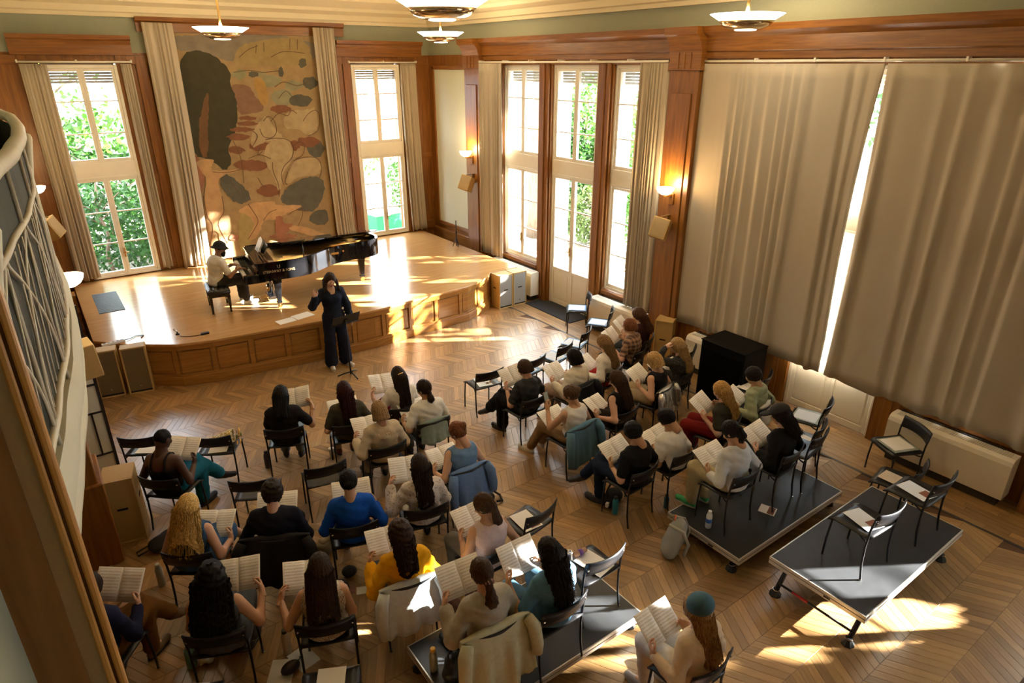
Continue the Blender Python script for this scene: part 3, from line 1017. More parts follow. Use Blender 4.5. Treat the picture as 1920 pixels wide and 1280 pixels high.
for i, pl in enumerate(MLINES):
    y = 14.909 - i * 0.0002
    m_ = MB()
    pts = [Vector((min(5.62, max(2.82, x)), z)) for x, z in pl]
    # resample as a soft curve
    cur = []
    for k in range(len(pts) - 1):
        p0, p1, p2, p3 = pts[max(k - 1, 0)], pts[k], pts[k + 1], pts[min(k + 2, len(pts) - 1)]
        for t in (0, 0.25, 0.5, 0.75):
            cur.append(0.5 * ((2 * p1) + (p2 - p0) * t + (2 * p0 - 5 * p1 + 4 * p2 - p3) * t * t + (3 * p1 - p0 - 3 * p2 + p3) * t ** 3))
    cur.append(pts[-1])
    vs, fs = [], []
    for k, c in enumerate(cur):
        d = (cur[min(k + 1, len(cur) - 1)] - cur[max(k - 1, 0)]).normalized() * 0.006
        vs += [(c.x - d.y, y, c.y + d.x), (c.x + d.y, y, c.y - d.x)]
        if k:
            fs.append((2 * k - 2, 2 * k - 1, 2 * k + 1, 2 * k))
    m_.add(vs, fs)
    m_.build('painted_line', MLINE, mural)
# ================================================================== STAGE
ZS = 0.72
front = [(0.22, 11.45), (0.55, 11.06), (0.87, 10.80), (1.24, 10.52), (1.74, 10.38), (2.4, 10.31), (3.1, 10.22), (3.8, 10.14), (4.4, 10.12), (5.4, 10.21), (6.45, 10.28), (7.12, 10.58), (7.3, 10.78), (8.0, 10.78)]
stage = empty('stage')
tag(stage, 'low oak stage with panelled front and a curved left corner', 'stage')
top_poly = front + [(8.0, 14.97), (0.22, 14.97)]
MB().prism(top_poly, ZS - 0.045, ZS).build('stage_top', STAGE_TOP, stage, bevel=0.008)


def inset(poly, d):
    out = []
    for i, p in enumerate(poly):
        a = Vector(poly[max(i - 1, 0)]); b = Vector(poly[min(i + 1, len(poly) - 1)])
        t = (b - a).normalized()
        nrm = Vector((-t.y, t.x))
        out.append((p[0] + nrm.x * d, p[1] + nrm.y * d))
    return out


core = inset(front, 0.05)
MB().prism(core + [(7.95, 14.9), (0.27, 14.9)], 0.0, ZS - 0.045).build('stage_core', OAK_LIGHT, stage)
pl_o = inset(front, 0.005); pl_i = inset(front, 0.055)
MB().prism(pl_o + pl_i[::-1], 0.0, 0.15).build('plinth', OAK_LIGHT, stage, bevel=0.006)
MB().prism(inset(front, 0.018) + pl_i[::-1], 0.15, 0.185).build('plinth_moulding', OAK_LIGHT, stage)
MB().prism(inset(front, 0.015) + pl_i[::-1], 0.60, ZS - 0.045).build('top_rail', OAK_LIGHT, stage)
# panels along the front
lens = [0]
for i in range(len(front) - 1):
    lens.append(lens[-1] + (Vector(front[i + 1]) - Vector(front[i])).length)


def on_front(s, d, poly=front):
    s = max(0, min(lens[-1] - 1e-4, s))
    for i in range(len(front) - 1):
        if s <= lens[i + 1]:
            k = (s - lens[i]) / (lens[i + 1] - lens[i])
            a, b = Vector(front[i]), Vector(front[i + 1])
            t = (b - a).normalized()
            p = a.lerp(b, k)
            return p + Vector((-t.y, t.x)) * d
    return Vector(front[-1])


npan = 12
L0, L1 = 0.75, lens[-1] - 0.75
for i in range(npan + 1):
    s = L0 + (L1 - L0) * i / npan
    m_ = MB()
    q = [on_front(s - 0.035, 0.02), on_front(s + 0.035, 0.02), on_front(s + 0.035, 0.06), on_front(s - 0.035, 0.06)]
    m_.prism([tuple(p) for p in q], 0.185, 0.60)
    m_.build('stile', OAK_LIGHT, stage)
    if i < npan:
        s1 = L0 + (L1 - L0) * (i + 1) / npan
        k = 4
        o_ = [on_front(s + 0.06 + (s1 - s - 0.12) * j / k, 0.036) for j in range(k + 1)]
        i_ = [on_front(s + 0.06 + (s1 - s - 0.12) * j / k, 0.058) for j in range(k + 1)]
        m_ = MB().prism([tuple(p) for p in o_] + [tuple(p) for p in i_[::-1]], 0.215, 0.57)
        m_.build('panel', OAK_LIGHT, stage)
# ventilation grating let into the boards
gr = empty('floor_grating', (0.645, 13.36, ZS))
tag(gr, 'grey square floor grating set in the stage boards', 'grating')
GRM = mat('grating_grey', (0.13, 0.15, 0.16), 0.5, 0.3)
m_ = MB()
m_.box(-0.2, 0.2, -0.62, 0.62, 0.0, 0.003)
m_.build('tray', mat('grating_dark', (0.05, 0.06, 0.065), 0.7), gr)
for i in range(22):
    y = -0.6 + i * 0.0565
    MB().box(-0.2, 0.2, y, y + 0.03, 0.003, 0.010).build('slat', GRM, gr)
# low steps at the left end of the stage
st = empty('stage_steps'); tag(st, 'short oak steps at the left end of the stage', 'steps')
for i in range(3):
    MB().box(XL + 0.0, 0.2, 13.55 + 0.3 * i, 13.85 + 0.3 * i, 0.0, 0.24 * (i + 1)).build('step', OAK_LIGHT, st, bevel=0.006)
MB().tube([(-0.02, 13.6, 0.0), (-0.02, 13.6, 0.95), (-0.02, 14.4, 1.6), (-0.02, 14.4, 0.72)], 0.02, 8).build('handrail', BLACKSTEEL, st, smooth=True)


# ================================================================== RADIATORS, SPEAKERS, LAMPS
def radiator(y0, y1, label):
    o = empty('radiator', (8.28, (y0 + y1) / 2, 0))
    tag(o, label, 'radiator', 'radiators below the windows')
    h = (y1 - y0) / 2
    prof = [(-0.17, 0.12), (-0.17, 0.56), (-0.15, 0.61), (-0.10, 0.635), (0.05, 0.635), (0.05, 0.12)]
    MB().extrude([(d, -h, z) for d, z in prof], (0, 2 * h, 0)).build('cover', RADWHITE, o, bevel=0.006, seg=2)
    m_ = MB()
    k = int(2 * h / 0.025) - 4
    for i in range(k):
        y = -h + 0.06 + i * 0.025
        m_.box(-0.095, 0.03, y, y + 0.012, 0.6355, 0.640)
    tag(m_.build('grille', mat('grille_light', (0.58, 0.56, 0.50), 0.5), o), kind='stuff')
    MB().box(-0.12, 0.04, -h + 0.05, h - 0.05, 0.0, 0.12).build('plinth', mat('plinth_dark', (0.04, 0.035, 0.03), 0.8), o)
    MB().box(0.035, 0.05, -h + 0.15, h - 0.05, 0.636, 0.65).build('back_strip', BLACKSTEEL, o)


radiator(10.45, 11.95, 'cream radiator beside the speakers at the stage end')
radiator(7.30, 8.62, 'cream radiator below the window right of the garden door')
radiator(5.02, 6.28, 'cream radiator half hidden behind the black box')
radiator(1.66, 3.02, 'long cream radiator under the drawn curtains at the right')


def speaker_box(name, loc, rz, w, d, h, label, cloth=True, front_m=None, tilt=0.0, handle=False, group=None):
    o = empty(name, loc, rz)
    if tilt:
        o.rotation_euler = (tilt, 0, rz)
    tag(o, label, 'speaker', group)
    m_ = MB()
    t = 0.02
    m_.box(-w / 2, w / 2, -d / 2 + 0.02, d / 2, 0, h)
    m_.build('cabinet', CHIP, o, bevel=0.005)
    m_ = MB()
    m_.box(-w / 2, -w / 2 + t, -d / 2, -d / 2 + 0.02, 0, h).box(w / 2 - t, w / 2, -d / 2, -d / 2 + 0.02, 0, h)
    m_.box(-w / 2 + t, w / 2 - t, -d / 2, -d / 2 + 0.02, 0, t).box(-w / 2 + t, w / 2 - t, -d / 2, -d / 2 + 0.02, h - t, h)
    m_.build('front_frame', CHIP, o)
    if cloth:
        MB().box(-w / 2 + t, w / 2 - t, -d / 2 + 0.006, -d / 2 + 0.02, t + 0.03, h - t).build('grille', front_m or GRILLE, o)
        MB().box(-w / 2 + t, w / 2 - t, -d / 2 + 0.010, -d / 2 + 0.02, t, t + 0.03).build('vent', mat('vent_black', (0.01, 0.01, 0.01), 0.9), o)
        MB().lathe([(0.0, 0), (0.012, 0), (0.012, 0.004), (0, 0.004)], (0, -d / 2 + 0.004, h * 0.16), 12, axis='y').build('badge', CHROME, o)
    if handle:
        for s in (-1, 1):
            MB().cbox((s * (w / 2 + 0.001), 0.02, h * 0.6), (0.004, 0.10, 0.022)).build('handle_slot', mat('vent_black', (0.01, 0.01, 0.01), 0.9), o)
        MB().cbox((0, -d / 2 + 0.001, h * 0.55), (0.10, 0.004, 0.022)).build('handle_slot', mat('vent_black', (0.01, 0.01, 0.01), 0.9), o)
    return o


GREYCLOTH = mat('grey_speaker_cloth', (0.30, 0.30, 0.29), 0.95, var=0.15, scale=300)
speaker_box('loudspeaker', (0.30, 10.88, 0), R(-10), 0.34, 0.22, 0.76, 'brown fronted floor speaker nearest the left wall', group='floor speakers')
speaker_box('loudspeaker', (0.68, 10.77, 0), R(-10), 0.34, 0.20, 0.76, 'brown fronted floor speaker against the curved stage corner', group='floor speakers')
speaker_box('loudspeaker', (7.47, 10.60, 0), R(0), 0.34, 0.30, 0.72, 'grey fronted floor speaker touching the right end of the stage', front_m=GREYCLOTH, handle=True, group='floor speakers')
speaker_box('loudspeaker', (7.83, 10.60, 0), R(0), 0.34, 0.30, 0.72, 'grey fronted floor speaker next to the garden side radiator', front_m=GREYCLOTH, handle=True, group='floor speakers')
speaker_box('loudspeaker', (8.18, 6.78, 0), R(-62), 0.30, 0.30, 0.74, 'plain tan speaker cabinet below the pilaster lamp at the right', cloth=False, handle=True, group='floor speakers')
speaker_box('loudspeaker', (0.03, 7.05, 0), R(-12), 0.30, 0.34, 0.78, 'plain tan speaker cabinet with slot handle by the left wall', cloth=False, handle=True, group='floor speakers')


def wall_speaker(x, y, z, facing, label, ty=24, tz=28):
    """small tilted box on a flat steel bracket; facing +1 looks into the room towards -x"""
    o = empty('wall_speaker', (x, y, z))
    tag(o, label, 'speaker', 'small speakers on the pilasters')
    rot = Matrix.Rotation(R(ty) * facing, 3, 'Y') @ Matrix.Rotation(R(tz) * facing, 3, 'Z')
    MB().cbox((0, 0, 0), (0.22, 0.27, 0.33), rot).build('cabinet', CHIP, o, bevel=0.006)
    MB().cbox(rot @ Vector((-0.112 * facing, 0, 0)), (0.006, 0.23, 0.29), rot).build('grille', mat('tan_grille', (0.42, 0.31, 0.16), 0.9), o)
    MB().cbox(rot @ Vector((0, 0, 0.166)), (0.03, 0.09, 0.004), rot).build('slot', mat('vent_black', (0.01, 0.01, 0.01), 0.9), o)
    m_ = MB()
    m_.box(min(0, 0.3 * facing), max(0, 0.3 * facing), -0.02, 0.02, 0.19, 0.205)
    m_.box(min(0.14 * facing, 0.3 * facing), max(0.14 * facing, 0.3 * facing), -0.012, 0.012, 0.0, 0.20)
    m_.tube([(0, 0, 0.13), (0, 0, 0.195)], 0.015, 8)
    m_.build('bracket', mat('bracket_bronze', (0.30, 0.19, 0.07), 0.4, 0.6), o)


wall_speaker(8.05, 12.80, 2.20, 1, 'small tan speaker tilted on a bracket by the white corner panel')
wall_speaker(8.05, 6.98, 2.26, 1, 'small tan speaker on the pilaster between window and drawn curtains')
wall_speaker(0.10, 13.0, 2.22, -1, 'small tan speaker on a bracket beside the far left curtain')
wall_speaker(0.02, 7.0, 2.10, -1, 'small tan speaker hanging low beside the gallery front', 4, -6)

SCON = emit('sconce_glass', (1.0, 0.86, 0.62), 9.0)


def sconce(x, y, z, facing, label):
    o = empty('wall_lamp', (x, y, z))
    tag(o, label, 'lamp', 'bowl lamps on the pilasters')
    prof = [(0.02, -0.105), (0.06, -0.10), (0.10, -0.075), (0.128, -0.035), (0.138, 0.0), (0.128, 0.0), (0.09, -0.06), (0.02, -0.085)]
    MB().lathe(prof, n=28).build('bowl', SCON, o, smooth=True)
    m_ = MB()
    m_.box(min(0.0, 0.26 * facing), max(0.0, 0.26 * facing), -0.03, 0.03, -0.15, -0.11)
    m_.box(min(0.14 * facing, 0.18 * facing), max(0.14 * facing, 0.18 * facing), -0.05, 0.05, -0.28, -0.10)
    m_.build('arm', OAK, o, bevel=0.006)
    ld = bpy.data.lights.new('wall_lamp_bulb', 'POINT')
    ld.energy = 20
    ld.color = (1.0, 0.62, 0.25)
    ld.shadow_soft_size = 0.05
    lo = bpy.data.objects.new('bulb', ld)
    lo.parent = o
    lo.location = (0, 0, 0.04)
    COL.objects.link(lo)


sconce(8.08, 12.85, 2.90, 1, 'lit white bowl lamp on the pilaster by the white corner panel')
sconce(8.08, 6.97, 2.91, 1, 'lit white bowl lamp on the pilaster left of the drawn curtains')
sconce(0.05, 13.02, 2.90, -1, 'lit white bowl lamp far left beside the left window')
sconce(0.07, 7.1, 2.90, -1, 'lit white bowl lamp poking out below the gallery front')

PEND = emit('pendant_glass', (1.0, 0.90, 0.70), 7.0)


def pendant(x, y, label):
    o = empty('pendant_lamp', (x, y, 5.13))
    tag(o, label, 'lamp', 'saucer lamps hanging from the ceiling')
    s = 0.93
    MB().lathe([(0.44 * s, 0.115), (0.46 * s, 0.12), (0.30 * s, 0.03), (0.20 * s, 0.01), (0.20 * s, 0.02), (0.29 * s, 0.04)], n=40).build('glass_ring', PEND, o, smooth=True)
    MB().lathe([(0.345 * s, 0.047), (0.28 * s, -0.015), (0.19 * s, -0.045), (0.12 * s, -0.052), (0.12 * s, -0.047), (0.19 * s, -0.036), (0.33 * s, 0.046)], n=40).build('metal_dish', mat('dish_nickel', (0.62, 0.48, 0.30), 0.16, 1.0, var=0.05), o, smooth=True)
    MB().lathe([(0.0, -0.062), (0.12 * s, -0.058), (0.15 * s, -0.045), (0.15 * s, -0.035), (0.0, -0.035)], n=32).build('bottom_lens', PEND, o, smooth=True)
    MB().lathe([(0.035, 0.02), (0.018, 0.25), (0.014, ZC - 5.13), (0.0, ZC - 5.13)], n=12).build('stem', BRASS, o, smooth=True)
    MB().lathe([(0.07, ZC - 5.13 - 0.05), (0.07, ZC - 5.13), (0, ZC - 5.13)], n=16).build('ceiling_rose', BRASS, o, smooth=True)
    ld = bpy.data.lights.new('pendant_bulb', 'POINT')
    ld.energy = 28
    ld.color = (1.0, 0.72, 0.38)
    ld.shadow_soft_size = 0.12
    lo = bpy.data.objects.new('bulb', ld)
    lo.parent = o
    lo.location = (0, 0, 0.25)
    COL.objects.link(lo)


pendant(3.07, 12.2, 'lit saucer pendant lamp in front of the mural')
pendant(3.43, 5.8, 'largest saucer pendant lamp at the top centre, cut by the frame')
pendant(6.79, 11.56, 'smallest lit saucer pendant lamp near the room corner')
pendant(7.32, 5.31, 'lit saucer pendant lamp before the drawn curtains')

# black sub-woofer box
sb = empty('black_cabinet', (7.86, 5.20, 0), R(0))
tag(sb, 'large matt black cabinet standing in front of the drawn curtains', 'cabinet')
BLKBOX = mat('black_paint', (0.004, 0.0037, 0.0037), 0.65, var=0.1, spec=0.12)
MB().box(-0.27, 0.27, -0.38, 0.38, 0.0, 0.92).build('body', BLKBOX, sb, bevel=0.008)
MB().box(-0.275, -0.268, -0.34, 0.34, 0.05, 0.80).build('front_cloth', mat('black_cloth', (0.003, 0.003, 0.003), 0.95, spec=0.05), sb)
MB().box(-0.29, 0.275, -0.385, 0.385, 0.92, 0.935).build('lid', BLKBOX, sb, bevel=0.004)

# door mat and mic stand by the corner
dm = empty('door_mat', (8.27, 9.72, 0)); tag(dm, 'dark grey mat in front of the garden door', 'mat')
MB().box(-0.30, 0.22, -0.72, 0.72, 0.0, 0.012).build('pile', mat('mat_dark', (0.02, 0.022, 0.026), 0.95, var=0.25, scale=200), dm)
MB().box(-0.315, 0.235, -0.735, 0.735, 0.0, 0.008).build('edging', mat('mat_edge', (0.012, 0.012, 0.013), 0.7), dm)
ms = empty('microphone_stand', (7.85, 13.0, ZS)); tag(ms, 'slim folded black microphone stand at the back of the stage', 'stand')
MB().tube([(0, 0, 0.02), (0, 0, 0.62)], 0.012, 8).build('pole', BLACKSTEEL, ms, smooth=True)
for a in (0.4, 2.5, 4.6):
    MB().tube([(0, 0, 0.22), (0.09 * math.cos(a), 0.09 * math.sin(a), 0.006)], 0.009, 6).build('leg', BLACKSTEEL, ms, smooth=True)
MB().tube([(0, 0, 0.30), (0, 0, 0.36)], 0.02, 8).build('clamp', BLACKSTEEL, ms, smooth=True)


# ================================================================== GALLERY AND NEAR POST
def gal_x(y):
    pts = [(1.5, -0.19), (2.0, -0.13), (2.5, -0.075), (3.1, -0.01), (3.7, 0.025), (4.4, 0.035), (5.1, 0.02), (5.8, -0.04), (6.3, -0.12), (6.6, -0.19)]
    for i in range(len(pts) - 1):
        if y <= pts[i + 1][0]:
            k = (y - pts[i][0]) / (pts[i + 1][0] - pts[i][0])
            k = k * k * (3 - 2 * k) * 0.5 + k * 0.5
            return pts[i][1] + (pts[i + 1][1] - pts[i][1]) * k
    return -0.2


gal = empty('gallery_balcony', (XL, 4.0, 0))
tag(gal, 'curved gallery front with pale moulded apron and wrought iron railing', 'balcony')
gal.location = (0, 0, 0)
APR = mat('pale_plaster_apron', (0.70, 0.70, 0.58), 0.7, var=0.04)
ys = [1.5 + 5.1 * i / 46 for i in range(47)]
prof = [(-0.14, 2.85), (-0.13, 2.9), (-0.085, 3.05), (-0.05, 3.20), (-0.03, 3.32), (-0.01, 3.34), (0.0, 3.39), (-0.015, 3.42), (0.005, 3.46), (0.01, 3.54), (-0.01, 3.58), (-0.03, 3.58)]
m_ = MB()
nn = len(prof) + 2
vs = []
for y in ys:
    vs += [(max(-0.36, gal_x(y) + d), y, z) for d, z in prof] + [(-0.40, y, 3.58), (-0.40, y, 2.85)]
fs = [tuple(range(nn)), tuple(range((len(ys) - 1) * nn + nn - 1, (len(ys) - 1) * nn - 1, -1))]
for i in range(len(ys) - 1):
    for j in range(nn):
        j2 = (j + 1) % nn
        fs.append((i * nn + j, (i + 1) * nn + j, (i + 1) * nn + j2, i * nn + j2))
m_.add(vs, fs)
m_.build('apron', APR, gal, auto=35)
IRON = mat('iron_cream', (0.74, 0.72, 0.60), 0.5, 0.0, var=0.1)
PLATE = mat('iron_plate', (0.022, 0.032, 0.027), 0.75, 0.0, var=0.2, scale=25)


def rail_pt(y, z, d=0.0):
    return (gal_x(y) - 0.02 + d, y, z)


m_ = MB().tube([rail_pt(y, 4.40) for y in ys], 0.03, 8); m_.build('top_rail', IRON, gal, smooth=True)
m_ = MB().tube([rail_pt(y, 3.64) for y in ys], 0.014, 6); m_.build('bottom_rail', IRON, gal, smooth=True)
m_ = MB().tube([rail_pt(y, 4.18) for y in ys], 0.012, 6); m_.build('middle_rail', IRON, gal, smooth=True)
m_ = MB()
for i in range(len(ys) - 1):
    a, b = ys[i], ys[i + 1]
    m_.add([rail_pt(a, 3.66, -0.012), rail_pt(b, 3.66, -0.012), rail_pt(b, 4.36, -0.012), rail_pt(a, 4.36, -0.012),
            rail_pt(a, 3.66, -0.006), rail_pt(b, 3.66, -0.006), rail_pt(b, 4.36, -0.006), rail_pt(a, 4.36, -0.006)],
           [(0, 1, 2, 3), (7, 6, 5, 4)])
m_.build('backing_plate', PLATE, gal, smooth=True)
for k in range(9):
    y = 1.75 + k * 0.55
    MB().tube([rail_pt(y, 3.58), rail_pt(y, 4.40)], 0.008, 6).build('baluster', IRON, gal, smooth=True)
    for sgn in (1, -1):
        pts = []
        for j in range(11):
            t = j / 10
            yy = y + 0.275 + sgn * 0.25 * math.cos(PI * t)
            pts.append(rail_pt(yy, 3.66 + 0.52 * t + 0.1 * math.sin(PI * t), 0.004))
        MB().tube(pts, 0.0055, 5).build('scroll', IRON, gal, smooth=True)
    for j in range(4):
        y0_ = y + 0.07 + j * 0.11
        MB().tube([rail_pt(y0_, 3.68, 0.003), rail_pt(y0_ + 0.16, 4.16, 0.003)], 0.0035, 5).build('strap', IRON, gal, smooth=True)
# big loose scroll bulging over the rail
for (yc, r_) in ((2.05, 0.16), (4.75, 0.20)):
    pts = [(gal_x(yc) - 0.05 + 0.07 * math.sin(PI * t / 14), yc - r_ + 2 * r_ * t / 14, 4.0 + 0.32 * math.sin(PI * t / 14)) for t in range(15)]
    MB().tube(pts, 0.022, 8).build('large_scroll', IRON, gal, smooth=True)

# timber post close to the camera
post = empty('timber_post', (0, 0, 0))
tag(post, 'blurred timber door post close to the camera at far left', 'post')
PY = 1.2
MB().box(-0.085, -0.0735, PY, PY + 0.05, 2.2, ZC - 0.02).build('bead', wood('post_gold', (0.62, 0.33, 0.09), (0.50, 0.24, 0.05), rough=0.4, stretch=(8, 8, 0.6)), post, bevel=0.003)
MB().box(-0.090, -0.085, PY + 0.006, PY + 0.05, 2.2, ZC - 0.02).build('groove', mat('post_groove', (0.10, 0.045, 0.012), 0.7), post)
MB().box(-0.102, -0.090, PY - 0.004, PY + 0.05, 2.2, ZC - 0.02).build('fillet', wood('post_gold', (0, 0, 0), (0, 0, 0)), post, bevel=0.003)
MB().box(-0.128, -0.102, PY + 0.01, PY + 0.05, 2.2, ZC - 0.02).build('face', mat('post_face', (0.50, 0.36, 0.22), 0.8, var=0.1, scale=120), post)
MB().box(-0.212, -0.128, PY + 0.0, PY + 0.05, 2.2, ZC - 0.02).build('jamb', wood('post_brown', (0.30, 0.13, 0.03), (0.19, 0.075, 0.014), rough=0.5, stretch=(8, 8, 0.6)), post)
MB().box(-0.40, -0.212, PY + 0.01, PY + 0.05, 2.2, ZC - 0.02).build('side_board', mat('post_green', (0.10, 0.12, 0.09), 0.7, var=0.1), post)

# white screen with black bars standing out from the left wall
scr = empty('room_divider', (0, 8.25, 0))
tag(scr, 'tall white screen divided by black bars standing off the left wall', 'screen')
SW = mat('screen_white', (0.66, 0.64, 0.52), 0.6, var=0.03)
MB().box(-0.75, 0.085, 0.0, 0.03, 0.02, 2.25).build('panel', SW, scr)
SBK = mat('screen_bar', (0.018, 0.014, 0.02), 0.5)
for (x0, x1, z0, z1) in ((0.062, 0.094, 0.0, 2.27), (-0.75, 0.07, 1.30, 1.325), (-0.75, 0.07, 0.95, 0.97), (-0.75, 0.07, 0.40, 0.42), (-0.75, 0.07, 1.62, 1.64), (-0.055, -0.035, 0.40, 0.97)):
    MB().box(x0, x1, -0.012, 0.03, z0, z1).build('bar', SBK, scr)
# ================================================================== CHAIRS
CHAIR_G = 'black steel rehearsal chairs'


def make_chair():
    o = empty('chair')
    # seat: thin shell, slightly dished, front edge rolled down
    def seat(u, v):
        x = (u - 0.5) * 0.42
        y = -0.19 + v * 0.40
        z = 0.445 - 0.010 * (1 - (2 * u - 1) ** 2) - (0.03 * max(0, (v - 0.86) / 0.14) ** 2) + 0.012 * max(0, (0.15 - v) / 0.15)
        return (x, y, z)
    m_ = MB().grid(seat, 6, 8)
    s_ = m_.build('seat', BLACKSEAT, o, smooth=True)
    q = s_.modifiers.new('t', 'SOLIDIFY'); q.thickness = 0.014
    def back(u, v):
        x = (u - 0.5) * 0.46
        y = -0.185 - 0.055 * (1 - (2 * u - 1) ** 2) - 0.03 * v
        z = 0.575 + v * 0.135 - 0.012 * abs(2 * u - 1) ** 3 * (1 if v < 0.5 else -0.6)
        return (x, y, z)
    m_ = MB().grid(back, 10, 3)
    b_ = m_.build('backrest', BLACKSEAT, o, smooth=True)
    q = b_.modifiers.new('t', 'SOLIDIFY'); q.thickness = 0.012
    for s in (-1, 1):
        MB().tube([(s * 0.205, 0.19, 0.0), (s * 0.205, 0.185, 0.2), (s * 0.20, 0.17, 0.425)], 0.0105, 7).build('leg', BLACKSTEEL, o, smooth=True)
        MB().tube([(s * 0.215, -0.20, 0.0), (s * 0.215, -0.175, 0.16), (s * 0.215, -0.168, 0.36), (s * 0.217, -0.18, 0.54), (s * 0.219, -0.20, 0.66)], 0.0105, 7).build('leg', BLACKSTEEL, o, smooth=True)
        MB().tube([(s * 0.20, 0.175, 0.425), (s * 0.19, 0.10, 0.43), (s * 0.19, -0.08, 0.425), (s * 0.205, -0.13, 0.405), (s * 0.215, -0.168, 0.40)], 0.009, 6).build('side_rail', BLACKSTEEL, o, smooth=True)
        for (yy) in (0.19,):
            MB().lathe([(0.013, 0), (0.013, 0.012), (0, 0.012)], (s * 0.205, yy, 0), 8).build('foot_cap', CHROME, o)
        MB().lathe([(0.013, 0), (0.013, 0.012), (0, 0.012)], (s * 0.215, -0.20, 0), 8).build('foot_cap', CHROME, o)
        MB().lathe([(0.0, -0.222), (0.009, -0.221), (0.009, -0.212), (0, -0.212)], (s * 0.206, 0, 0.64), 8, axis='y').build('bolt', CHROME, o)
    MB().tube([(-0.19, 0.10, 0.425), (0.19, 0.10, 0.425)], 0.008, 6).build('cross_rail', BLACKSTEEL, o, smooth=True)
    return o


_chair = make_chair()
_used = [False]
CHAIRS = {}


def chair(key, x, y, z, bearing, label):
    if not _used[0]:
        o = _chair
        _used[0] = True
    else:
        o = copy_tree(_chair)
    o.location = (x, y, z)
    o.rotation_euler = (0, 0, -R(bearing))
    tag(o, label, 'chair', CHAIR_G)
    CHAIRS[key] = (x, y, z, bearing)
    return o


def back_chair(key, mx, my, z, bearing, label):
    """place by the middle of its backrest"""
    r, f = frame(bearing)
    return chair(key, mx + 0.22 * f.x, my + 0.22 * f.y, z, bearing, label)


ZA, ZB_, ZC_ = 0.22, 0.42, 0.20          # riser heights
back_chair('E1', 0.32, 7.85, 0, 30, 'empty black chair with a sheet of paper at the far left')
back_chair('E2', 1.01, 7.36, 0, 31, 'black chair holding a yellow flower bouquet')
back_chair('E3', 1.14, 6.20, 0, 27, 'empty black chair left of centre, in front of the curly head')
back_chair('E4', 1.88, 6.01, 0, 8, 'empty black chair directly in front of the blue sweater')
back_chair('E5', 4.65, 6.90, 0, 4, 'black chair with paper and sunglasses standing alone on open floor')
back_chair('E6', 3.31, 4.03, 0, -10, 'black chair with a leaflet, right of the pink tank top')
back_chair('E7', 3.20, 3.03, ZC_, 0, 'sunlit chair with a drinks can and papers on the near riser')
back_chair('E8', 8.02, 8.52, 0, -52, 'black chair with folders standing by the door mat')
back_chair('E9', 7.80, 7.70, 0, -40, 'black chair with papers in front of the garden window radiator')
back_chair('E10', 6.78, 7.22, 0, -28, 'third chair with blue folders from the front row end')
back_chair('E11', 6.13, 6.98, 0, -18, 'second chair with blue folders in the empty front row')
back_chair('E12', 5.46, 6.86, 0, -12, 'chair half hidden behind the charcoal shirt in the empty front row')
back_chair('E13', 7.58, 5.72, 0, -24, 'black chair with papers squeezed beside the black cabinet')
back_chair('E14', 7.72, 4.50, 0, -20, 'black chair with papers between the cabinet and the white door')
back_chair('E15', 7.62, 3.55, 0, -18, 'black chair with folders in front of the white door')
back_chair('E16', 7.02, 3.30, 0, -14, 'black chair with a beige sheet behind the black cap')
back_chair('E17', 6.46, 3.02, ZA, -8, 'empty black chair at the end of the riser behind the cap')
back_chair('E18', 7.98, 2.62, 0, -62, 'black chair with a bright sheet in front of the long radiator')
back_chair('E19', 7.06, 2.17, 0, -8, 'low black chair on the floor beyond the right riser')
back_chair('E20', 6.30, 1.72, ZB_, 2, 'black chair with leaflet at the back of the right riser')
back_chair('E21', 5.44, 1.80, ZB_, 4, 'black chair with leaflet at the front of the right riser')
chair('E22', 0.93, 3.56, 0, 24, 'black chair with sheet music at the bottom edge, right of two')
chair('E23', 0.04, 4.04, 0, 26, 'black chair with sheet music at the bottom edge, left of two')


# ================================================================== RISERS
ALU = mat('riser_aluminium', (0.62, 0.60, 0.54), 0.35, 0.6, var=0.04)
RTOP = mat('riser_top', (0.022, 0.025, 0.029), 0.42, var=0.35, scale=9, bump=0.05)
LEGBLK = mat('riser_leg', (0.02, 0.02, 0.022), 0.45, 0.3)


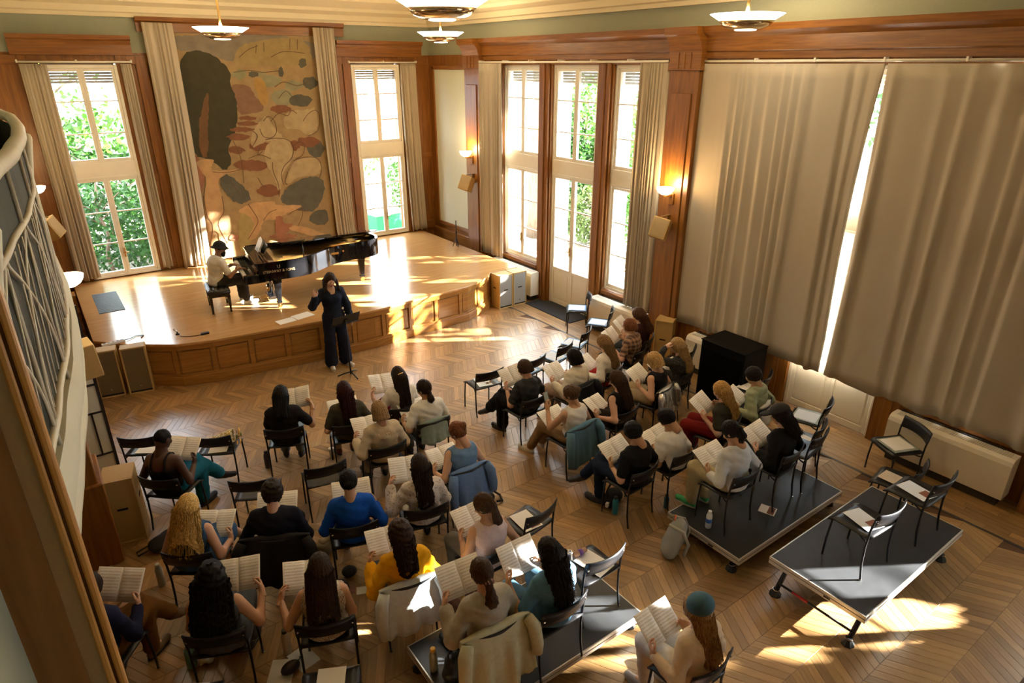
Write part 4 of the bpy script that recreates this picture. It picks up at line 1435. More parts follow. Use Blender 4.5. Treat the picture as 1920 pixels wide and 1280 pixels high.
def riser(x0, x1, y0, y1, z, label):
    cx_, cy_ = (x0 + x1) / 2, (y0 + y1) / 2
    o = empty('stage_riser', (cx_, cy_, 0))
    tag(o, label, 'platform', 'folding stage risers')
    a, b = (x1 - x0) / 2, (y1 - y0) / 2
    MB().box(-a + 0.012, a - 0.012, -b + 0.012, b - 0.012, z - 0.02, z).build('deck', RTOP, o)
    for (p0, p1, q0, q1) in ((-a, a, -b, -b + 0.012), (-a, a, b - 0.012, b), (-a, -a + 0.012, -b + 0.012, b - 0.012), (a - 0.012, a, -b + 0.012, b - 0.012)):
        m_ = MB()
        m_.box(p0, p1, q0, q1, z - 0.075, z + 0.001)
        m_.build('edge_profile', ALU, o, bevel=0.002)
        m_ = MB()
        e = 0.002
        m_.box(p0 - e, p1 + e, q0 - e, q1 + e, z - 0.036, z - 0.031)
        m_.build('edge_groove', mat('groove_dark', (0.08, 0.075, 0.07), 0.6), o)
    for s in (-1, 1):
        MB().cbox((s * (a + 0.003), 0.12 * s, z - 0.052), (0.004, 0.06, 0.016)).build('lock', LEGBLK, o)
    h = z - 0.075
    for sx in (-1, 1):
        for sy in (-1, 1):
            lx, ly = sx * (a - 0.05), sy * (b - 0.10)
            MB().tube([(lx - sx * 0.22, ly, h), (lx, ly, 0.05)], 0.024, 8).build('leg', LEGBLK, o, smooth=True)
            MB().lathe([(0.058, 0), (0.058, 0.012), (0.03, 0.05), (0.028, 0.075), (0, 0.075)], (lx, ly, 0), 8).build('rubber_foot', mat('rubber', (0.012, 0.012, 0.012), 0.6), o)
            MB().lathe([(0.031, 0.062), (0.031, 0.072)], (lx, ly, 0), 10).build('foot_ring', CHROME, o)
        MB().tube([(sx * (a - 0.08), -b + 0.1, 0.12), (sx * (a - 0.08), b - 0.1, 0.12)], 0.012, 6).build('brace', LEGBLK, o, smooth=True)
    return o


riser(4.78, 6.68, 2.76, 3.68, ZA, 'low folding riser carrying the grey sweater and the black cap')
rB = riser(4.84, 6.74, 1.58, 2.50, ZB_, 'higher folding riser with two empty chairs at the lower right')
MB().tube([(-0.871, 0.06, 0.1205), (-0.871, 0.22, 0.1205)], 0.0128, 8).build('red_sleeve', mat('red_tape', (0.5, 0.02, 0.015), 0.5), rB, smooth=True)
riser(1.66, 3.53, 2.86, 3.78, ZC_, 'low folding riser at the bottom centre, flooded by sunlight')


# ================================================================== GRAND PIANO
PB = mat('piano_black', (0.006, 0.006, 0.007), 0.06, var=0.0, coat=0.6)
PGOLD = mat('piano_plate', (0.62, 0.36, 0.10), 0.35, 0.7, var=0.1)
piano = empty('grand_piano', (2.86, 11.80, ZS), R(-7))
tag(piano, 'polished black concert grand piano with its lid on the short prop', 'piano')
# outline in plan: x from keyboard (0) to tail, y to the bass side (+)
W_, LN = 0.70, 2.42
out_pts = [(0.0, -W_), (0.62, -W_), (0.80, -0.66), (0.98, -0.56), (1.16, -0.40), (1.36, -0.24), (1.60, -0.13), (1.85, -0.08), (2.08, -0.06), (2.26, -0.01), (2.38, 0.12), (LN, 0.30), (2.39, 0.50), (2.28, 0.64), (2.10, W_), (0.0, W_)]


def smooth_poly(p, it=2, keep=2):
    for _ in range(it):
        q = []
        n_ = len(p)
        for i in range(n_):
            a, b = p[i], p[(i + 1) % n_]
            if (a[0] < 0.01 and b[0] < 0.01):
                q += [a, b]
                continue
            if a[0] < 0.01:
                q += [a, (a[0] * 0.25 + b[0] * 0.75, a[1] * 0.25 + b[1] * 0.75)]
            elif b[0] < 0.01:
                q += [(a[0] * 0.75 + b[0] * 0.25, a[1] * 0.75 + b[1] * 0.25), b]
            else:
                q += [(a[0] * 0.75 + b[0] * 0.25, a[1] * 0.75 + b[1] * 0.25), (a[0] * 0.25 + b[0] * 0.75, a[1] * 0.25 + b[1] * 0.75)]
        p = []
        for c in q:
            if not p or (abs(c[0] - p[-1][0]) + abs(c[1] - p[-1][1])) > 1e-6:
                p.append(c)
    return p


rim_o = smooth_poly(out_pts)
cx_, cy_ = 1.1, 0.08
rim_i = [(cx_ + (x - cx_) * (1 - 0.05 / max(0.3, math.hypot(x - cx_, y - cy_))), cy_ + (y - cy_) * (1 - 0.05 / max(0.3, math.hypot(x - cx_, y - cy_)))) for x, y in rim_o]
ZP0, ZP1 = 0.56, 0.88
m_ = MB()
nr = len(rim_o)
vs = [(x, y, ZP0) for x, y in rim_o] + [(x, y, ZP1) for x, y in rim_o] + [(x, y, ZP1) for x, y in rim_i] + [(x, y, ZP0 + 0.1) for x, y in rim_i]
fs = []
for i in range(nr):
    j = (i + 1) % nr
    if rim_o[i][0] < 0.01 and rim_o[j][0] < 0.01:
        pass
    fs += [(i, j, nr + j, nr + i), (nr + i, nr + j, 2 * nr + j, 2 * nr + i), (2 * nr + i, 2 * nr + j, 3 * nr + j, 3 * nr + i)]
fs.append(tuple(range(nr - 1, -1, -1)))
m_.add(vs, fs)
rim = m_.build('rim', PB, piano, auto=40)
inner = [(x, y) for x, y in rim_i]
MB().prism(inner, ZP0 + 0.10, ZP0 + 0.19).build('soundboard', PGOLD, piano)
for i in range(7):
    y = -0.42 + i * 0.15
    MB().cbox((0.95 + 0.1 * i, y * 0.75 + 0.08, ZP0 + 0.205), (1.1 + 0.06 * i, 0.03, 0.03)).build('plate_rib', PGOLD, piano)
strm = MB()
for i in range(40):
    y = -0.55 + i * 0.03
    xe = 0.8 + 1.4 * (i / 40) ** 0.8
    strm.tube([(0.30, y, ZP0 + 0.235), (xe, y * 0.9 + 0.05, ZP0 + 0.235)], 0.0016, 4)
tag(strm.build('strings', CHROME, piano), kind='stuff')
MB().box(0.20, 0.32, -W_ + 0.06, W_ - 0.06, ZP0 + 0.10, ZP0 + 0.27).build('pin_block', mat('pinblock_dark', (0.05, 0.03, 0.015), 0.4), piano)
# keybed, keys, fallboard
MB().box(-0.24, 0.10, -W_, W_, 0.545, 0.62).build('keybed', PB, piano, bevel=0.006)
for s in (-1, 1):
    MB().prism([(-0.24, s * W_), (0.10, s * W_), (0.10, s * (W_ - 0.07)), (-0.24, s * (W_ - 0.07))][::s], 0.60, 0.70).build('key_cheek', PB, piano, bevel=0.015, seg=3)
    MB().extrude([(-0.02, s * (W_ - 0.035) - 0.03, 0.66), (0.14, s * (W_ - 0.035) - 0.03, 0.66), (0.14, s * (W_ - 0.035) - 0.03, ZP1)], (0, 0.06, 0)).build('arm', PB, piano, bevel=0.01)
wk = MB(); bk = MB()
kw = (2 * W_ - 0.16) / 52
for i in range(52):
    y = -W_ + 0.08 + i * kw
    wk.box(-0.225, -0.06, y + 0.0006, y + kw - 0.0006, 0.62, 0.645)
    if (i % 7) in (0, 1, 3, 4, 5):
        bk.box(-0.17, -0.06, y + kw - 0.006, y + kw + 0.006, 0.645, 0.658)
tag(wk.build('white_keys', mat('ivory', (0.8, 0.77, 0.68), 0.3, var=0.02), piano), kind='stuff')
tag(bk.build('black_keys', PB, piano), kind='stuff')
MB().extrude([(-0.06, -W_ + 0.07, 0.62), (-0.03, -W_ + 0.07, 0.62), (0.05, -W_ + 0.07, 0.80), (0.02, -W_ + 0.07, 0.80)], (0, 2 * W_ - 0.14, 0)).build('fallboard', PB, piano, bevel=0.004)
MB().box(-0.03, 0.20, -W_ + 0.05, W_ - 0.05, ZP1 - 0.03, ZP1 - 0.005).build('desk_shelf', PB, piano, bevel=0.004)
# music desk, leaning back, with an open tablet-like score on it
rot = Matrix.Rotation(R(-62), 3, 'Y')
MB().cbox((0.22, 0.05, ZP1 + 0.11), (0.24, 0.72, 0.012), rot).build('music_desk', PB, piano, bevel=0.006)
# lid: hinge on the bass side, raised on the short stick; front flap folded back
hinge = Vector((0, W_, ZP1 + 0.012))
al = R(10.5)
lid_o = [(x, y) for x, y in rim_o if x > 0.44]
lid_o = [(0.44, -W_)] + lid_o + [(0.44, W_)]


def lidmap(x, y, t):
    d = W_ - y
    return (x, W_ - d * math.cos(al) - t * math.sin(al) * 0, ZP1 + 0.012 + d * math.sin(al) + t)


m_ = MB()
nl = len(lid_o)
vs = [lidmap(x, y, 0) for x, y in lid_o] + [lidmap(x, y, 0.022) for x, y in lid_o]
fs = [tuple(range(nl - 1, -1, -1)), tuple(range(nl, 2 * nl))] + [(i, (i + 1) % nl, nl + (i + 1) % nl, nl + i) for i in range(nl)]
m_.add(vs, fs)
lid = m_.build('lid', PB, piano, auto=40)
m_ = MB()
fl = [(0.45, -W_ + 0.01), (0.86, -0.60), (0.86, W_ - 0.01), (0.45, W_ - 0.01)]
vs = [lidmap(x, y, 0.026) for x, y in fl] + [lidmap(x, y, 0.046) for x, y in fl]
m_.add(vs, [(3, 2, 1, 0), (4, 5, 6, 7), (0, 1, 5, 4), (1, 2, 6, 5), (2, 3, 7, 6), (3, 0, 4, 7)])
m_.build('front_flap', PB, lid)
MB().tube([(0.80, -W_ + 0.10, ZP1 - 0.02), lidmap(0.80, -W_ + 0.10, 0.0)], 0.011, 8).build('prop_stick', PB, piano, smooth=True)
for (x, y) in ((0.30, -0.52), (0.30, 0.52), (2.05, 0.28)):
    m_ = MB()
    m_.prism([(x - 0.075, y - 0.075), (x + 0.075, y - 0.075), (x + 0.075, y + 0.075), (x - 0.075, y + 0.075)], 0.46, ZP0)
    vs = []
    for (h, r_) in ((0.46, 0.065), (0.13, 0.038), (0.10, 0.048), (0.085, 0.036)):
        vs += [(x - r_, y - r_, h), (x + r_, y - r_, h), (x + r_, y + r_, h), (x - r_, y + r_, h)]
    fs = []
    for k in range(3):
        for j in range(4):
            j2 = (j + 1) % 4
            fs.append((k * 4 + j2, k * 4 + j, (k + 1) * 4 + j, (k + 1) * 4 + j2))
    m_.add(vs, fs)
    lg = m_.build('leg', PB, piano, bevel=0.006)
    MB().lathe([(0.042, -0.018), (0.042, 0.018)], (x, y, 0.042), 16, axis='y').build('caster', BRASS, lg, smooth=False)
    MB().tube([(x, y, 0.04), (x, y, 0.09)], 0.02, 8).build('caster_fork', BRASS, lg)
# pedal lyre
ly = empty('pedal_lyre'); ly.parent = piano
for s in (-0.09, 0.09):
    MB().tube([(0.30, s, 0.54), (0.28, s * 1.3, 0.32), (0.26, s, 0.10)], 0.016, 8).build('lyre_post', PB, ly, smooth=True)
MB().box(0.18, 0.32, -0.17, 0.17, 0.05, 0.11).build('lyre_box', PB, ly, bevel=0.008)
for s in (-0.09, 0.0, 0.09):
    MB().box(0.05, 0.20, s - 0.014, s + 0.014, 0.05, 0.062).build('pedal', BRASS, ly, bevel=0.005)
# printed maker's name on the near cheek of the rim: small gilt marks
cu = bpy.data.curves.new('maker_name', 'FONT')
cu.body = 'STEINWAY & SONS'
cu.size = 0.062
cu.extrude = 0.0006
cu.align_x = 'CENTER'
cu.materials.append(mat('gilt_letter', (0.75, 0.58, 0.32), 0.4, 0.6, var=0.0))
_t = bpy.data.objects.new('maker_text', cu)
_me = bpy.data.meshes.new_from_object(_t)
bpy.data.objects.remove(_t)
to = link('maker_name', _me, piano)
to.location = (0.34, -W_ - 0.0015, 0.70)
to.rotation_euler = (R(90), 0, 0)
lyr = MB()
for s in (-1, 1):
    lyr.tube([(0.34 + s * 0.006, -W_ - 0.002, 0.77), (0.34 + s * 0.022, -W_ - 0.002, 0.79), (0.34 + s * 0.014, -W_ - 0.002, 0.81), (0.34 + s * 0.026, -W_ - 0.002, 0.825)], 0.003, 5)
lyr.build('maker_emblem', mat('gilt_letter', (0, 0, 0)), piano)

# bench
bn = empty('piano_bench', (2.22, 11.82, ZS), R(-7))
tag(bn, 'black buttoned leather piano bench on four legs', 'bench')


def pad(u, v):
    x = (u - 0.5) * 0.36; y = (v - 0.5) * 0.60
    e = min(1, 6 * min(u, 1 - u, v, 1 - v) + 0.15)
    return (x, y, 0.39 + 0.055 * e ** 0.6 - 0.014 * abs(math.sin(PI * 4 * u) * math.sin(PI * 6 * v)) ** 0.4 * 0 - 0.016 * (1 - abs(math.sin(PI * 4 * u)) ** 0.5 * abs(math.sin(PI * 6 * v)) ** 0.5))


m_ = MB().grid(pad, 24, 36)
m_.box(-0.18, 0.18, -0.30, 0.30, 0.35, 0.40)
m_.build('cushion', mat('black_leather', (0.012, 0.012, 0.013), 0.28, var=0.1), bn, smooth=True)
MB().box(-0.17, 0.17, -0.29, 0.29, 0.29, 0.35).build('frame', PB, bn, bevel=0.005)
for sx in (-1, 1):
    for sy in (-1, 1):
        x, y = sx * 0.145, sy * 0.265
        m_ = MB()
        vs = []
        for (h, r_) in ((0.29, 0.026), (0.03, 0.016), (0.0, 0.018)):
            vs += [(x - r_, y - r_, h), (x + r_, y - r_, h), (x + r_, y + r_, h), (x - r_, y + r_, h)]
        fs = [(11, 10, 9, 8)]
        for k in range(2):
            for j in range(4):
                j2 = (j + 1) % 4
                fs.append((k * 4 + j2, k * 4 + j, (k + 1) * 4 + j, (k + 1) * 4 + j2))
        m_.add(vs, fs)
        m_.build('leg', PB, bn)
for s in (-1, 1):
    MB().lathe([(0.022, 0), (0.022, 0.03), (0, 0.03)], (0, s * 0.30, 0.32), 12, axis='y').build('knob', BLACKSTEEL, bn)

# music stand of the conductor
mst = empty('music_stand', (3.53, 9.33, 0), R(180 + 8))
tag(mst, 'black music stand in front of the conductor', 'music stand')
MB().tube([(0, 0, 0.03), (0, 0.0, 0.55), (0.0, 0.02, 0.98)], [0.013, 0.011, 0.009], 8).build('pole', BLACKSTEEL, mst, smooth=True)
for a in (90, 210, 330):
    c_, s_ = math.cos(R(a)), math.sin(R(a))
    MB().tube([(0, 0, 0.07), (0.10 * c_, 0.10 * s_, 0.05), (0.21 * c_, 0.21 * s_, 0.012)], 0.012, 6).build('leg', BLACKSTEEL, mst, smooth=True)
rot = Matrix.Rotation(R(62), 3, 'X')
dk = MB().cbox((0, 0.03, 1.0), (0.48, 0.19, 0.006), rot).build('desk', BLACKSTEEL, mst, bevel=0.002)
MB().cbox((0, -0.02, 0.905), (0.48, 0.035, 0.005)).build('ledge', BLACKSTEEL, mst)
MB().cbox((0.0, 0.02, 0.985), (0.05, 0.05, 0.05), rot).build('tilt_clamp', BLACKSTEEL, mst)
# ================================================================== PEOPLE
F32 = np.float32


def surf_net(fn, lo, hi, h):
    """naive surface nets on the zero level of fn(X,Y,Z); returns verts (n,3), quads (m,4)"""
    lo = np.array(lo, F32) - h; hi = np.array(hi, F32) + h
    n = np.maximum(((hi - lo) / h).astype(int) + 2, 3)
    xs = [lo[i] + h * np.arange(n[i], dtype=F32) for i in range(3)]
    X, Y, Z = np.meshgrid(*xs, indexing='ij', sparse=True)
    Fv = fn(X, Y, Z).astype(F32)
    s = Fv < 0
    c = np.zeros(tuple(n - 1), np.int8)
    corners = [(i, j, k) for i in (0, 1) for j in (0, 1) for k in (0, 1)]
    for (i, j, k) in corners:
        c += s[i:n[0] - 1 + i, j:n[1] - 1 + j, k:n[2] - 1 + k]
    mixed = (c > 0) & (c < 8)
    idx = np.argwhere(mixed)
    if len(idx) == 0:
        return np.zeros((0, 3)), np.zeros((0, 4), int)
    vid = -np.ones(mixed.shape, np.int64)
    vid[mixed] = np.arange(len(idx))
    val = {}
    for (i, j, k) in corners:
        val[(i, j, k)] = Fv[idx[:, 0] + i, idx[:, 1] + j, idx[:, 2] + k]
    acc = np.zeros((len(idx), 3), F32); cnt = np.zeros(len(idx), F32)
    for a in corners:
        for ax in range(3):
            if a[ax] == 1:
                continue
            b = list(a); b[ax] = 1; b = tuple(b)
            va, vb = val[a], val[b]
            m = (va < 0) != (vb < 0)
            t = np.where(m, va / np.where(m, va - vb, 1), 0)
            p = np.zeros((len(idx), 3), F32)
            for q in range(3):
                p[:, q] = a[q]
            p[:, ax] += t
            acc += p * m[:, None]; cnt += m
    verts = (idx + acc / cnt[:, None]) * h + lo
    quads = []
    for ax in range(3):
        o1, o2 = [(1, 2), (2, 0), (0, 1)][ax]
        sl0 = [slice(None)] * 3; sl1 = [slice(None)] * 3
        sl0[ax] = slice(0, n[ax] - 1); sl1[ax] = slice(1, n[ax])
        A = s[tuple(sl0)]; B = s[tuple(sl1)]
        e = np.argwhere(A != B)
        ok = (e[:, o1] > 0) & (e[:, o2] > 0) & (e[:, o1] < n[o1] - 1) & (e[:, o2] < n[o2] - 1)
        e = e[ok]
        inside = A[e[:, 0], e[:, 1], e[:, 2]]
        def cell(d1, d2):
            q = e.copy()
            q[:, o1] -= d1; q[:, o2] -= d2
            return vid[q[:, 0], q[:, 1], q[:, 2]]
        q4 = np.stack([cell(1, 1), cell(0, 1), cell(0, 0), cell(1, 0)], 1)
        q4[~inside] = q4[~inside][:, ::-1]
        quads.append(q4)
    return verts, np.concatenate(quads)


def smin(a, b, k):
    h = np.clip(0.5 + 0.5 * (b - a) / k, 0, 1)
    return b + (a - b) * h - k * h * (1 - h)


def smax(a, b, k):
    return -smin(-a, -b, k)


def cap(X, Y, Z, a, b, ra, rb):
    ax, ay, az = a
    bx, by, bz = b[0] - ax, b[1] - ay, b[2] - az
    L2 = bx * bx + by * by + bz * bz + 1e-9
    t = np.clip(((X - ax) * bx + (Y - ay) * by + (Z - az) * bz) / L2, 0, 1)
    return np.sqrt((X - ax - t * bx) ** 2 + (Y - ay - t * by) ** 2 + (Z - az - t * bz) ** 2) - (ra + (rb - ra) * t)


def ell(X, Y, Z, c, r):
    k0 = np.sqrt(((X - c[0]) / r[0]) ** 2 + ((Y - c[1]) / r[1]) ** 2 + ((Z - c[2]) / r[2]) ** 2)
    return (k0 - 1) * min(r)


def np_mesh(name, parts, mats, smooth=True):
    """parts: list of (verts, faces(list or array), material index or array)"""
    vs, fs, mi = [], [], []
    o = 0
    for v, f, m in parts:
        v = np.asarray(v, float)
        if len(v) == 0:
            continue
        vs.append(v)
        f = np.asarray(f)
        fs.append(f + o)
        mi.append(np.full(len(f), m) if np.isscalar(m) else np.asarray(m))
        o += len(v)
    V = np.concatenate(vs)
    me = bpy.data.meshes.new(name)
    nf = sum(len(f) for f in fs)
    me.vertices.add(len(V))
    me.vertices.foreach_set('co', V.astype(F32).ravel())
    loops = np.concatenate([f.ravel() for f in fs])
    tot = np.concatenate([np.full(len(f), f.shape[1]) for f in fs])
    me.loops.add(len(loops))
    me.loops.foreach_set('vertex_index', loops.astype(np.int32))
    me.polygons.add(nf)
    me.polygons.foreach_set('loop_start', (np.cumsum(tot) - tot).astype(np.int32))
    me.polygons.foreach_set('loop_total', tot.astype(np.int32))
    me.polygons.foreach_set('material_index', np.concatenate(mi).astype(np.int32))
    me.polygons.foreach_set('use_smooth', np.full(nf, smooth))
    for m in mats:
        me.materials.append(m)
    me.update(calc_edges=True)
    me.validate()
    return me


# ---- head and hand templates
def head_sdf(X, Y, Z):
    d = ell(X, Y, Z, (0, -0.008, 0.018), (0.074, 0.094, 0.096))
    d = smin(d, ell(X, Y, Z, (0, 0.026, -0.048), (0.054, 0.060, 0.062)), 0.035)
    d = smin(d, ell(X, Y, Z, (0, 0.055, -0.088), (0.026, 0.026, 0.020)), 0.025)
    d = smin(d, cap(X, Y, Z, (0, -0.022, -0.05), (0, -0.04, -0.17), 0.050, 0.052), 0.03)
    for s in (-1, 1):
        d = smax(d, -ell(X, Y, Z, (s * 0.031, 0.096, 0.008), (0.021, 0.016, 0.013)), 0.012)
        d = smin(d, ell(X, Y, Z, (s * 0.040, 0.066, -0.026), (0.022, 0.02, 0.018)), 0.02)
        d = smin(d, ell(X, Y, Z, (s * 0.076, -0.008, -0.006), (0.010, 0.020, 0.031)), 0.010)
        d = smin(d, cap(X, Y, Z, (s * 0.018, 0.086, 0.028), (s * 0.045, 0.076, 0.026), 0.008, 0.006), 0.012)
    d = smin(d, cap(X, Y, Z, (0, 0.086, 0.012), (0, 0.104, -0.022), 0.008, 0.012), 0.010)
    d = smin(d, ell(X, Y, Z, (0, 0.086, -0.050), (0.024, 0.010, 0.006)), 0.006)
    d = smin(d, ell(X, Y, Z, (0, 0.084, -0.060), (0.020, 0.011, 0.007)), 0.006)
    return d


HEAD_V, HEAD_F = surf_net(head_sdf, (-0.1, -0.12, -0.2), (0.1, 0.13, 0.13), 0.0085)
_c = HEAD_V[HEAD_F].mean(1)
HEAD_M = np.zeros(len(HEAD_F), int)
HEAD_M[(np.abs(_c[:, 0]) < 0.024) & (_c[:, 1] > 0.078) & (_c[:, 2] < -0.044) & (_c[:, 2] > -0.066)] = 3
EYE = []
for s in (-1, 1):
    v, f = surf_net(lambda X, Y, Z: ell(X, Y, Z, (s * 0.031, 0.078, 0.008), (0.0125, 0.0125, 0.0125)), (s * 0.031 - 0.014, 0.064, -0.006), (s * 0.031 + 0.014, 0.092, 0.022), 0.004)
    cc = v[f].mean(1)
    EYE.append((v, f, np.where(cc[:, 1] > 0.0885, 2, 1)))


def hand_sdf(curl, thumb_in):
    """right hand, wrist at origin, fingers along +y, thumb towards -x, palm towards -z"""
    segs = []
    fingers = [(-0.030, 0.078, 0.062, 0.0088), (-0.010, 0.083, 0.070, 0.0090), (0.010, 0.080, 0.065, 0.0086), (0.029, 0.072, 0.052, 0.0078)]
    for i, (x, y0, L, r_) in enumerate(fingers):
        p = Vector((x, y0, 0)); a = 0.0
        for k, part in enumerate((0.44, 0.31, 0.25)):
            a += curl * (0.8, 1.0, 0.7)[k] * (1 + 0.08 * i)
            q = p + Vector((x * 0.06, math.cos(a) * L * part, -math.sin(a) * L * part))
            segs.append((tuple(p), tuple(q), r_ * (1 - 0.08 * k), r_ * (0.92 - 0.08 * k)))
            p = q
    t0 = Vector((-0.030, 0.022, -0.004)); t1 = Vector((-0.056, 0.048, -0.012 - 0.012 * thumb_in)); t2 = Vector((-0.058 + 0.012 * thumb_in, 0.078, -0.020 - 0.018 * thumb_in)); t3 = Vector((-0.050 + 0.02 * thumb_in, 0.100, -0.026 - 0.02 * thumb_in))
    segs += [(tuple(t0), tuple(t1), 0.015, 0.0115), (tuple(t1), tuple(t2), 0.011, 0.010), (tuple(t2), tuple(t3), 0.0098, 0.0078)]

    def fn(X, Y, Z):
        d = ell(X, Y, Z, (0.0, 0.048, 0.0), (0.043, 0.052, 0.0165))
        d = smin(d, cap(X, Y, Z, (0, -0.045, 0.0), (0, 0.02, 0.0), 0.026, 0.026), 0.022)
        d = smin(d, ell(X, Y, Z, (-0.024, 0.03, -0.006), (0.02, 0.03, 0.016)), 0.012)
        for a, b, ra, rb in segs:
            d = smin(d, cap(X, Y, Z, a, b, ra, rb), 0.0035)
        return d
    return fn


HANDS = {}
for nm, (cu_, ti) in dict(grip=(0.62, 1.0), rest=(0.22, 0.2), open=(0.12, -0.2)).items():
    HANDS[nm] = surf_net(hand_sdf(cu_, ti), (-0.075, -0.05, -0.09), (0.05, 0.165, 0.03), 0.0058)


def frame_m(y, up):
    y = Vector(y).normalized()
    x = y.cross(Vector(up)).normalized()
    z = x.cross(y)
    return np.array([[x.x, y.x, z.x], [x.y, y.y, z.y], [x.z, y.z, z.z]])


def hand_part(kind, side, wrist, direction, back, scale=0.95):
    """side +1 right / -1 left; back = outward normal of the back of the hand"""
    v, f = HANDS[kind]
    v = v.copy()
    if side < 0:
        v[:, 0] *= -1
        f = f[:, ::-1]
    M = frame_m(direction, back)
    return (v * scale) @ M.T + np.array(wrist), f, 0


def ik(a, b, l1, l2, pole):
    a, b, pole = Vector(a), Vector(b), Vector(pole)
    d = b - a
    L = d.length
    if L > (l1 + l2) * 0.995:
        b = a + d * ((l1 + l2) * 0.995 / L)
        d = b - a; L = d.length
    L = max(L, abs(l1 - l2) + 0.02)
    x = (L * L + l1 * l1 - l2 * l2) / (2 * L)
    h = math.sqrt(max(0, l1 * l1 - x * x))
    u = d.normalized()
    p = (pole - u * pole.dot(u)).normalized()
    return a + u * x + p * h, b


SKIN = {}


def skin_mat(c):
    k = 'skin_%d_%d_%d' % tuple(int(q * 255) for q in c)
    if k not in MATS:
        m = mat(k, c, 0.5, var=0.08, scale=14, spec=0.35)
        b = m.node_tree.nodes['Principled BSDF']
        b.inputs['Subsurface Weight'].default_value = 0.06
        b.inputs['Subsurface Radius'].default_value = (0.02, 0.008, 0.004)
    return MATS[k]


def cloth_mat(c, key='', rough=0.85, bump=0.25, var=0.14):
    return mat('cloth%s_%d_%d_%d' % ((key,) + tuple(int(q * 255) for q in c)), c, rough, var=var, scale=38, bump=bump, spec=0.12, sheen=0.0)


def plaid_mat():
    if 'plaid' in MATS:
        return MATS['plaid']
    m, nt, b = _base('plaid')
    N, L = nt.nodes, nt.links
    tc = N.new('ShaderNodeTexCoord'); sp = N.new('ShaderNodeSeparateXYZ')
    L.new(tc.outputs['Object'], sp.inputs[0])
    outs = []
    for i in (0, 2):
        mu = N.new('ShaderNodeMath'); mu.operation = 'MULTIPLY'; mu.inputs[1].default_value = 16
        L.new(sp.outputs[i], mu.inputs[0])
        fr = N.new('ShaderNodeMath'); fr.operation = 'FRACT'; L.new(mu.outputs[0], fr.inputs[0])
        gt = N.new('ShaderNodeMath'); gt.operation = 'GREATER_THAN'; gt.inputs[1].default_value = 0.5; L.new(fr.outputs[0], gt.inputs[0])
        outs.append(gt.outputs[0])
    ad = N.new('ShaderNodeMath'); ad.operation = 'ADD'; L.new(outs[0], ad.inputs[0]); L.new(outs[1], ad.inputs[1])
    rp = N.new('ShaderNodeValToRGB')
    rp.color_ramp.elements[0].color = (0.34, 0.20, 0.12, 1)
    rp.color_ramp.elements[1].color = (0.07, 0.035, 0.025, 1)
    mu = N.new('ShaderNodeMath'); mu.operation = 'MULTIPLY'; mu.inputs[1].default_value = 0.5
    L.new(ad.outputs[0], mu.inputs[0]); L.new(mu.outputs[0], rp.inputs[0])
    L.new(rp.outputs[0], b.inputs['Base Color'])
    b.inputs['Roughness'].default_value = 0.85
    MATS['plaid'] = m
    return m


def spots_mat(key, base, dot, scale=70, thr=0.62):
    if key in MATS:
        return MATS[key]
    m, nt, b = _base(key)
    N, L = nt.nodes, nt.links
    tc = N.new('ShaderNodeTexCoord'); nz = N.new('ShaderNodeTexNoise')
    nz.inputs['Scale'].default_value = scale
    L.new(tc.outputs['Object'], nz.inputs['Vector'])
    rp = N.new('ShaderNodeValToRGB')
    rp.color_ramp.elements[0].position = thr - 0.02; rp.color_ramp.elements[0].color = tuple(base) + (1,)
    rp.color_ramp.elements[1].position = thr + 0.02; rp.color_ramp.elements[1].color = tuple(dot) + (1,)
    L.new(nz.outputs['Fac'], rp.inputs[0]); L.new(rp.outputs[0], b.inputs['Base Color'])
    b.inputs['Roughness'].default_value = 0.9
    MATS[key] = m
    return m


EYEW = mat('eye_white', (0.75, 0.73, 0.70), 0.3, var=0)
IRIS = mat('iris', (0.03, 0.02, 0.015), 0.2, var=0)
PRINT = score_mat()
COVER = mat('score_cover', (0.74, 0.72, 0.69), 0.7, var=0.03)


def music_score(c, normal, updir, label, w=0.19, h=0.268, fold=14, group='open music scores', loose=False):
    """an open booklet: two gently curved leaves around a spine"""
    nrm = Vector(normal).normalized()
    up = Vector(updir); up = (up - nrm * up.dot(nrm)).normalized()
    rt = up.cross(nrm).normalized()
    o = empty('music_score', c)
    tag(o, label, 'music score', group)
    for s in (-1, 1):
        def fn(u, v, s=s):
            a = u * w
            lift = math.sin(R(fold)) * a * (1.0 - 0.35 * u) + 0.010 * math.sin(PI * min(1, u * 2.2))
            p = rt * (s * a * math.cos(R(fold) * (1 - 0.5 * u))) + nrm * lift + up * ((v - 0.5) * h)
            return p
        if s > 0:
            m_ = MB().grid(fn, 8, 3, uvs=True)
        else:
            m_ = MB().grid(lambda u, v: fn(1 - u, v), 8, 3, uvs=True)
        pg = m_.build('page', [PRINT, COVER], o, smooth=True)
        sd = pg.modifiers.new('t', 'SOLIDIFY'); sd.thickness = 0.003; sd.offset = -1.0
        sd.material_offset = 1; sd.material_offset_rim = 1
    return o


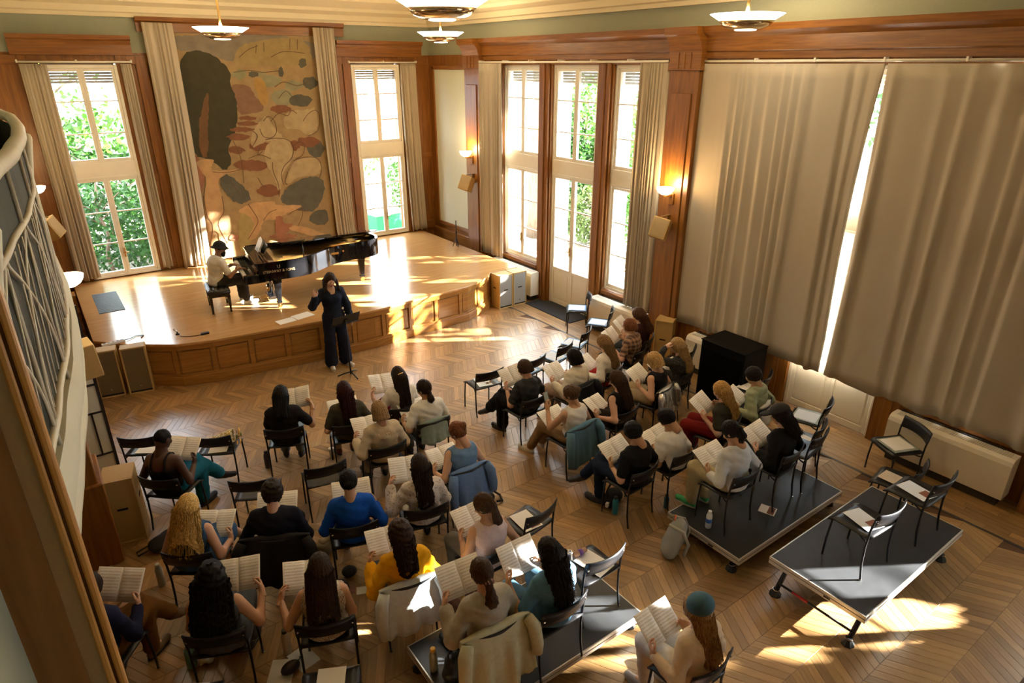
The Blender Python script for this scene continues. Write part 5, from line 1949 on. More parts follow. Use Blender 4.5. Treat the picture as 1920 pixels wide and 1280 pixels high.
def person(key, who, P):
    """P: dict of pose and clothing; local frame faces +y, origin on the floor under the pelvis"""
    rr = random.Random(sum(ord(c) for c in key) * 7 + len(key))
    x0, y0, z0, brg = P['at']
    r_, f_ = frame(brg)
    pose = P.get('pose', 'sit')
    sc = P.get('size', 0.95)
    skin = P.get('skin', (0.55, 0.33, 0.22))
    seat = P.get('seat', 0.445)
    lean = P.get('lean', 0.02)
    standing = pose == 'stand'
    hw = P.get('hips', 1.0); bw_ = P.get('build', 1.0)
    if standing:
        pz = 0.90
        pel = Vector((0, 0, pz)); hd = Vector((P.get('headx', 0), 0.05, 1.535)); nb = Vector((0, 0.0, 1.37)); ch = Vector((0, 0.005, 1.20)); wa = Vector((0, 0, 1.03))
    else:
        pz = seat + 0.085
        hz = P.get('headz', 1.05)
        pel = Vector((0, 0, pz)); hd = Vector((P.get('headx', 0), lean + 0.05, hz)); nb = Vector((0, lean - 0.01, hz - 0.165)); ch = Vector((0, lean * 0.5 - 0.02, hz - 0.30)); wa = Vector((0, -0.03, pz + 0.10))
    shz = nb.z - 0.045
    sh = {s: Vector((s * 0.150 * bw_, nb.y + 0.005, shz)) for s in (-1, 1)}
    L1, L2 = 0.262 * sc / 0.95, 0.232 * sc / 0.95
    score_o = None
    # ---- score and hands
    sco = P.get('score')
    wr, hk, hdir, hback = {}, {}, {}, {}
    if sco:
        sC = Vector(sco)
        nn_ = (hd + Vector((0, -0.05, 0.05)) - sC).normalized()
        nn_ = (nn_ + Vector((0, -0.15, P.get('flat', 0.25)))).normalized()
        upv = Vector((0, 0.75, 0.6))
        upv = (upv - nn_ * upv.dot(nn_)).normalized()
        rtv = upv.cross(nn_).normalized()
        if rtv.x < 0:
            rtv = -rtv
        for s in (-1, 1):
            tip = sC + rtv * (s * 0.19) - upv * 0.07 + nn_ * 0.03
            wr[s] = tip - upv * 0.05 - Vector((0, 0.05, 0.01)) + rtv * (s * 0.02)
            hk[s] = 'grip'
            hdir[s] = (tip - wr[s]).normalized() + upv * 0.5 - rtv * (s * 0.15)
            hback[s] = rtv * s * 0.9 - nn_ * 0.5
    else:
        for s in (-1, 1):
            wr[s] = Vector((s * 0.10, 0.26, seat + 0.17)); hk[s] = 'rest'; hdir[s] = Vector((-s * 0.3, 1, -0.1)); hback[s] = Vector((0, 0.1, 1))
    for s, d in P.get('hand', {}).items():
        wr[s] = Vector(d[0]); hdir[s] = Vector(d[1]); hback[s] = Vector(d[2]); hk[s] = d[3]
    el = {}
    for s in (-1, 1):
        pole = P.get('pole', {}).get(s, (s * 0.55, -0.35, -1.0))
        el[s], wr[s] = ik(sh[s], wr[s], L1, L2, pole)
    # ---- legs
    hip = {s: Vector((s * 0.088, 0.0 if standing else 0.03, pz - (0.03 if standing else 0.012))) for s in (-1, 1)}
    lg = P.get('legs', 'flat')
    if standing:
        kn = {-1: Vector((-0.11, 0.03, 0.50)), 1: Vector((0.11, 0.03, 0.50))}
        an = {-1: Vector((-0.13, -0.01, 0.085)), 1: Vector((0.12, 0.0, 0.085))}
        toe = {-1: Vector((-0.35, 1, 0)), 1: Vector((0.15, 1, 0))}
    else:
        kz = seat + 0.05
        sp = P.get('knees', 0.10)
        kn = {s: Vector((s * sp, 0.415, kz)) for s in (-1, 1)}
        an = {s: Vector((s * (sp - 0.005), 0.385 + rr.uniform(-0.04, 0.05), 0.085)) for s in (-1, 1)}
        toe = {s: Vector((s * 0.2, 1, 0)) for s in (-1, 1)}
        if lg == 'cross':
            kn[1] = Vector((-0.02, 0.42, kz + 0.09)); an[1] = Vector((-0.16, 0.60, 0.30)); toe[1] = Vector((-0.4, 0.8, -0.45))
        elif lg == 'crossl':
            kn[-1] = Vector((0.03, 0.42, kz + 0.09)); an[-1] = Vector((0.20, 0.60, 0.28)); toe[-1] = Vector((0.5, 0.8, -0.35))
        elif lg == 'out':
            an = {s: Vector((s * 0.10, 0.66, 0.075)) for s in (-1, 1)}
            kn = {s: Vector((s * 0.11, 0.42, kz + 0.01)) for s in (-1, 1)}
        elif lg == 'tuck':
            an = {s: Vector((s * 0.08, 0.20, 0.085)) for s in (-1, 1)}
    ww = 0.012

    def torso(X, Y, Z, g=0.0):
        d = ell(X, Y, Z, tuple(pel + Vector((0, -0.01, 0.01))), (0.156 * hw + g, 0.112 * hw + g, 0.105 + g))
        ys = 1.32
        Ya = (Y - wa.y) * ys + wa.y
        d2 = cap(X, Ya, Z, tuple(pel), tuple(ch), 0.124 * hw + g, 0.130 * bw_ + g) / ys
        d = smin(d, d2, 0.05)
        d = smin(d, ell(X, Y, Z, tuple(ch + Vector((0, 0.0, 0.03))), (0.140 * bw_ + g, 0.096 * bw_ + g, 0.150 + g)), 0.05)
        d = smin(d, cap(X, Y, Z, tuple(sh[-1] + Vector((0.02, 0, 0))), tuple(sh[1] - Vector((0.02, 0, 0))), 0.056 + g, 0.056 + g), 0.045)
        if P.get('bust', True):
            d = smin(d, cap(X, Y, Z, tuple(ch + Vector((-0.06, 0.085, 0.02))), tuple(ch + Vector((0.06, 0.085, 0.02))), 0.045 + g, 0.045 + g), 0.05)
        return d

    def arm(X, Y, Z, s, g=0.0, lo=1.0, loose=0.0):
        d = cap(X, Y, Z, tuple(sh[s]), tuple(el[s]), 0.050 + g, 0.040 + g + loose)
        if lo > 0:
            e2 = el[s].lerp(wr[s], lo)
            d = smin(d, cap(X, Y, Z, tuple(el[s]), tuple(e2), 0.040 + g + loose, (0.026 + g + loose * 1.2) if lo > 0.6 else 0.036 + g + loose), 0.02)
        return d

    def leg(X, Y, Z, s, g=0.0, lo=1.0, flare=0.0):
        d = cap(X, Y, Z, tuple(hip[s]), tuple(kn[s]), 0.086 * hw + g, 0.058 + g + flare * 0.3)
        if lo > 0:
            e2 = kn[s].lerp(an[s], lo)
            d = smin(d, cap(X, Y, Z, tuple(kn[s]), tuple(e2), 0.056 + g + flare * 0.4, 0.040 + g + flare), 0.03)
        return d
    pts = [pel, hd, nb, ch] + list(sh.values()) + list(el.values()) + list(wr.values()) + list(kn.values()) + list(an.values())
    A = np.array([tuple(p) for p in pts])
    lo_, hi_ = A.min(0) - 0.13, A.max(0) + 0.13
    lo_[1] = min(lo_[1], -0.22)
    seedv = rr.uniform(0, 6)

    def wrinkle(X, Y, Z, a=0.0035):
        return a * (np.sin(46 * X + 30 * Z + 3 * np.sin(17 * Z + seedv)) * np.sin(38 * Y - 22 * Z + seedv) + 0.7 * np.sin(70 * Z + 25 * X + seedv * 2))
    # body
    def body(X, Y, Z):
        d = torso(X, Y, Z)
        d = smin(d, cap(X, Y, Z, tuple(nb + Vector((0, 0, -0.02))), tuple(hd + Vector((0, -0.03, -0.06))), 0.055, 0.048), 0.03)
        for s in (-1, 1):
            d = smin(d, arm(X, Y, Z, s), 0.02)
            d = smin(d, leg(X, Y, Z, s), 0.03)
            d = smin(d, cap(X, Y, Z, tuple(an[s]), tuple(an[s] + toe[s].normalized() * 0.13 + Vector((0, 0, -0.05))), 0.036, 0.028), 0.02)
        return d
    bv, bf = surf_net(body, lo_, (hi_[0], hi_[1] + 0.1, hd.z), 0.0185)
    parts = [(bv, bf, 0)]
    # head
    pit, yaw, rol = P.get('look', (24, 0, 0))
    Rh = (Matrix.Rotation(R(-yaw), 3, 'Z') @ Matrix.Rotation(R(rol), 3, 'Y') @ Matrix.Rotation(R(-pit), 3, 'X'))
    Rn = np.array(Rh)
    hs = P.get('headsize', 0.95)
    hv = (HEAD_V * hs) @ Rn.T + np.array(tuple(hd))
    parts.append((hv, HEAD_F, HEAD_M))
    for v, f, m in EYE:
        parts.append(((v * hs) @ Rn.T + np.array(tuple(hd)), f, m))
    for s in (-1, 1):
        parts.append(hand_part(hk[s], s, tuple(wr[s]), hdir[s], hback[s], 0.95))
    lip = mat('lip_%d' % int(skin[0] * 100), (skin[0] * 0.85, skin[1] * 0.55, skin[2] * 0.55), 0.4, var=0.0)
    me = np_mesh('person', parts, [skin_mat(skin), EYEW, IRIS, lip])
    o = link('person', me)
    o.location = (x0, y0, z0)
    o.rotation_euler = (0, 0, -R(brg))
    tag(o, who[0].upper() + who[1:] if False else P.get('label', who), 'person', P.get('group', 'singers of the choir'))

    def garment(name, fn, m, h=0.0165, lo=None, hi=None):
        v, f = surf_net(fn, lo if lo is not None else lo_, hi if hi is not None else (hi_[0], hi_[1] + 0.06, hd.z), h)
        if len(v) == 0:
            return None
        return link(name, np_mesh(name, [(v, f, 0)], [m]), o)
    # ---- top
    ttype, tcol = P['top'][0], P['top'][1]
    tm = P.get('top_mat') or cloth_mat(tcol)
    g = 0.018
    zcut = pz - 0.06

    def neckhole(X, Y, Z, r, drop, back=0.0):
        return cap(X, Y, Z, tuple(nb + Vector((0, 0.02, 0.10))), tuple(nb + Vector((0, 0.055, -drop))), r, r * 0.75)

    def top_fn(X, Y, Z):
        w_ = wrinkle(X, Y, Z, P.get('folds', 0.0035))
        d = torso(X, Y, Z, g)
        if ttype in ('long', 'tee', 'hood', 'blouse'):
            lo = dict(long=0.93, hood=0.93, blouse=0.9, tee=-1)[ttype]
            loose = 0.012 if ttype in ('blouse',) else (0.006 if ttype == 'hood' else 0.002)
            for s in (-1, 1):
                if ttype == 'tee':
                    e2 = sh[s].lerp(el[s], 0.72)
                    d = smin(d, cap(X, Y, Z, tuple(sh[s]), tuple(e2), 0.060, 0.062), 0.025)
                else:
                    d = smin(d, arm(X, Y, Z, s, g * 0.8, lo, loose), 0.025)
        d = d + w_
        if ttype in ('tank', 'strap'):
            for s in (-1, 1):
                d = smax(d, -(cap(X, Y, Z, tuple(sh[s] + Vector((s * 0.05, 0, 0.03))), tuple(sh[s] + Vector((s * 0.035, 0, -0.10))), 0.070, 0.045)), 0.008)
            d = smax(d, -cap(X, Y, Z, tuple(nb + Vector((0, -0.01, 0.12))), tuple(nb + Vector((0, 0.0, -0.015))), 0.085, 0.062), 0.008)
            if ttype == 'strap':
                zb = ch.z + 0.03
                d = np.maximum(d, np.minimum(Z - zb, np.abs(np.abs(X) - 0.075) - 0.012))
        else:
            rn = P.get('neck', 0.066)
            d = smax(d, -neckhole(X, Y, Z, rn, P.get('vneck', 0.0)), 0.006)
        return np.maximum(d, zcut - Z)
    garment('top', top_fn, tm)
    if ttype == 'hood':
        def hood(X, Y, Z):
            d = ell(X, Y, Z, tuple(nb + Vector((0, -0.075, 0.0))), (0.115, 0.06, 0.085))
            d = smin(d, cap(X, Y, Z, tuple(nb + Vector((-0.075, -0.02, 0.03))), tuple(nb + Vector((0.075, -0.02, 0.03))), 0.04, 0.04), 0.04)
            return smax(d, -ell(X, Y, Z, tuple(nb + Vector((0, 0.0, 0.09))), (0.085, 0.085, 0.09)), 0.012) + wrinkle(X, Y, Z, 0.003)
        garment('hood', hood, tm, 0.015)
    if P.get('collar'):
        def coll(X, Y, Z):
            ang = np.arctan2(X, Y)
            c = nb + Vector((0, 0.0, -0.01))
            d = ell(X, Y, Z, tuple(c + Vector((0, 0, -0.045))), (0.175, 0.135, 0.072))
            d = d + 0.004 * np.sin(ang * 26)
            d = np.maximum(d, (c.z - 0.085) - Z)
            return smax(d, -cap(X, Y, Z, tuple(nb + Vector((0, 0, 0.1))), tuple(nb), 0.066, 0.06), 0.006)
        garment('ruffled_collar', coll, cloth_mat(P['collar']), 0.012)
    # ---- bottom
    btype, bcol = P['bottom']
    bm_ = P.get('bottom_mat') or cloth_mat(bcol, 'b')
    g2 = 0.014
    flare = P.get('flare', 0.008)

    def bot_fn(X, Y, Z):
        w_ = wrinkle(X, Y, Z, 0.003)
        d = ell(X, Y, Z, tuple(pel + Vector((0, -0.01, 0.01))), (0.160 * hw + g2, 0.118 * hw + g2, 0.105 + g2))
        if btype in ('skirt', 'dress'):
            for s in (-1, 1):
                d = smin(d, leg(X, Y, Z, s, 0.03, 0.0), 0.06)
                d = smin(d, cap(X, Y, Z, tuple(kn[s]), tuple(kn[s].lerp(an[s], P.get('hem', 0.65))), 0.085, 0.085 + P.get('hemflare', 0.02)), 0.06)
            d = smin(d, cap(X, Y, Z, tuple(pel + Vector((0, 0.1, -0.02))), (0, 0.40, kn[1].z - 0.02), 0.07, 0.06), 0.07)
            ang = X * 60
            d = d + 0.006 * np.sin(ang + 3 * np.sin(Z * 6))
        else:
            lo = dict(trousers=0.93, shorts=0.0, cropped=0.6)[btype]
            for s in (-1, 1):
                d = smin(d, leg(X, Y, Z, s, g2, lo, flare), 0.03)
        d = d + w_
        return np.maximum(d, Z - (pz + P.get('waist', 0.10)))
    garment('skirt' if btype in ('skirt', 'dress') else 'trousers', bot_fn, bm_, 0.0175, lo_, (hi_[0] + 0.02, hi_[1] + 0.06, pz + 0.17))
    # ---- shoes
    shc = P.get('shoes', (0.03, 0.03, 0.03))
    for s in (-1, 1):
        t = toe[s].normalized()
        hl = an[s] + Vector((0, 0, -0.045)) - t * 0.02
        if not standing and an[s].z > 0.15:
            hl = an[s] + Vector((0, 0, -0.03)) - t * 0.015

        def shoe(X, Y, Z):
            e = hl + t * 0.19
            d = cap(X, Y, Z, tuple(hl), tuple(e), 0.038, 0.034)
            d = smin(d, cap(X, Y, Z, tuple(an[s] + Vector((0, 0, 0.01))), tuple(hl + t * 0.08), 0.040, 0.036), 0.03)
            if an[s].z < 0.15:
                d = smax(d, 0.004 - Z, 0.006)
            return d
        c0 = np.array(tuple(hl)); c1 = np.array(tuple(hl + t * 0.21))
        lo = np.minimum(c0, c1) - 0.06; hi = np.maximum(c0, c1) + 0.06; hi[2] += 0.06
        sv, sf = surf_net(shoe, lo, hi, 0.011)
        so_ = link('shoe', np_mesh('shoe', [(sv, sf, 0)], [mat('shoe_%d_%d_%d' % tuple(int(q * 255) for q in shc), shc, 0.5, var=0.1)]), o)
        if an[s].z < 0.15 and P.get('sole', True):
            m_ = MB()
            rtx = Vector((t.y, -t.x, 0))
            oc = []
            for k in range(14):
                a = 2 * PI * k / 14
                q = hl + t * (0.085 + 0.130 * math.cos(a)) + rtx * (0.040 * math.sin(a))
                oc.append((q.x, q.y))
            if (oc[1][0] - oc[0][0]) * (oc[2][1] - oc[1][1]) - (oc[1][1] - oc[0][1]) * (oc[2][0] - oc[1][0]) < 0:
                oc.reverse()
            m_.prism(oc, 0.0, 0.018)
            m_.build('sole', mat('sole_pale', (0.6, 0.57, 0.5), 0.6) if sum(shc) > 0.5 else mat('sole_dark', (0.02, 0.02, 0.02), 0.6), so_)
    # ---- hair
    hp = P.get('hair')
    if hp:
        style, hc = hp[0], hp[1]
        Ln = hp[2] if len(hp) > 2 else 0.3
        Rt = Rn.T
        hx, hy, hz_ = tuple(hd)
        wave = P.get('wave', 0.0)
        curl = style in ('curly', 'afro') or P.get('curl', 0) > 0
        wd = P.get('hairw', 1.0)
        fs = P.get('face', 1.0)
        spd = P.get('spread', 1.0)

        def hair(X, Y, Z):
            U, V, W = X - hx, Y - hy, Z - hz_
            a = (Rt[0, 0] * U + Rt[0, 1] * V + Rt[0, 2] * W) / hs
            b = (Rt[1, 0] * U + Rt[1, 1] * V + Rt[1, 2] * W) / hs
            c = (Rt[2, 0] * U + Rt[2, 1] * V + Rt[2, 2] * W) / hs
            th = dict(buzz=0.001, short=0.016, bun=0.012, pony=0.011, curly=0.028, afro=0.024).get(style, 0.013)
            d = ell(a, b, c, (0, -0.012, 0.022), (0.077 + th, 0.097 + th, 0.099 + th))
            if style == 'buzz':
                d = smax(d, -(c + 0.045 + 0.5 * (b + 0.02)), 0.02)
            cut = ell(a, b, c, (0, 0.115, -0.035), (0.064 * fs, 0.080 * fs, 0.098))
            d = smax(d, -cut, 0.012)
            if style in ('short', 'buzz', 'bun', 'pony'):
                d = smax(d, -ell(a, b, c, (0, 0.045, -0.125), (0.13, 0.105, 0.085)), 0.012)
            if style in ('bob',):
                e = cap(a, b * 0.9, c, (0, -0.03, 0.0), (0, -0.03, -Ln), 0.090 * wd, 0.098 * wd)
                e = smax(e, -Ln - c, 0.01)
                d = smin(d, smax(e, -ell(a, b, c, (0, 0.10, -0.08), (0.068, 0.10, 0.17)), 0.012), 0.02)
            if style in ('long', 'curly'):
                # falls by gravity behind the shoulders
                bl = 0.115 + 0.05 * (hd.y - wa.y)
                y1 = min(nb.y, ch.y) - 0.105 - hd.y
                e = cap(U / (1.28 * wd), V, W, (0, -0.055, 0.0), (0, y1 - 0.02, -Ln), 0.070, 0.058 * spd) * 0.9
                e = smax(e, -Ln - 0.02 - W + 0.02 * np.sin(U * 50), 0.01)
                d = smin(d, e, 0.035)
                if P.get('front', False):
                    for s in (-1, 1):
                        d = smin(d, cap(U, V, W, (s * 0.085, 0.01, 0.0), (s * 0.11, 0.05, -Ln * 0.75), 0.022, 0.024), 0.02)
            if style == 'bun':
                d = smin(d, ell(a, b, c, hp[3] if len(hp) > 3 else (0, -0.10, 0.07), (0.048, 0.042, 0.045)), 0.012)
            if style == 'pony':
                p0 = hp[3] if len(hp) > 3 else (0, -0.115, 0.01)
                d = smin(d, ell(a, b, c, p0, (0.026, 0.03, 0.026)), 0.012)
                px, py, pz_ = (Rn @ (np.array(p0) * hs))
                d = smin(d, cap(U, V, W, (px, py, pz_), (px * 1.4, py - 0.035, pz_ - Ln * 0.5), 0.024, 0.040 * wd), 0.015)
                d = smin(d, cap(U, V, W, (px * 1.4, py - 0.035, pz_ - Ln * 0.5), (px * 1.3, py - 0.01, pz_ - Ln), 0.040 * wd, 0.014), 0.02)
            an_ = np.arctan2(U, -V + 0.02)
            if curl:
                d = d + 0.0085 * np.sin(95 * U + 3 * np.sin(60 * W)) * np.sin(88 * V + 2.0 * np.sin(70 * U)) * np.sin(92 * W + seedv) + 0.005 * np.sin(150 * W + 40 * U)
            elif style not in ('buzz', 'short'):
                d = d + 0.0042 * np.sin(an_ * 30 + wave * 3 * np.sin(W * 34 + an_ * 3 + seedv) + seedv)
            else:
                d = d + 0.003 * np.sin(80 * U + 60 * W + seedv) * np.sin(75 * V)
            return d
        H = np.array(tuple(hd))
        ext = Ln if style in ('long', 'curly', 'pony', 'bob') else 0.02
        lo = H - np.array([0.17, 0.24, max(0.14, ext + 0.10)]); hi = H + np.array([0.17, 0.15, 0.18])
        v, f = surf_net(hair, lo, hi, 0.0105)
        prt = [(v, f, 0)]
        # loose strands on the surface of long hair
        if style in ('long', 'curly', 'pony') and P.get('strands', 60):
            sm = MB()
            ns = P.get('strands', 60)
            for k in range(ns):
                if style == 'pony':
                    p0 = np.array(hp[3] if len(hp) > 3 else (0, -0.115, 0.01))
                    q0 = Vector(Rn @ (p0 * hs)) + hd
                    a_ = rr.uniform(0, 2 * PI); rad = 0.036 * wd
                    pts_ = [q0 + Vector((math.cos(a_) * rad * t ** 0.5, -0.03 * t + math.sin(a_) * rad * t ** 0.5, -Ln * t)) * 1.0 for t in (0.05, 0.3, 0.55, 0.8, 1.05)]
                else:
                    a_ = rr.uniform(-1.9, 1.9)
                    ca, sa = math.cos(a_), math.sin(a_)
                    l_ = Ln * rr.uniform(0.85, 1.08)
                    y1 = min(nb.y, ch.y) - 0.105 - hd.y
                    pts_ = []
                    for t in (0.0, 0.15, 0.3, 0.5, 0.7, 0.85, 1.0):
                        w__ = -l_ * t
                        cyy = -0.055 + (y1 - 0.02 + 0.055) * t
                        rx = (0.070 * (1 - t) + 0.058 * spd * t) * 1.28 * wd + 0.004
                        ry = 0.070 * (1 - t) + 0.058 * t + 0.004
                        jit = rr.uniform(-1, 1) * 0.006 + (0.012 * math.sin(w__ * 60 + k) if (wave >= 1 or curl) else 0)
                        pts_.append(hd + Vector((sa * (rx + jit), cyy - ca * (ry + jit), w__ + 0.01)))
                n_ = len(pts_)
                sm.tube(pts_, [0.0055 * (1 - 0.7 * i / (n_ - 1)) for i in range(n_)], 4, cap=False)
            prt.append((np.array(sm.v), np.array(sm.f), 0))
        link('hair', np_mesh('hair', prt, [hair_mat(hc)]), o)
    for fn_ in P.get('extra', []):
        fn_(o, hd, Rn, hs, dict(nb=nb, ch=ch, pel=pel, an=an, kn=kn, wr=wr))
    # ---- the score itself, a thing of its own
    if sco:
        M = Matrix.Translation((x0, y0, z0)) @ Matrix.Rotation(-R(brg), 4, 'Z')
        cW = M @ sC
        M3 = M.to_3x3()
        music_score(cW, M3 @ nn_, M3 @ upv, P.get('score_label', 'open music score held by the ' + who), fold=P.get('fold', 14))
    if pose == 'sit':
        r3, f3 = frame(brg)
        chair(key, x0 + f3.x * 0.07, y0 + f3.y * 0.07, z0, brg, P.get('chair_label', 'black chair under the ' + who))
    return o
# ---- small things worn or attached
def hl_pt(hd, Rn, hs, p):
    return Vector(Rn @ (np.array(p) * hs)) + hd


def glasses(o, hd, Rn, hs, J):
    mb = MB()
    for s in (-1, 1):
        c = [hl_pt(hd, Rn, hs, (s * 0.033 + 0.026 * math.cos(a), 0.104, 0.006 + 0.019 * math.sin(a))) for a in [2 * PI * k / 12 for k in range(12)]]
        mb.tube(c, 0.0025, 5, closed=True)
        mb.tube([hl_pt(hd, Rn, hs, (s * 0.059, 0.10, 0.010)), hl_pt(hd, Rn, hs, (s * 0.082, 0.0, 0.012))], 0.0025, 5)
    mb.tube([hl_pt(hd, Rn, hs, (-0.008, 0.106, 0.008)), hl_pt(hd, Rn, hs, (0.008, 0.106, 0.008))], 0.0025, 5)
    mb.build('glasses', mat('glasses_brown', (0.10, 0.04, 0.02), 0.3), o, smooth=True)


def head_part(name, sdf, m, box=(0.2, 0.24, 0.2), h=0.0095):
    def add(o, hd, Rn, hs, J):
        Rt = Rn.T
        x, y, z = tuple(hd)

        def fn(X, Y, Z):
            U, V, W = X - x, Y - y, Z - z
            a = (Rt[0, 0] * U + Rt[0, 1] * V + Rt[0, 2] * W) / hs
            b = (Rt[1, 0] * U + Rt[1, 1] * V + Rt[1, 2] * W) / hs
            c = (Rt[2, 0] * U + Rt[2, 1] * V + Rt[2, 2] * W) / hs
            return sdf(a, b, c)
        H = np.array(tuple(hd)); B = np.array(box)
        v, f = surf_net(fn, H - B, H + B, h)
        link(name, np_mesh(name, [(v, f, 0)], [m]), o)
    return add


def cap_sdf(a, b, c):
    d = ell(a, b, c, (0, -0.012, 0.034), (0.100, 0.120, 0.108))
    d = np.maximum(d, 0.045 - c + 0.12 * np.maximum(0, -b - 0.05) * 0 - 0.10 * (b))
    d = smin(d, np.maximum(ell(a, b, c, (0, 0.12, 0.046), (0.078, 0.105, 0.018)), -b + 0.02), 0.008)
    return d


def beret_sdf(a, b, c):
    d = ell(a, b * 0.9 - 0.02 * c, c, (0, -0.062, 0.062), (0.105, 0.098, 0.088))
    d = np.maximum(d, -(c * 0.75 - b * 0.66) + 0.018)
    rim = np.abs(c * 0.75 - b * 0.66 - 0.026) - 0.013
    return np.minimum(d, np.maximum(ell(a, b * 0.9 - 0.02 * c, c, (0, -0.062, 0.062), (0.111, 0.104, 0.094)), rim))


def bucket_sdf(a, b, c):
    d = ell(a, b, c, (0, -0.008, 0.04), (0.098, 0.114, 0.098))
    d = np.maximum(d, 0.035 - c)
    rr_ = np.sqrt((a / 0.92) ** 2 + (b + 0.005) ** 2)
    brim = np.maximum(np.abs(c - 0.045 + (rr_ - 0.1) * 0.75) - 0.007, rr_ - 0.158)
    return smin(d, np.maximum(brim, 0.085 - rr_), 0.01)


def beard_sdf(a, b, c):
    d = ell(a, b, c, (0, 0.045, -0.075), (0.060, 0.060, 0.060))
    d = smin(d, ell(a, b, c, (0, 0.06, -0.12), (0.040, 0.040, 0.045)), 0.02)
    d = smax(d, -ell(a, b, c, (0, 0.12, -0.035), (0.05, 0.05, 0.028)), 0.006)
    d = np.maximum(d, c + 0.018)
    return d + 0.003 * np.sin(110 * a) * np.sin(120 * c + 30 * b)


BLACKWOOL = mat('black_wool', (0.010, 0.010, 0.011), 0.9, var=0.2, scale=120, bump=0.2)
clip = head_part('hair_clip', lambda a, b, c: cap(a, b, c, (-0.035, -0.122, 0.02), (0.03, -0.122, 0.03), 0.010, 0.010), mat('clip_gold', (0.6, 0.42, 0.15), 0.3, 0.8))
band = head_part('hair_band', lambda a, b, c: ell(a, b, c, (0, -0.118, 0.012), (0.032, 0.016, 0.030)), mat('band_red', (0.35, 0.02, 0.03), 0.8))
scrunchie = head_part('scrunchie', lambda a, b, c: ell(a, b, c, (0, -0.112, -0.045), (0.040, 0.028, 0.024)) + 0.004 * np.sin(a * 160), mat('scrunchie_print', (0.32, 0.20, 0.20), 0.9, var=0.6, scale=90))
brows = None

# skin and hair colours
FAIR, TAN, OLIVE, BROWN, DEEP = (0.60, 0.36, 0.25), (0.50, 0.29, 0.18), (0.46, 0.27, 0.16), (0.20, 0.095, 0.05), (0.075, 0.033, 0.020)
BLK, DKB, MDB, BRN, AUB, BLD, SBL, DRD = (0.008, 0.007, 0.007), (0.022, 0.013, 0.009), (0.05, 0.027, 0.015), (0.10, 0.055, 0.028), (0.17, 0.065, 0.028), (0.52, 0.34, 0.13), (0.26, 0.165, 0.075), (0.030, 0.008, 0.009)
WHITE, CREAM, BLACK, NAVY, JEAN, GREYJ = (0.72, 0.71, 0.68), (0.66, 0.57, 0.43), (0.010, 0.010, 0.011), (0.012, 0.017, 0.040), (0.10, 0.15, 0.21), (0.13, 0.15, 0.16)

PEOPLE = {}


def add(key, who, at, score=None, **k):
    PEOPLE[key] = (who, dict(at=at, score=score, **k))


add('P1', 'person with sleek black hair and black t-shirt', (1.82, 7.18, 0, 23), (0.12, 0.36, 0.84), skin=TAN, hair=('long', BLK, 0.19), top=('tee', (0.014, 0.011, 0.012)), bottom=('trousers', (0.16, 0.21, 0.24)), shoes=(0.03, 0.03, 0.04), strands=40, look=(14, 10, 0))
add('P2', 'person with long dark red hair and olive top', (2.49, 6.83, 0, 10), (0.02, 0.36, 0.66), skin=TAN, hair=('long', DRD, 0.29), top=('tee', (0.055, 0.05, 0.035)), bottom=('cropped', (0.17, 0.21, 0.23)), shoes=(0.20, 0.08, 0.035), wave=1, score_label='music score on the lap of the person with dark red hair')
add('P3', 'person with very long dark hair and white blouse', (3.22, 6.82, 0, 5), (-0.12, 0.36, 0.84), skin=FAIR, hair=('long', DKB, 0.36), top=('tee', (0.66, 0.62, 0.55)), bottom=('skirt', (0.12, 0.010, 0.016)), waist=0.17, hem=0.5, extra=[clip], strands=80)
add('P4', 'person with dark braid and plain white t-shirt', (3.31, 6.30, 0, 2), (-0.04, 0.36, 0.64), skin=OLIVE, hair=('pony', DKB, 0.15, (-0.03, -0.09, -0.05)), top=('tee', (0.68, 0.66, 0.60)), bottom=('trousers', GREYJ), look=(22, -25, 0), build=1.06, hips=1.05, wave=1)
add('P5', 'person with blonde bob and ruffled cream collar', (2.62, 6.12, 0, 6), (-0.07, 0.35, 0.72), skin=FAIR, hair=('bob', SBL, 0.11), top=('blouse', (0.56, 0.47, 0.34)), collar=(0.62, 0.54, 0.40), bottom=('trousers', (0.30, 0.24, 0.18)), hairw=1.05)
add('P6', 'person with auburn bun and blue tank top', (3.11, 5.19, 0, 0), (-0.05, 0.32, 0.62), skin=FAIR, hair=('bun', AUB, 0.1, (0.02, -0.10, 0.055)), top=('tank', (0.12, 0.22, 0.40)), bottom=('trousers', (0.03, 0.035, 0.05)), look=(30, -20, 0), legs='flat')
add('P7', 'person with cropped black hair and bare back', (0.46, 6.92, 0, 43), (0.0, 0.35, 0.76), skin=DEEP, hair=('buzz', BLK), top=('strap', (0.012, 0.010, 0.012)), bottom=('trousers', (0.012, 0.13, 0.22)), legs='crossl', shoes=(0.015, 0.012, 0.02), flare=0.02, look=(18, 10, 0))
add('P8', 'person with long wavy brown hair and patterned blouse', (2.45, 4.87, 0, 15), (-0.08, 0.35, 0.85), skin=FAIR, hair=('long', DKB, 0.33), wave=2, top=('blouse', (0.6, 0.55, 0.5)), top_mat=spots_mat('blouse_print', (0.60, 0.55, 0.50), (0.28, 0.22, 0.20), 60, 0.6), bottom=('trousers', (0.6, 0.56, 0.48)), strands=90)
add('P9', 'person in bright blue sweater', (1.77, 5.03, 0, 19), (0.02, 0.35, 0.72), skin=TAN, hair=('bun', BLK, 0.1, (0.0, -0.105, -0.02)), top=('long', (0.008, 0.075, 0.42)), bottom=('trousers', (0.025, 0.025, 0.03)), shoes=(0.50, 0.40, 0.25), legs='cross', neck=0.075)
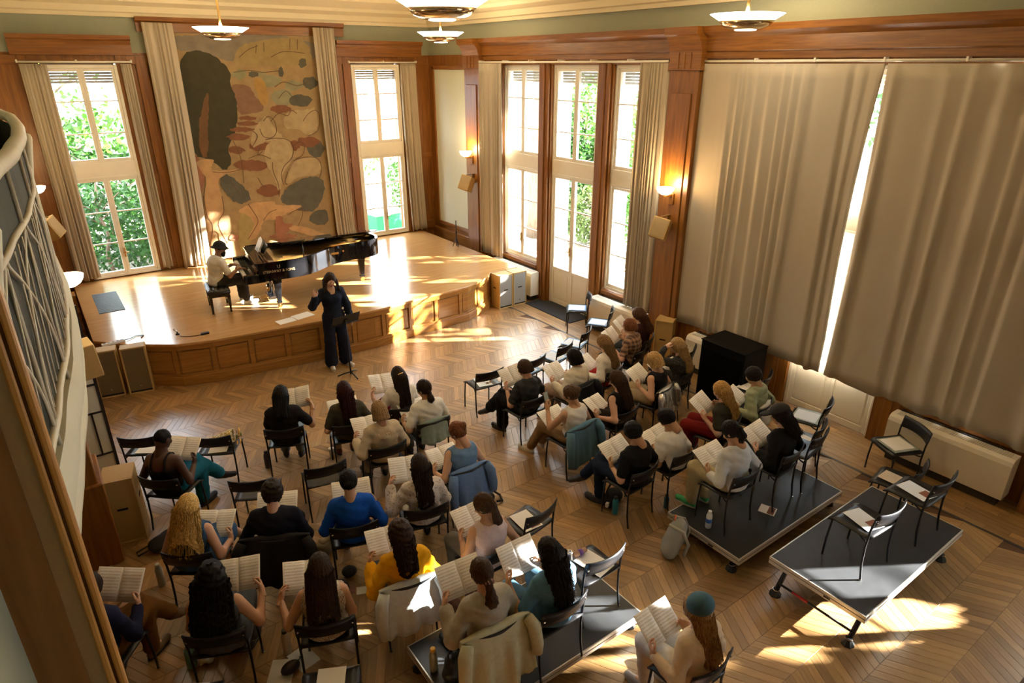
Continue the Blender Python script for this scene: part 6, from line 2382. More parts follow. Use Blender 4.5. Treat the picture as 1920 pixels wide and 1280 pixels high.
add('P10', 'person with curly dark hair and navy sweatshirt', (1.12, 5.28, 0, 27), (-0.05, 0.36, 0.70), skin=FAIR, hair=('afro', (0.018, 0.011, 0.007)), top=('long', (0.010, 0.011, 0.020)), bottom=('trousers', BLACK), build=1.12, bust=False)
add('P11', 'person with long wavy blonde hair and blue dress', (0.44, 5.53, 0, 35), (0.06, 0.34, 0.64), skin=FAIR, hair=('long', (0.60, 0.40, 0.14), 0.36), wave=2, hairw=1.15, spread=1.75, top=('tank', (0.045, 0.11, 0.24)), bottom=('skirt', (0.05, 0.12, 0.26)), hem=0.1, waist=0.12, legs='crossl', shoes=(0.62, 0.56, 0.50), strands=130)
add('P12', 'person with brown ponytail and pink tank top', (2.63, 3.97, 0, 0), (0.04, 0.34, 0.72), skin=TAN, hair=('pony', MDB, 0.32), top=('tank', (0.64, 0.50, 0.49)), bottom=('trousers', (0.15, 0.14, 0.12)), extra=[band], look=(20, -28, 0), hairw=1.1, knees=0.14)
add('P13', 'person with dark curls and yellow top', (1.83, 4.06, 0, 10), (-0.05, 0.35, 0.78), skin=TAN, hair=('curly', (0.028, 0.014, 0.009), 0.24), top=('blouse', (0.72, 0.36, 0.010)), bottom=('trousers', JEAN), vneck=0.05, neck=0.08, folds=0.006)
add('P14', 'person with huge black curls and grey dress', (0.40, 4.47, 0, 25), (0.11, 0.36, 0.80), skin=TAN, hair=('curly', (0.010, 0.006, 0.007), 0.36), hairw=1.45, spread=1.45, top=('tank', (0.075, 0.085, 0.095)), bottom=('dress', (0.075, 0.085, 0.095)), hem=0.75, waist=0.16, hips=1.15, build=1.08, strands=170)
add('P15', 'person with straight dark brown hair and lace top', (1.12, 4.08, 0, 22), (-0.15, 0.35, 0.74), skin=TAN, hair=('long', (0.035, 0.020, 0.012), 0.34), top=('tank', (0.55, 0.5, 0.42)), top_mat=spots_mat('lace', (0.55, 0.50, 0.42), (0.25, 0.16, 0.10), 90, 0.55), bottom=('trousers', (0.02, 0.02, 0.022)), strands=120, hairw=1.15, spread=1.4)
add('P16', 'person in navy top and brown corduroy trousers', (-0.39, 4.90, 0, 38), (-0.04, 0.42, 0.76), skin=FAIR, hair=('short', DKB), top=('long', (0.012, 0.016, 0.05)), bottom=('trousers', (0.16, 0.075, 0.022)), legs='crossl', shoes=(0.22, 0.15, 0.08), flare=0.012)
add('P17', 'person with brown ponytail and grey blouse on the riser', (2.02, 3.09, ZC_, 5), (-0.04, 0.36, 0.80), skin=FAIR, hair=('pony', (0.05, 0.026, 0.015), 0.30, (0, -0.112, -0.045)), hairw=1.2, wave=1, top=('blouse', (0.36, 0.33, 0.27)), bottom=('shorts', (0.05, 0.02, 0.015)), extra=[scrunchie], shoes=(0.02, 0.02, 0.02), strands=60)
add('P18', 'person with long black hair and denim top', (2.57, 2.97, ZC_, 0), (-0.09, 0.36, 0.84), skin=TAN, hair=('long', (0.010, 0.008, 0.008), 0.33), wave=2, hairw=1.15, top=('tee', (0.07, 0.17, 0.28)), bottom=('trousers', (0.055, 0.13, 0.21)), strands=120, knees=0.13)
add('P19', 'person in teal beret and cream sweater', (3.20, 2.05, 0, 0), (-0.05, 0.36, 0.70), skin=FAIR, hair=('long', (0.30, 0.16, 0.06), 0.34), top=('long', (0.66, 0.52, 0.36)), bottom=('trousers', (0.70, 0.66, 0.58)), shoes=(0.5, 0.5, 0.55), extra=[head_part('beret', beret_sdf, mat('teal_felt', (0.035, 0.10, 0.14), 0.9, var=0.2, scale=40, bump=0.15))], strands=110, wave=0.4)

add('R1', 'person with short brown hair and charcoal shirt', (4.67, 6.05, 0, -5), (0.03, 0.36, 0.82), skin=FAIR, hair=('bob', MDB, 0.05), top=('tee', (0.030, 0.032, 0.034)), bottom=('trousers', (0.010, 0.010, 0.011)), legs='cross', flare=0.028, folds=0.006, look=(14, -12, 0))
add('R2', 'person with black bob and white blouse', (5.42, 5.93, 0, -10), (-0.08, 0.35, 0.76), skin=FAIR, hair=('bob', BLK, 0.10), top=('blouse', (0.66, 0.62, 0.52)), bottom=('trousers', (0.46, 0.36, 0.28)), look=(18, -15, 0))
add('R3', 'person with long fair hair, white sweater and red skirt', (6.10, 6.05, 0, -15), (-0.04, 0.33, 0.66), skin=FAIR, hair=('long', (0.22, 0.13, 0.06), 0.30), top=('long', (0.70, 0.67, 0.62)), bottom=('dress', (0.30, 0.012, 0.012)), hem=0.95, look=(30, -5, 0))
add('R4', 'person in brown plaid shirt and glasses', (6.87, 6.30, 0, -20), (0.0, 0.38, 0.80), skin=FAIR, hair=('bob', AUB, 0.06), top=('tee', (0.2, 0.1, 0.06)), top_mat=plaid_mat(), bottom=('trousers', (0.03, 0.03, 0.035)), extra=[glasses], look=(10, 0, 0))
add('R5', 'person with long brown hair beside the window radiator', (7.33, 6.55, 0, -25), (0.0, 0.35, 0.82), skin=FAIR, hair=('long', (0.08, 0.035, 0.02), 0.24), top=('tee', (0.035, 0.012, 0.012)), bottom=('trousers', (0.05, 0.06, 0.07)), wave=1)
add('R6', 'person with brown bun and white tank top', (4.68, 5.14, 0, -5), (-0.03, 0.34, 0.62), skin=TAN, hair=('bun', (0.09, 0.05, 0.026), 0.1, (0.02, -0.10, 0.045)), top=('tank', (0.70, 0.68, 0.63)), bottom=('trousers', (0.26, 0.17, 0.09)), legs='out', shoes=(0.66, 0.62, 0.54), look=(16, -20, 0),
    hand={-1: ((-0.16, 0.30, 0.80), (0.1, 0.5, 0.9), (-0.9, 0.2, 0.1), 'grip')})
add('R7', 'person with long brown hair and black tank top', (5.41, 5.09, 0, -10), (-0.10, 0.30, 0.64), skin=FAIR, hair=('long', (0.045, 0.024, 0.014), 0.30), top=('tank', (0.012, 0.011, 0.012)), bottom=('dress', (0.022, 0.014, 0.012)), hem=0.8, look=(26, -10, 0))
add('R8', 'person with sunlit blonde hair and black sleeveless top', (6.23, 5.22, 0, -15), (0.0, 0.30, 0.76), skin=FAIR, hair=('bob', (0.42, 0.27, 0.11), 0.10), top=('tank', (0.013, 0.012, 0.013)), bottom=('trousers', (0.42, 0.33, 0.21)), flare=0.02, look=(24, 0, 0))
add('R9', 'person with long blonde hair and dotted black top', (6.87, 5.37, 0, -20), (0.08, 0.34, 0.62), skin=FAIR, hair=('long', (0.36, 0.23, 0.10), 0.33), top=('long', (0.02, 0.02, 0.02)), top_mat=spots_mat('dots', (0.011, 0.011, 0.012), (0.30, 0.29, 0.28), 150, 0.66), bottom=('trousers', (0.02, 0.02, 0.02)),
    hand={-1: ((-0.10, 0.20, 1.03), (0.5, -0.5, 0.6), (-0.5, 0.6, 0.3), 'rest')}, pole={-1: (-0.8, 0.6, -0.2), 1: (0.55, -0.35, -1)}, look=(10, 0, 0), wave=1)
add('R10', 'person with short black hair, black t-shirt and navy jeans', (4.64, 4.07, 0, -5), (0.05, 0.34, 0.68), skin=OLIVE, hair=('short', BLK), top=('tee', (0.009, 0.009, 0.010)), bottom=('trousers', (0.012, 0.020, 0.045)), legs='cross', look=(34, -10, 0), build=1.06, bust=False)
add('R11', 'person with black hair bent over in white t-shirt', (5.24, 4.03, 0, -5), (0.12, 0.34, 0.62), skin=OLIVE, hair=('short', BLK), top=('tee', (0.70, 0.69, 0.66)), bottom=('trousers', (0.014, 0.015, 0.02)), look=(46, -5, 0), lean=0.10, headz=1.0, bust=False)
add('R12', 'person with long blond hair and dark olive t-shirt', (6.23, 4.13, 0, -15), (0.0, 0.30, 0.78), skin=FAIR, hair=('long', (0.42, 0.24, 0.075), 0.28), top=('tee', (0.035, 0.032, 0.022)), bottom=('trousers', (0.17, 0.012, 0.012)), bust=False, build=1.06)
add('R13', 'person in pale green hoodie', (6.90, 4.15, 0, -15), (0.02, 0.28, 0.66), skin=OLIVE, hair=('short', (0.012, 0.008, 0.007)), top=('hood', (0.30, 0.34, 0.22)), bottom=('trousers', (0.03, 0.03, 0.033)), bust=False, build=1.06, look=(26, 0, 0))
add('R14', 'person in black cap and black sweatshirt', (5.89, 3.15, ZA, -5), (0.06, 0.32, 0.66), skin=FAIR, hair=('long', (0.012, 0.008, 0.007), 0.15), wave=2, top=('long', (0.009, 0.009, 0.010)), bottom=('trousers', (0.02, 0.02, 0.022)), extra=[head_part('cap', cap_sdf, BLACKWOOL)], look=(26, -15, 0), strands=40)
add('R15', 'person with black ponytail and pale grey sweater', (5.17, 3.20, ZA, 0), (0.05, 0.34, 0.62), skin=OLIVE, hair=('pony', BLK, 0.13), top=('long', (0.52, 0.54, 0.55)), bottom=('trousers', (0.36, 0.30, 0.17)), shoes=(0.05, 0.42, 0.16), look=(36, -8, 0), lean=0.06, flare=0.02)

for key, (who, P) in PEOPLE.items():
    n_sing = person(key, who, P)

# pianist, on the bench
person('PIANO', 'person', dict(label='pianist in bucket hat and white t-shirt playing the grand piano', group='people leading the rehearsal', at=(2.24, 11.84, ZS, 86), pose='piano', seat=0.41, headz=1.06, lean=0.10,
       skin=(0.26, 0.13, 0.075), hair=('buzz', BLK), top=('tee', (0.68, 0.66, 0.61)), bottom=('trousers', (0.030, 0.026, 0.022)), shoes=(0.35, 0.40, 0.46), bust=False, build=1.05, look=(12, 0, 0),
       hand={1: ((0.14, 0.36, 0.69), (0, 1, -0.12), (0, 0.1, 1), 'rest'), -1: ((-0.16, 0.36, 0.69), (0, 1, -0.12), (0, 0.1, 1), 'rest')}, legs='flat',
       extra=[head_part('bucket_hat', bucket_sdf, BLACKWOOL), head_part('beard', beard_sdf, hair_mat((0.012, 0.009, 0.008)))]))
# conductor, facing the choir
person('COND', 'person', dict(label='conductor in dark navy shirt and wide trousers raising one hand', group='people leading the rehearsal', at=(3.52, 9.80, 0, 184), pose='stand', skin=FAIR, hair=('long', (0.030, 0.014, 0.010), 0.22), front=True, wave=1, face=1.12,
       top=('blouse', (0.012, 0.017, 0.034)), bottom=('trousers', (0.011, 0.014, 0.030)), flare=0.055, shoes=(0.55, 0.53, 0.50), vneck=0.04, neck=0.072, waist=0.16,
       hand={1: ((0.30, 0.17, 1.33), (0.25, 0.15, 1.0), (0.3, -0.9, 0.3), 'open'), -1: ((-0.27, 0.06, 0.80), (-0.1, 0.25, -1), (-1, 0, 0), 'rest')}, pole={1: (0.7, -0.1, -1.0), -1: (-1, -0.4, 0)}, look=(22, 6, 0)))
# ================================================================== CLOTHES HUNG OVER CHAIRS
def local_to_world(key, p):
    x, y, z, b = CHAIRS[key]
    r, f = frame(b)
    return (x + r.x * p[0] + f.x * p[1], y + r.y * p[0] + f.y * p[1], z + p[2])


def jacket(key, name, label, col, w=0.50, drop=0.42, front=0.10, seed=1, rough=0.85, metal=0.0, sleeves=True, skew=0.0, amp=0.018):
    rr = random.Random(seed)
    ph = [rr.uniform(0, 6.28) for _ in range(5)]
    path = [(-0.155, 0.74 - front), (-0.165, 0.70), (-0.185, 0.735), (-0.235, 0.74), (-0.262, 0.70), (-0.275, 0.60)]
    k = 7
    path += [(-0.28 - 0.03 * i / k, 0.60 - (drop - 0.14) * i / k) for i in range(1, k + 1)]
    n_ = len(path) - 1

    def fn(u, v):
        t = v * n_
        i = min(int(t), n_ - 1)
        a = t - i
        y = path[i][0] * (1 - a) + path[i + 1][0] * a
        z = path[i][1] * (1 - a) + path[i + 1][1] * a
        x = (u - 0.5) * w * (1 + 0.10 * v) + skew * v
        s = max(0, v - 0.3)
        y += -amp * s * (1 + math.sin(u * 17 + ph[0] + 2 * v)) - 0.6 * amp * s * math.sin(u * 31 + ph[1])
        y += 0.05 * abs(2 * u - 1) ** 3 * (1 if v > 0.25 else 0)
        if v > 0.95:
            z += 0.025 * math.sin(u * 7 + ph[2])
        z -= 0.03 * abs(2 * u - 1) ** 2 * (1 - v)
        return (x, y, z)
    m = mat('jacket_%s_%d' % (name, seed), col, rough, metal, var=0.18, scale=26, bump=0.35, spec=0.3)
    x, y, z, b = CHAIRS[key]
    o = empty(name, (x, y, z), -R(b))
    tag(o, label, 'jacket')
    q = MB().grid(fn, 22, 20).build('body', m, o, smooth=True)
    sd = q.modifiers.new('t', 'SOLIDIFY'); sd.thickness = 0.010; sd.offset = 1
    if sleeves:
        for s in (-1, 1):
            pts = [(s * w * 0.45, -0.24, 0.70), (s * (w * 0.52), -0.275, 0.62), (s * (w * 0.55) + skew * 0.5, -0.30, 0.46), (s * w * 0.54 + skew, -0.31, 0.34 + 0.04 * s)]
            MB().tube(pts, [0.045, 0.055, 0.05, 0.042], 9).build('sleeve', m, o, smooth=True)
    return o


jacket('P4', 'denim_jacket', 'pale green denim jacket on the chair beside the auburn bun', (0.22, 0.28, 0.24), w=0.36, drop=0.28, seed=3, sleeves=False)
jacket('P6', 'blue_shirt', 'light blue shirt draped over the chair of the blue tank top', (0.13, 0.23, 0.46), w=0.46, drop=0.40, seed=4, amp=0.035)
jacket('P10', 'dark_coat', 'large black coat hanging over the chair of the navy sweatshirt', (0.014, 0.014, 0.017), w=0.62, drop=0.52, seed=5, amp=0.03)
jacket('P13', 'white_jacket', 'white jacket glowing in the sun on the yellow top chair', (0.62, 0.68, 0.70), w=0.52, drop=0.46, seed=6, amp=0.03)
jacket('P16', 'khaki_jacket', 'khaki jacket with press studs hung at the lower left', (0.24, 0.21, 0.12), w=0.44, drop=0.42, seed=7, amp=0.02)
jacket('P17', 'beige_jacket', 'crumpled beige jacket over the chair on the near riser', (0.50, 0.49, 0.33), w=0.56, drop=0.54, seed=8, amp=0.045)
jacket('R2', 'dark_blue_jacket', 'dark blue jacket over the chair of the black bob', (0.010, 0.012, 0.020), w=0.46, drop=0.40, seed=9)
jacket('R6', 'blue_denim_jacket', 'big mid blue denim jacket behind the white tank top', (0.095, 0.20, 0.29), w=0.50, drop=0.50, seed=10, amp=0.015)
jacket('R8', 'silver_jacket', 'shiny silver jacket catching the sun behind the blonde hair', (0.55, 0.55, 0.58), w=0.42, drop=0.42, seed=11, rough=0.22, metal=0.8, amp=0.03)
jacket('R13', 'white_cardigan', 'small white knitted cardigan over the green hoodie chair', (0.62, 0.61, 0.56), w=0.30, drop=0.22, seed=12, sleeves=False)


# ================================================================== THINGS ON CHAIRS
def sheet(key, name, label, off=(0, 0.0), rot=8, size=(0.21, 0.297), m=None, z=0.4475, thick=0.002, cat='paper', pic=None):
    x, y, z0, b = CHAIRS[key]
    p = local_to_world(key, (off[0], off[1], z))
    o = empty(name, p, -R(b + rot))
    tag(o, label, cat, 'papers on empty chairs')
    MB().box(-size[0] / 2, size[0] / 2, -size[1] / 2, size[1] / 2, 0, thick).build('sheet', m or PAPER, o)
    if pic:
        MB().box(-size[0] * 0.1, size[0] * 0.42, -size[1] * 0.45, -size[1] * 0.12, thick, thick + 0.0006).build('printed_picture', mat('print_brown', (0.24, 0.09, 0.06), 0.6, var=0.6, scale=60), o)
    return o


BLUEF = mat('folder_blue', (0.20, 0.38, 0.70), 0.5, var=0.05)
LIGHTB = mat('paper_cool', (0.70, 0.76, 0.84), 0.8, var=0.03)
sheet('E1', 'paper_sheet', 'sheet of paper on the far left chair', rot=4)
sheet('E2', 'paper_sheet', 'white paper below the bouquet', rot=-6)
sheet('E5', 'paper_sheet', 'pale sheet on the lone chair with sunglasses', rot=10, m=LIGHTB)
sheet('E6', 'leaflet', 'leaflet with a brown picture right of the pink tank top', rot=12, pic=True)
sheet('E7', 'paper_sheet', 'sunlit sheet on the chair with the can', rot=-10, off=(0.05, -0.02))
for k, nm in (('E8', 'by the door mat'), ('E9', 'before the radiator'), ('E10', 'third in the empty front row'), ('E11', 'second in the empty front row'), ('E12', 'half hidden in the empty front row')):
    o_ = sheet(k, 'folder', 'blue folder and paper on the chair ' + nm, rot=6, size=(0.30, 0.33), m=BLUEF, thick=0.008)
    MB().box(-0.13, 0.12, -0.14, 0.15, 0.008, 0.011).build('top_sheet', LIGHTB, o_)
for k, nm in (('E13', 'beside the black cabinet'), ('E14', 'between cabinet and white door'), ('E16', 'behind the black cap')):
    sheet(k, 'paper_sheet', 'sheet of paper on the chair ' + nm, rot=14, size=(0.24, 0.30))
o_ = sheet('E15', 'folder', 'folder and bright paper on the chair before the white door', rot=2, size=(0.34, 0.34), m=mat('folder_green', (0.30, 0.36, 0.34), 0.5), thick=0.008)
MB().box(-0.15, 0.12, -0.13, 0.15, 0.008, 0.011).build('top_sheet', LIGHTB, o_)
o_ = sheet('E18', 'folder', 'folder and bright paper on the chair by the long radiator', rot=-4, size=(0.32, 0.34), m=mat('folder_green', (0.30, 0.36, 0.34), 0.5), thick=0.008)
MB().box(-0.12, 0.14, -0.14, 0.14, 0.008, 0.011).build('top_sheet', PAPER, o_)
sheet('E19', 'paper_sheet', 'beige sheet on the low chair beyond the right riser', rot=8, m=mat('paper_warm', (0.58, 0.50, 0.40), 0.8), pic=True)
sheet('E20', 'leaflet', 'leaflet on the rear chair of the right riser', rot=10, size=(0.20, 0.29), m=LIGHTB, pic=True)
sheet('E21', 'leaflet', 'leaflet on the front chair of the right riser', rot=12, size=(0.20, 0.29), m=LIGHTB, pic=True)
sheet('E22', 'paper_sheet', 'sheet music on the right chair at the bottom edge', rot=4, off=(0, 0.04))
sheet('E23', 'paper_sheet', 'sheet music on the left chair at the bottom edge', rot=6, off=(0, 0.04))
# sunglasses on E5
p = local_to_world('E5', (0.06, -0.08, 0.452))
sg = empty('sunglasses', p); tag(sg, 'brown sunglasses on the lone chair', 'sunglasses')
for s in (-1, 1):
    MB().lathe([(0, 0), (0.024, 0), (0.024, 0.004), (0, 0.006)], (s * 0.03, 0, 0.004), 14).build('lens', mat('lens_brown', (0.15, 0.06, 0.03), 0.1), sg, smooth=True)
    MB().tube([(s * 0.055, 0, 0.01), (s * 0.05, 0.10, 0.006)], 0.003, 5).build('temple', mat('temple_brown', (0.2, 0.08, 0.03), 0.3), sg)
MB().tube([(-0.01, 0, 0.008), (0.01, 0, 0.008)], 0.003, 5).build('bridge', mat('temple_brown', (0, 0, 0)), sg)
# bouquet on E2
bq = empty('flower_bouquet', local_to_world('E2', (0.02, 0.03, 0.455)), R(-20))
tag(bq, 'bouquet of yellow flowers in patterned wrapping on a chair', 'bouquet')
wr_ = MB()
wr_.lathe([(0.03, -0.16), (0.05, -0.06), (0.10, 0.08), (0.115, 0.14), (0.10, 0.135), (0.03, -0.1)], (0, 0, 0.07), 18, axis='x')
wr_.build('wrapping', spots_mat('wrap_print', (0.42, 0.28, 0.05), (0.75, 0.72, 0.6), 45, 0.52), bq, smooth=True)
rr = random.Random(5)
for i in range(16):
    a, d = rr.uniform(0, 6.28), rr.uniform(0, 0.085)
    c = (0.20 + rr.uniform(-0.03, 0.03), d * math.cos(a), 0.08 + d * math.sin(a))
    m_ = MB()
    for k in range(6):
        b = 2 * PI * k / 6
        m_.cbox((c[0], c[1] + 0.016 * math.cos(b), c[2] + 0.016 * math.sin(b)), (0.006, 0.018, 0.018))
    m_.lathe([(0, 0), (0.011, 0.002), (0, 0.012)], c, 8, axis='x')
    m_.build('flower', mat('petal_%d' % (i % 3), ((0.75, 0.42, 0.03), (0.30, 0.20, 0.06), (0.20, 0.22, 0.06))[i % 3], 0.7), bq)
# can and glasses on E7
cn = empty('drinks_can', local_to_world('E7', (-0.12, 0.12, 0.45))); tag(cn, 'silver drinks can on the sunlit chair', 'can')
MB().lathe([(0.026, 0), (0.031, 0.01), (0.031, 0.105), (0.027, 0.118), (0.025, 0.115), (0, 0.113)], n=20).build('body', CHROME, cn, smooth=True)
MB().cbox((0.006, 0, 0.116), (0.022, 0.012, 0.003)).build('tab', BLACKSTEEL, cn)
bo = empty('spectacle_case', local_to_world('E7', (0.02, 0.13, 0.452))); tag(bo, 'purple and tan case lying on the sunlit chair', 'case')
MB().lathe([(0, -0.07), (0.022, -0.066), (0.028, 0), (0.022, 0.066), (0, 0.07)], (0, 0, 0.026), 14, axis='x').build('shell', mat('case_tan', (0.42, 0.22, 0.12), 0.5), bo, smooth=True)
MB().lathe([(0.0285, -0.02), (0.029, 0.0), (0.0285, 0.02)], (0, 0, 0.026), 14, axis='x').build('band', mat('case_purple', (0.16, 0.05, 0.30), 0.5), bo, smooth=True)

# phone in the hand of R6
x, y, z, b = PEOPLE['R6'][1]['at']
r, f = frame(b)
pp = Vector((x, y, 0)) + r * (-0.13) + f * 0.36 + Vector((0, 0, 0.93))
ph = empty('phone', pp, -R(b)); tag(ph, 'phone held up by the person with brown bun', 'phone')
rot = Matrix.Rotation(R(-20), 3, 'X')
MB().cbox((0, 0, 0), (0.072, 0.009, 0.148), rot).build('body', BLACKSTEEL, ph, bevel=0.003)
MB().cbox(rot @ Vector((0, -0.005, 0)), (0.064, 0.0015, 0.136), rot).build('screen', mat('phone_screen', (0.35, 0.42, 0.46), 0.15), ph)


# ================================================================== BOTTLES, BAGS, PAPERS ON THE FLOOR
def bottle(x, y, z, label, col, h=0.22, r=0.035, cap_c=(0.02, 0.02, 0.02), clear=False):
    o = empty('bottle', (x, y, z)); tag(o, label, 'bottle', 'bottles standing on the floor')
    m = mat('bottle_%d_%d_%d' % tuple(int(c * 255) for c in col), col, 0.3, 0.2 if not clear else 0.0, var=0.04)
    MB().lathe([(r * 0.9, 0), (r, 0.008), (r, h * 0.72), (r * 0.82, h * 0.82), (r * 0.5, h * 0.87), (r * 0.5, h * 0.9), (0, h * 0.9)], n=18).build('body', m, o, smooth=True)
    MB().lathe([(r * 0.62, h * 0.88), (r * 0.62, h * 0.99), (r * 0.5, h), (0, h)], n=16).build('cap', mat('bcap_%d_%d_%d' % tuple(int(c * 255) for c in cap_c), cap_c, 0.5), o, smooth=True)
    return o


bottle(1.61, 7.46, 0, 'dark purple bottle by the black t-shirt chair', (0.07, 0.06, 0.09), 0.24, 0.037)
bottle(0.14, 6.02, 0, 'tall white flask beside the blue dress chair', (0.42, 0.44, 0.40), 0.26, 0.035, (0.55, 0.55, 0.5))
bottle(0.17, 4.84, 0, 'mint green tumbler under the huge black curls', (0.14, 0.36, 0.31), 0.24, 0.042, (0.45, 0.5, 0.5))
bottle(0.87, 4.50, 0, 'cream flask with black cap by the lace top', (0.58, 0.48, 0.33), 0.26, 0.036)
bottle(4.51, 4.20, 0, 'teal bottle standing against a black bag', (0.02, 0.19, 0.24), 0.23, 0.034)
bottle(1.73, 3.44, ZC_, 'pale bottle with yellow cap on the near riser', (0.40, 0.46, 0.36), 0.24, 0.034, (0.75, 0.42, 0.02))
wb = bottle(4.93, 3.26, ZA, 'clear water bottle with blue label on the riser', (0.62, 0.68, 0.72), 0.21, 0.032, (0.7, 0.72, 0.75))
MB().lathe([(0.0325, 0.07), (0.0325, 0.12)], n=18).build('label', mat('label_blue', (0.03, 0.12, 0.55), 0.5), wb, smooth=True)
bottle(5.06, 3.93, 0, 'small blue bottle under the bent over white t-shirt', (0.03, 0.13, 0.22), 0.18, 0.03)
sb_ = bottle(3.92, 10.42, ZS, 'white bottle standing on the stage edge behind the conductor', (0.68, 0.76, 0.84), 0.30, 0.04, (0.04, 0.06, 0.12))
cp = empty('paper_cup', (2.37, 7.25, 0)); tag(cp, 'clear plastic cup standing on the floor', 'cup')
MB().lathe([(0.026, 0), (0.036, 0.10), (0.034, 0.10), (0.024, 0.004), (0, 0.004)], n=18).build('wall', mat('cup_clear', (0.62, 0.62, 0.58), 0.2), cp, smooth=True)
MB().lathe([(0.036, 0.097), (0.038, 0.10), (0.036, 0.103)], n=18).build('rim', mat('cup_rim', (0.75, 0.75, 0.72), 0.3), cp, smooth=True)


def sdf_thing(name, loc, rz, label, cat, parts):
    o = empty(name, loc, R(rz)); tag(o, label, cat)
    for nm, fn, lo, hi, h, m in parts:
        v, f = surf_net(fn, lo, hi, h)
        link(nm, np_mesh(nm, [(v, f, 0)], [m]), o)
    return o


GREYBAG = mat('grey_canvas', (0.27, 0.29, 0.28), 0.85, var=0.12, scale=60, bump=0.2)
GREYSTRAP = mat('grey_strap', (0.30, 0.30, 0.26), 0.85, var=0.1)
BAGBLK = mat('black_canvas', (0.013, 0.013, 0.014), 0.8, var=0.2, scale=60, bump=0.2)
bpk = sdf_thing('backpack', (4.52, 3.42, 0), 38, 'grey backpack leaning against the low riser', 'backpack', [
    ('body', lambda X, Y, Z: smin(ell(X, Y + 0.25 * Z, Z, (0, 0.0, 0.20), (0.16, 0.10, 0.22)), cap(X, Y, Z, (-0.08, -0.02, 0.07), (0.08, -0.02, 0.07), 0.075, 0.075), 0.06) + 0.004 * np.sin(40 * X) * np.sin(35 * Z), (-0.22, -0.24, 0.0), (0.22, 0.18, 0.46), 0.013, GREYBAG),
    ('pocket', lambda X, Y, Z: smax(ell(X, Y + 0.25 * Z, Z, (0, -0.07, 0.13), (0.115, 0.075, 0.10)), -0.0 - Y - 0.06 + 0 * X, 0.02), (-0.2, -0.26, 0.0), (0.2, 0.1, 0.3), 0.012, GREYBAG)])
for s in (-1, 1):
    MB().tube([(s * 0.08, 0.02, 0.40), (s * 0.115, -0.13, 0.36), (s * 0.12, -0.19, 0.22), (s * 0.10, -0.16, 0.06)], 0.017, 7).build('strap', GREYSTRAP, bpk, smooth=True)
MB().tube([(-0.04, -0.03, 0.43), (0, -0.04, 0.47), (0.04, -0.03, 0.43)], 0.009, 6).build('loop', mat('loop_red', (0.55, 0.16, 0.08), 0.7), bpk, smooth=True)
sh_b = sdf_thing('shoulder_bag', (4.62, 4.36, 0), 20, 'black shoulder bag under the navy jeans chair', 'bag', [
    ('body', lambda X, Y, Z: ell(X, Y, Z, (0, 0, 0.07), (0.17, 0.10, 0.095)) + 0.006 * np.sin(30 * X + 20 * Z), (-0.2, -0.14, 0.0), (0.2, 0.14, 0.19), 0.012, BAGBLK)])
MB().tube([(-0.15, 0, 0.1), (-0.10, 0.03, 0.20), (0.02, 0.04, 0.24), (0.12, 0.02, 0.19), (0.15, 0, 0.1)], 0.012, 6).build('strap', BAGBLK, sh_b, smooth=True)
MB().cbox((-0.16, -0.02, 0.09), (0.07, 0.03, 0.05)).build('white_tag', PAPER, sh_b)
bb2 = sdf_thing('black_bag', (0.30, 6.62, 0), 20, 'black bag lying by the tan cabinet at the left', 'bag', [
    ('body', lambda X, Y, Z: ell(X, Y, Z, (0, 0, 0.06), (0.20, 0.12, 0.09)) + 0.006 * np.sin(26 * X + 30 * Y), (-0.24, -0.16, 0.0), (0.24, 0.16, 0.17), 0.013, BAGBLK)])
MB().tube([(-0.18, 0.02, 0.05), (-0.28, 0.06, 0.02), (-0.26, 0.14, 0.012), (-0.14, 0.12, 0.03)], 0.009, 6).build('strap', BAGBLK, bb2, smooth=True)
sdf_thing('tote_bag', (1.60, 5.52, 0), 10, 'small beige tote bag left of the blue sweater', 'bag', [
    ('body', lambda X, Y, Z: ell(X, Y, Z, (0, 0, 0.07), (0.10, 0.08, 0.10)) + 0.008 * np.sin(45 * X + 30 * Z) * np.sin(40 * Y), (-0.14, -0.12, 0.0), (0.14, 0.12, 0.19), 0.011, mat('beige_canvas', (0.36, 0.31, 0.22), 0.9, var=0.2, scale=40)),
    ('folded_top', lambda X, Y, Z: ell(X, Y, Z, (0.02, 0, 0.15), (0.07, 0.045, 0.035)) + 0.006 * np.sin(60 * X), (-0.1, -0.08, 0.08), (0.12, 0.08, 0.21), 0.01, mat('beige_canvas', (0, 0, 0)))])
pch = sdf_thing('pouch', (1.68, 5.06, 0), -20, 'small black pouch on the floor behind the blue sweater', 'pouch', [
    ('body', lambda X, Y, Z: ell(X, Y, Z, (0, 0, 0.05), (0.075, 0.055, 0.06)), (-0.1, -0.08, 0), (0.1, 0.08, 0.13), 0.01, BAGBLK)])
MB().tube([(-0.06, 0, 0.07), (0, 0.01, 0.115), (0.06, 0, 0.07)], 0.005, 6).build('loop', BAGBLK, pch, smooth=True)
pc2 = sdf_thing('pouch', (0.83, 4.30, 0.006), 15, 'dark brown pouch on loose sheets at the bottom edge', 'pouch', [
    ('body', lambda X, Y, Z: ell(X, Y, Z, (0, 0, 0.03), (0.085, 0.06, 0.04)), (-0.11, -0.09, 0), (0.11, 0.09, 0.09), 0.01, mat('brown_leather', (0.025, 0.017, 0.015), 0.5))])
MB().tube([(0.07, 0.0, 0.04), (0.11, 0.02, 0.03), (0.12, 0.05, 0.012)], 0.005, 6).build('zip_pull', BAGBLK, pc2, smooth=True)
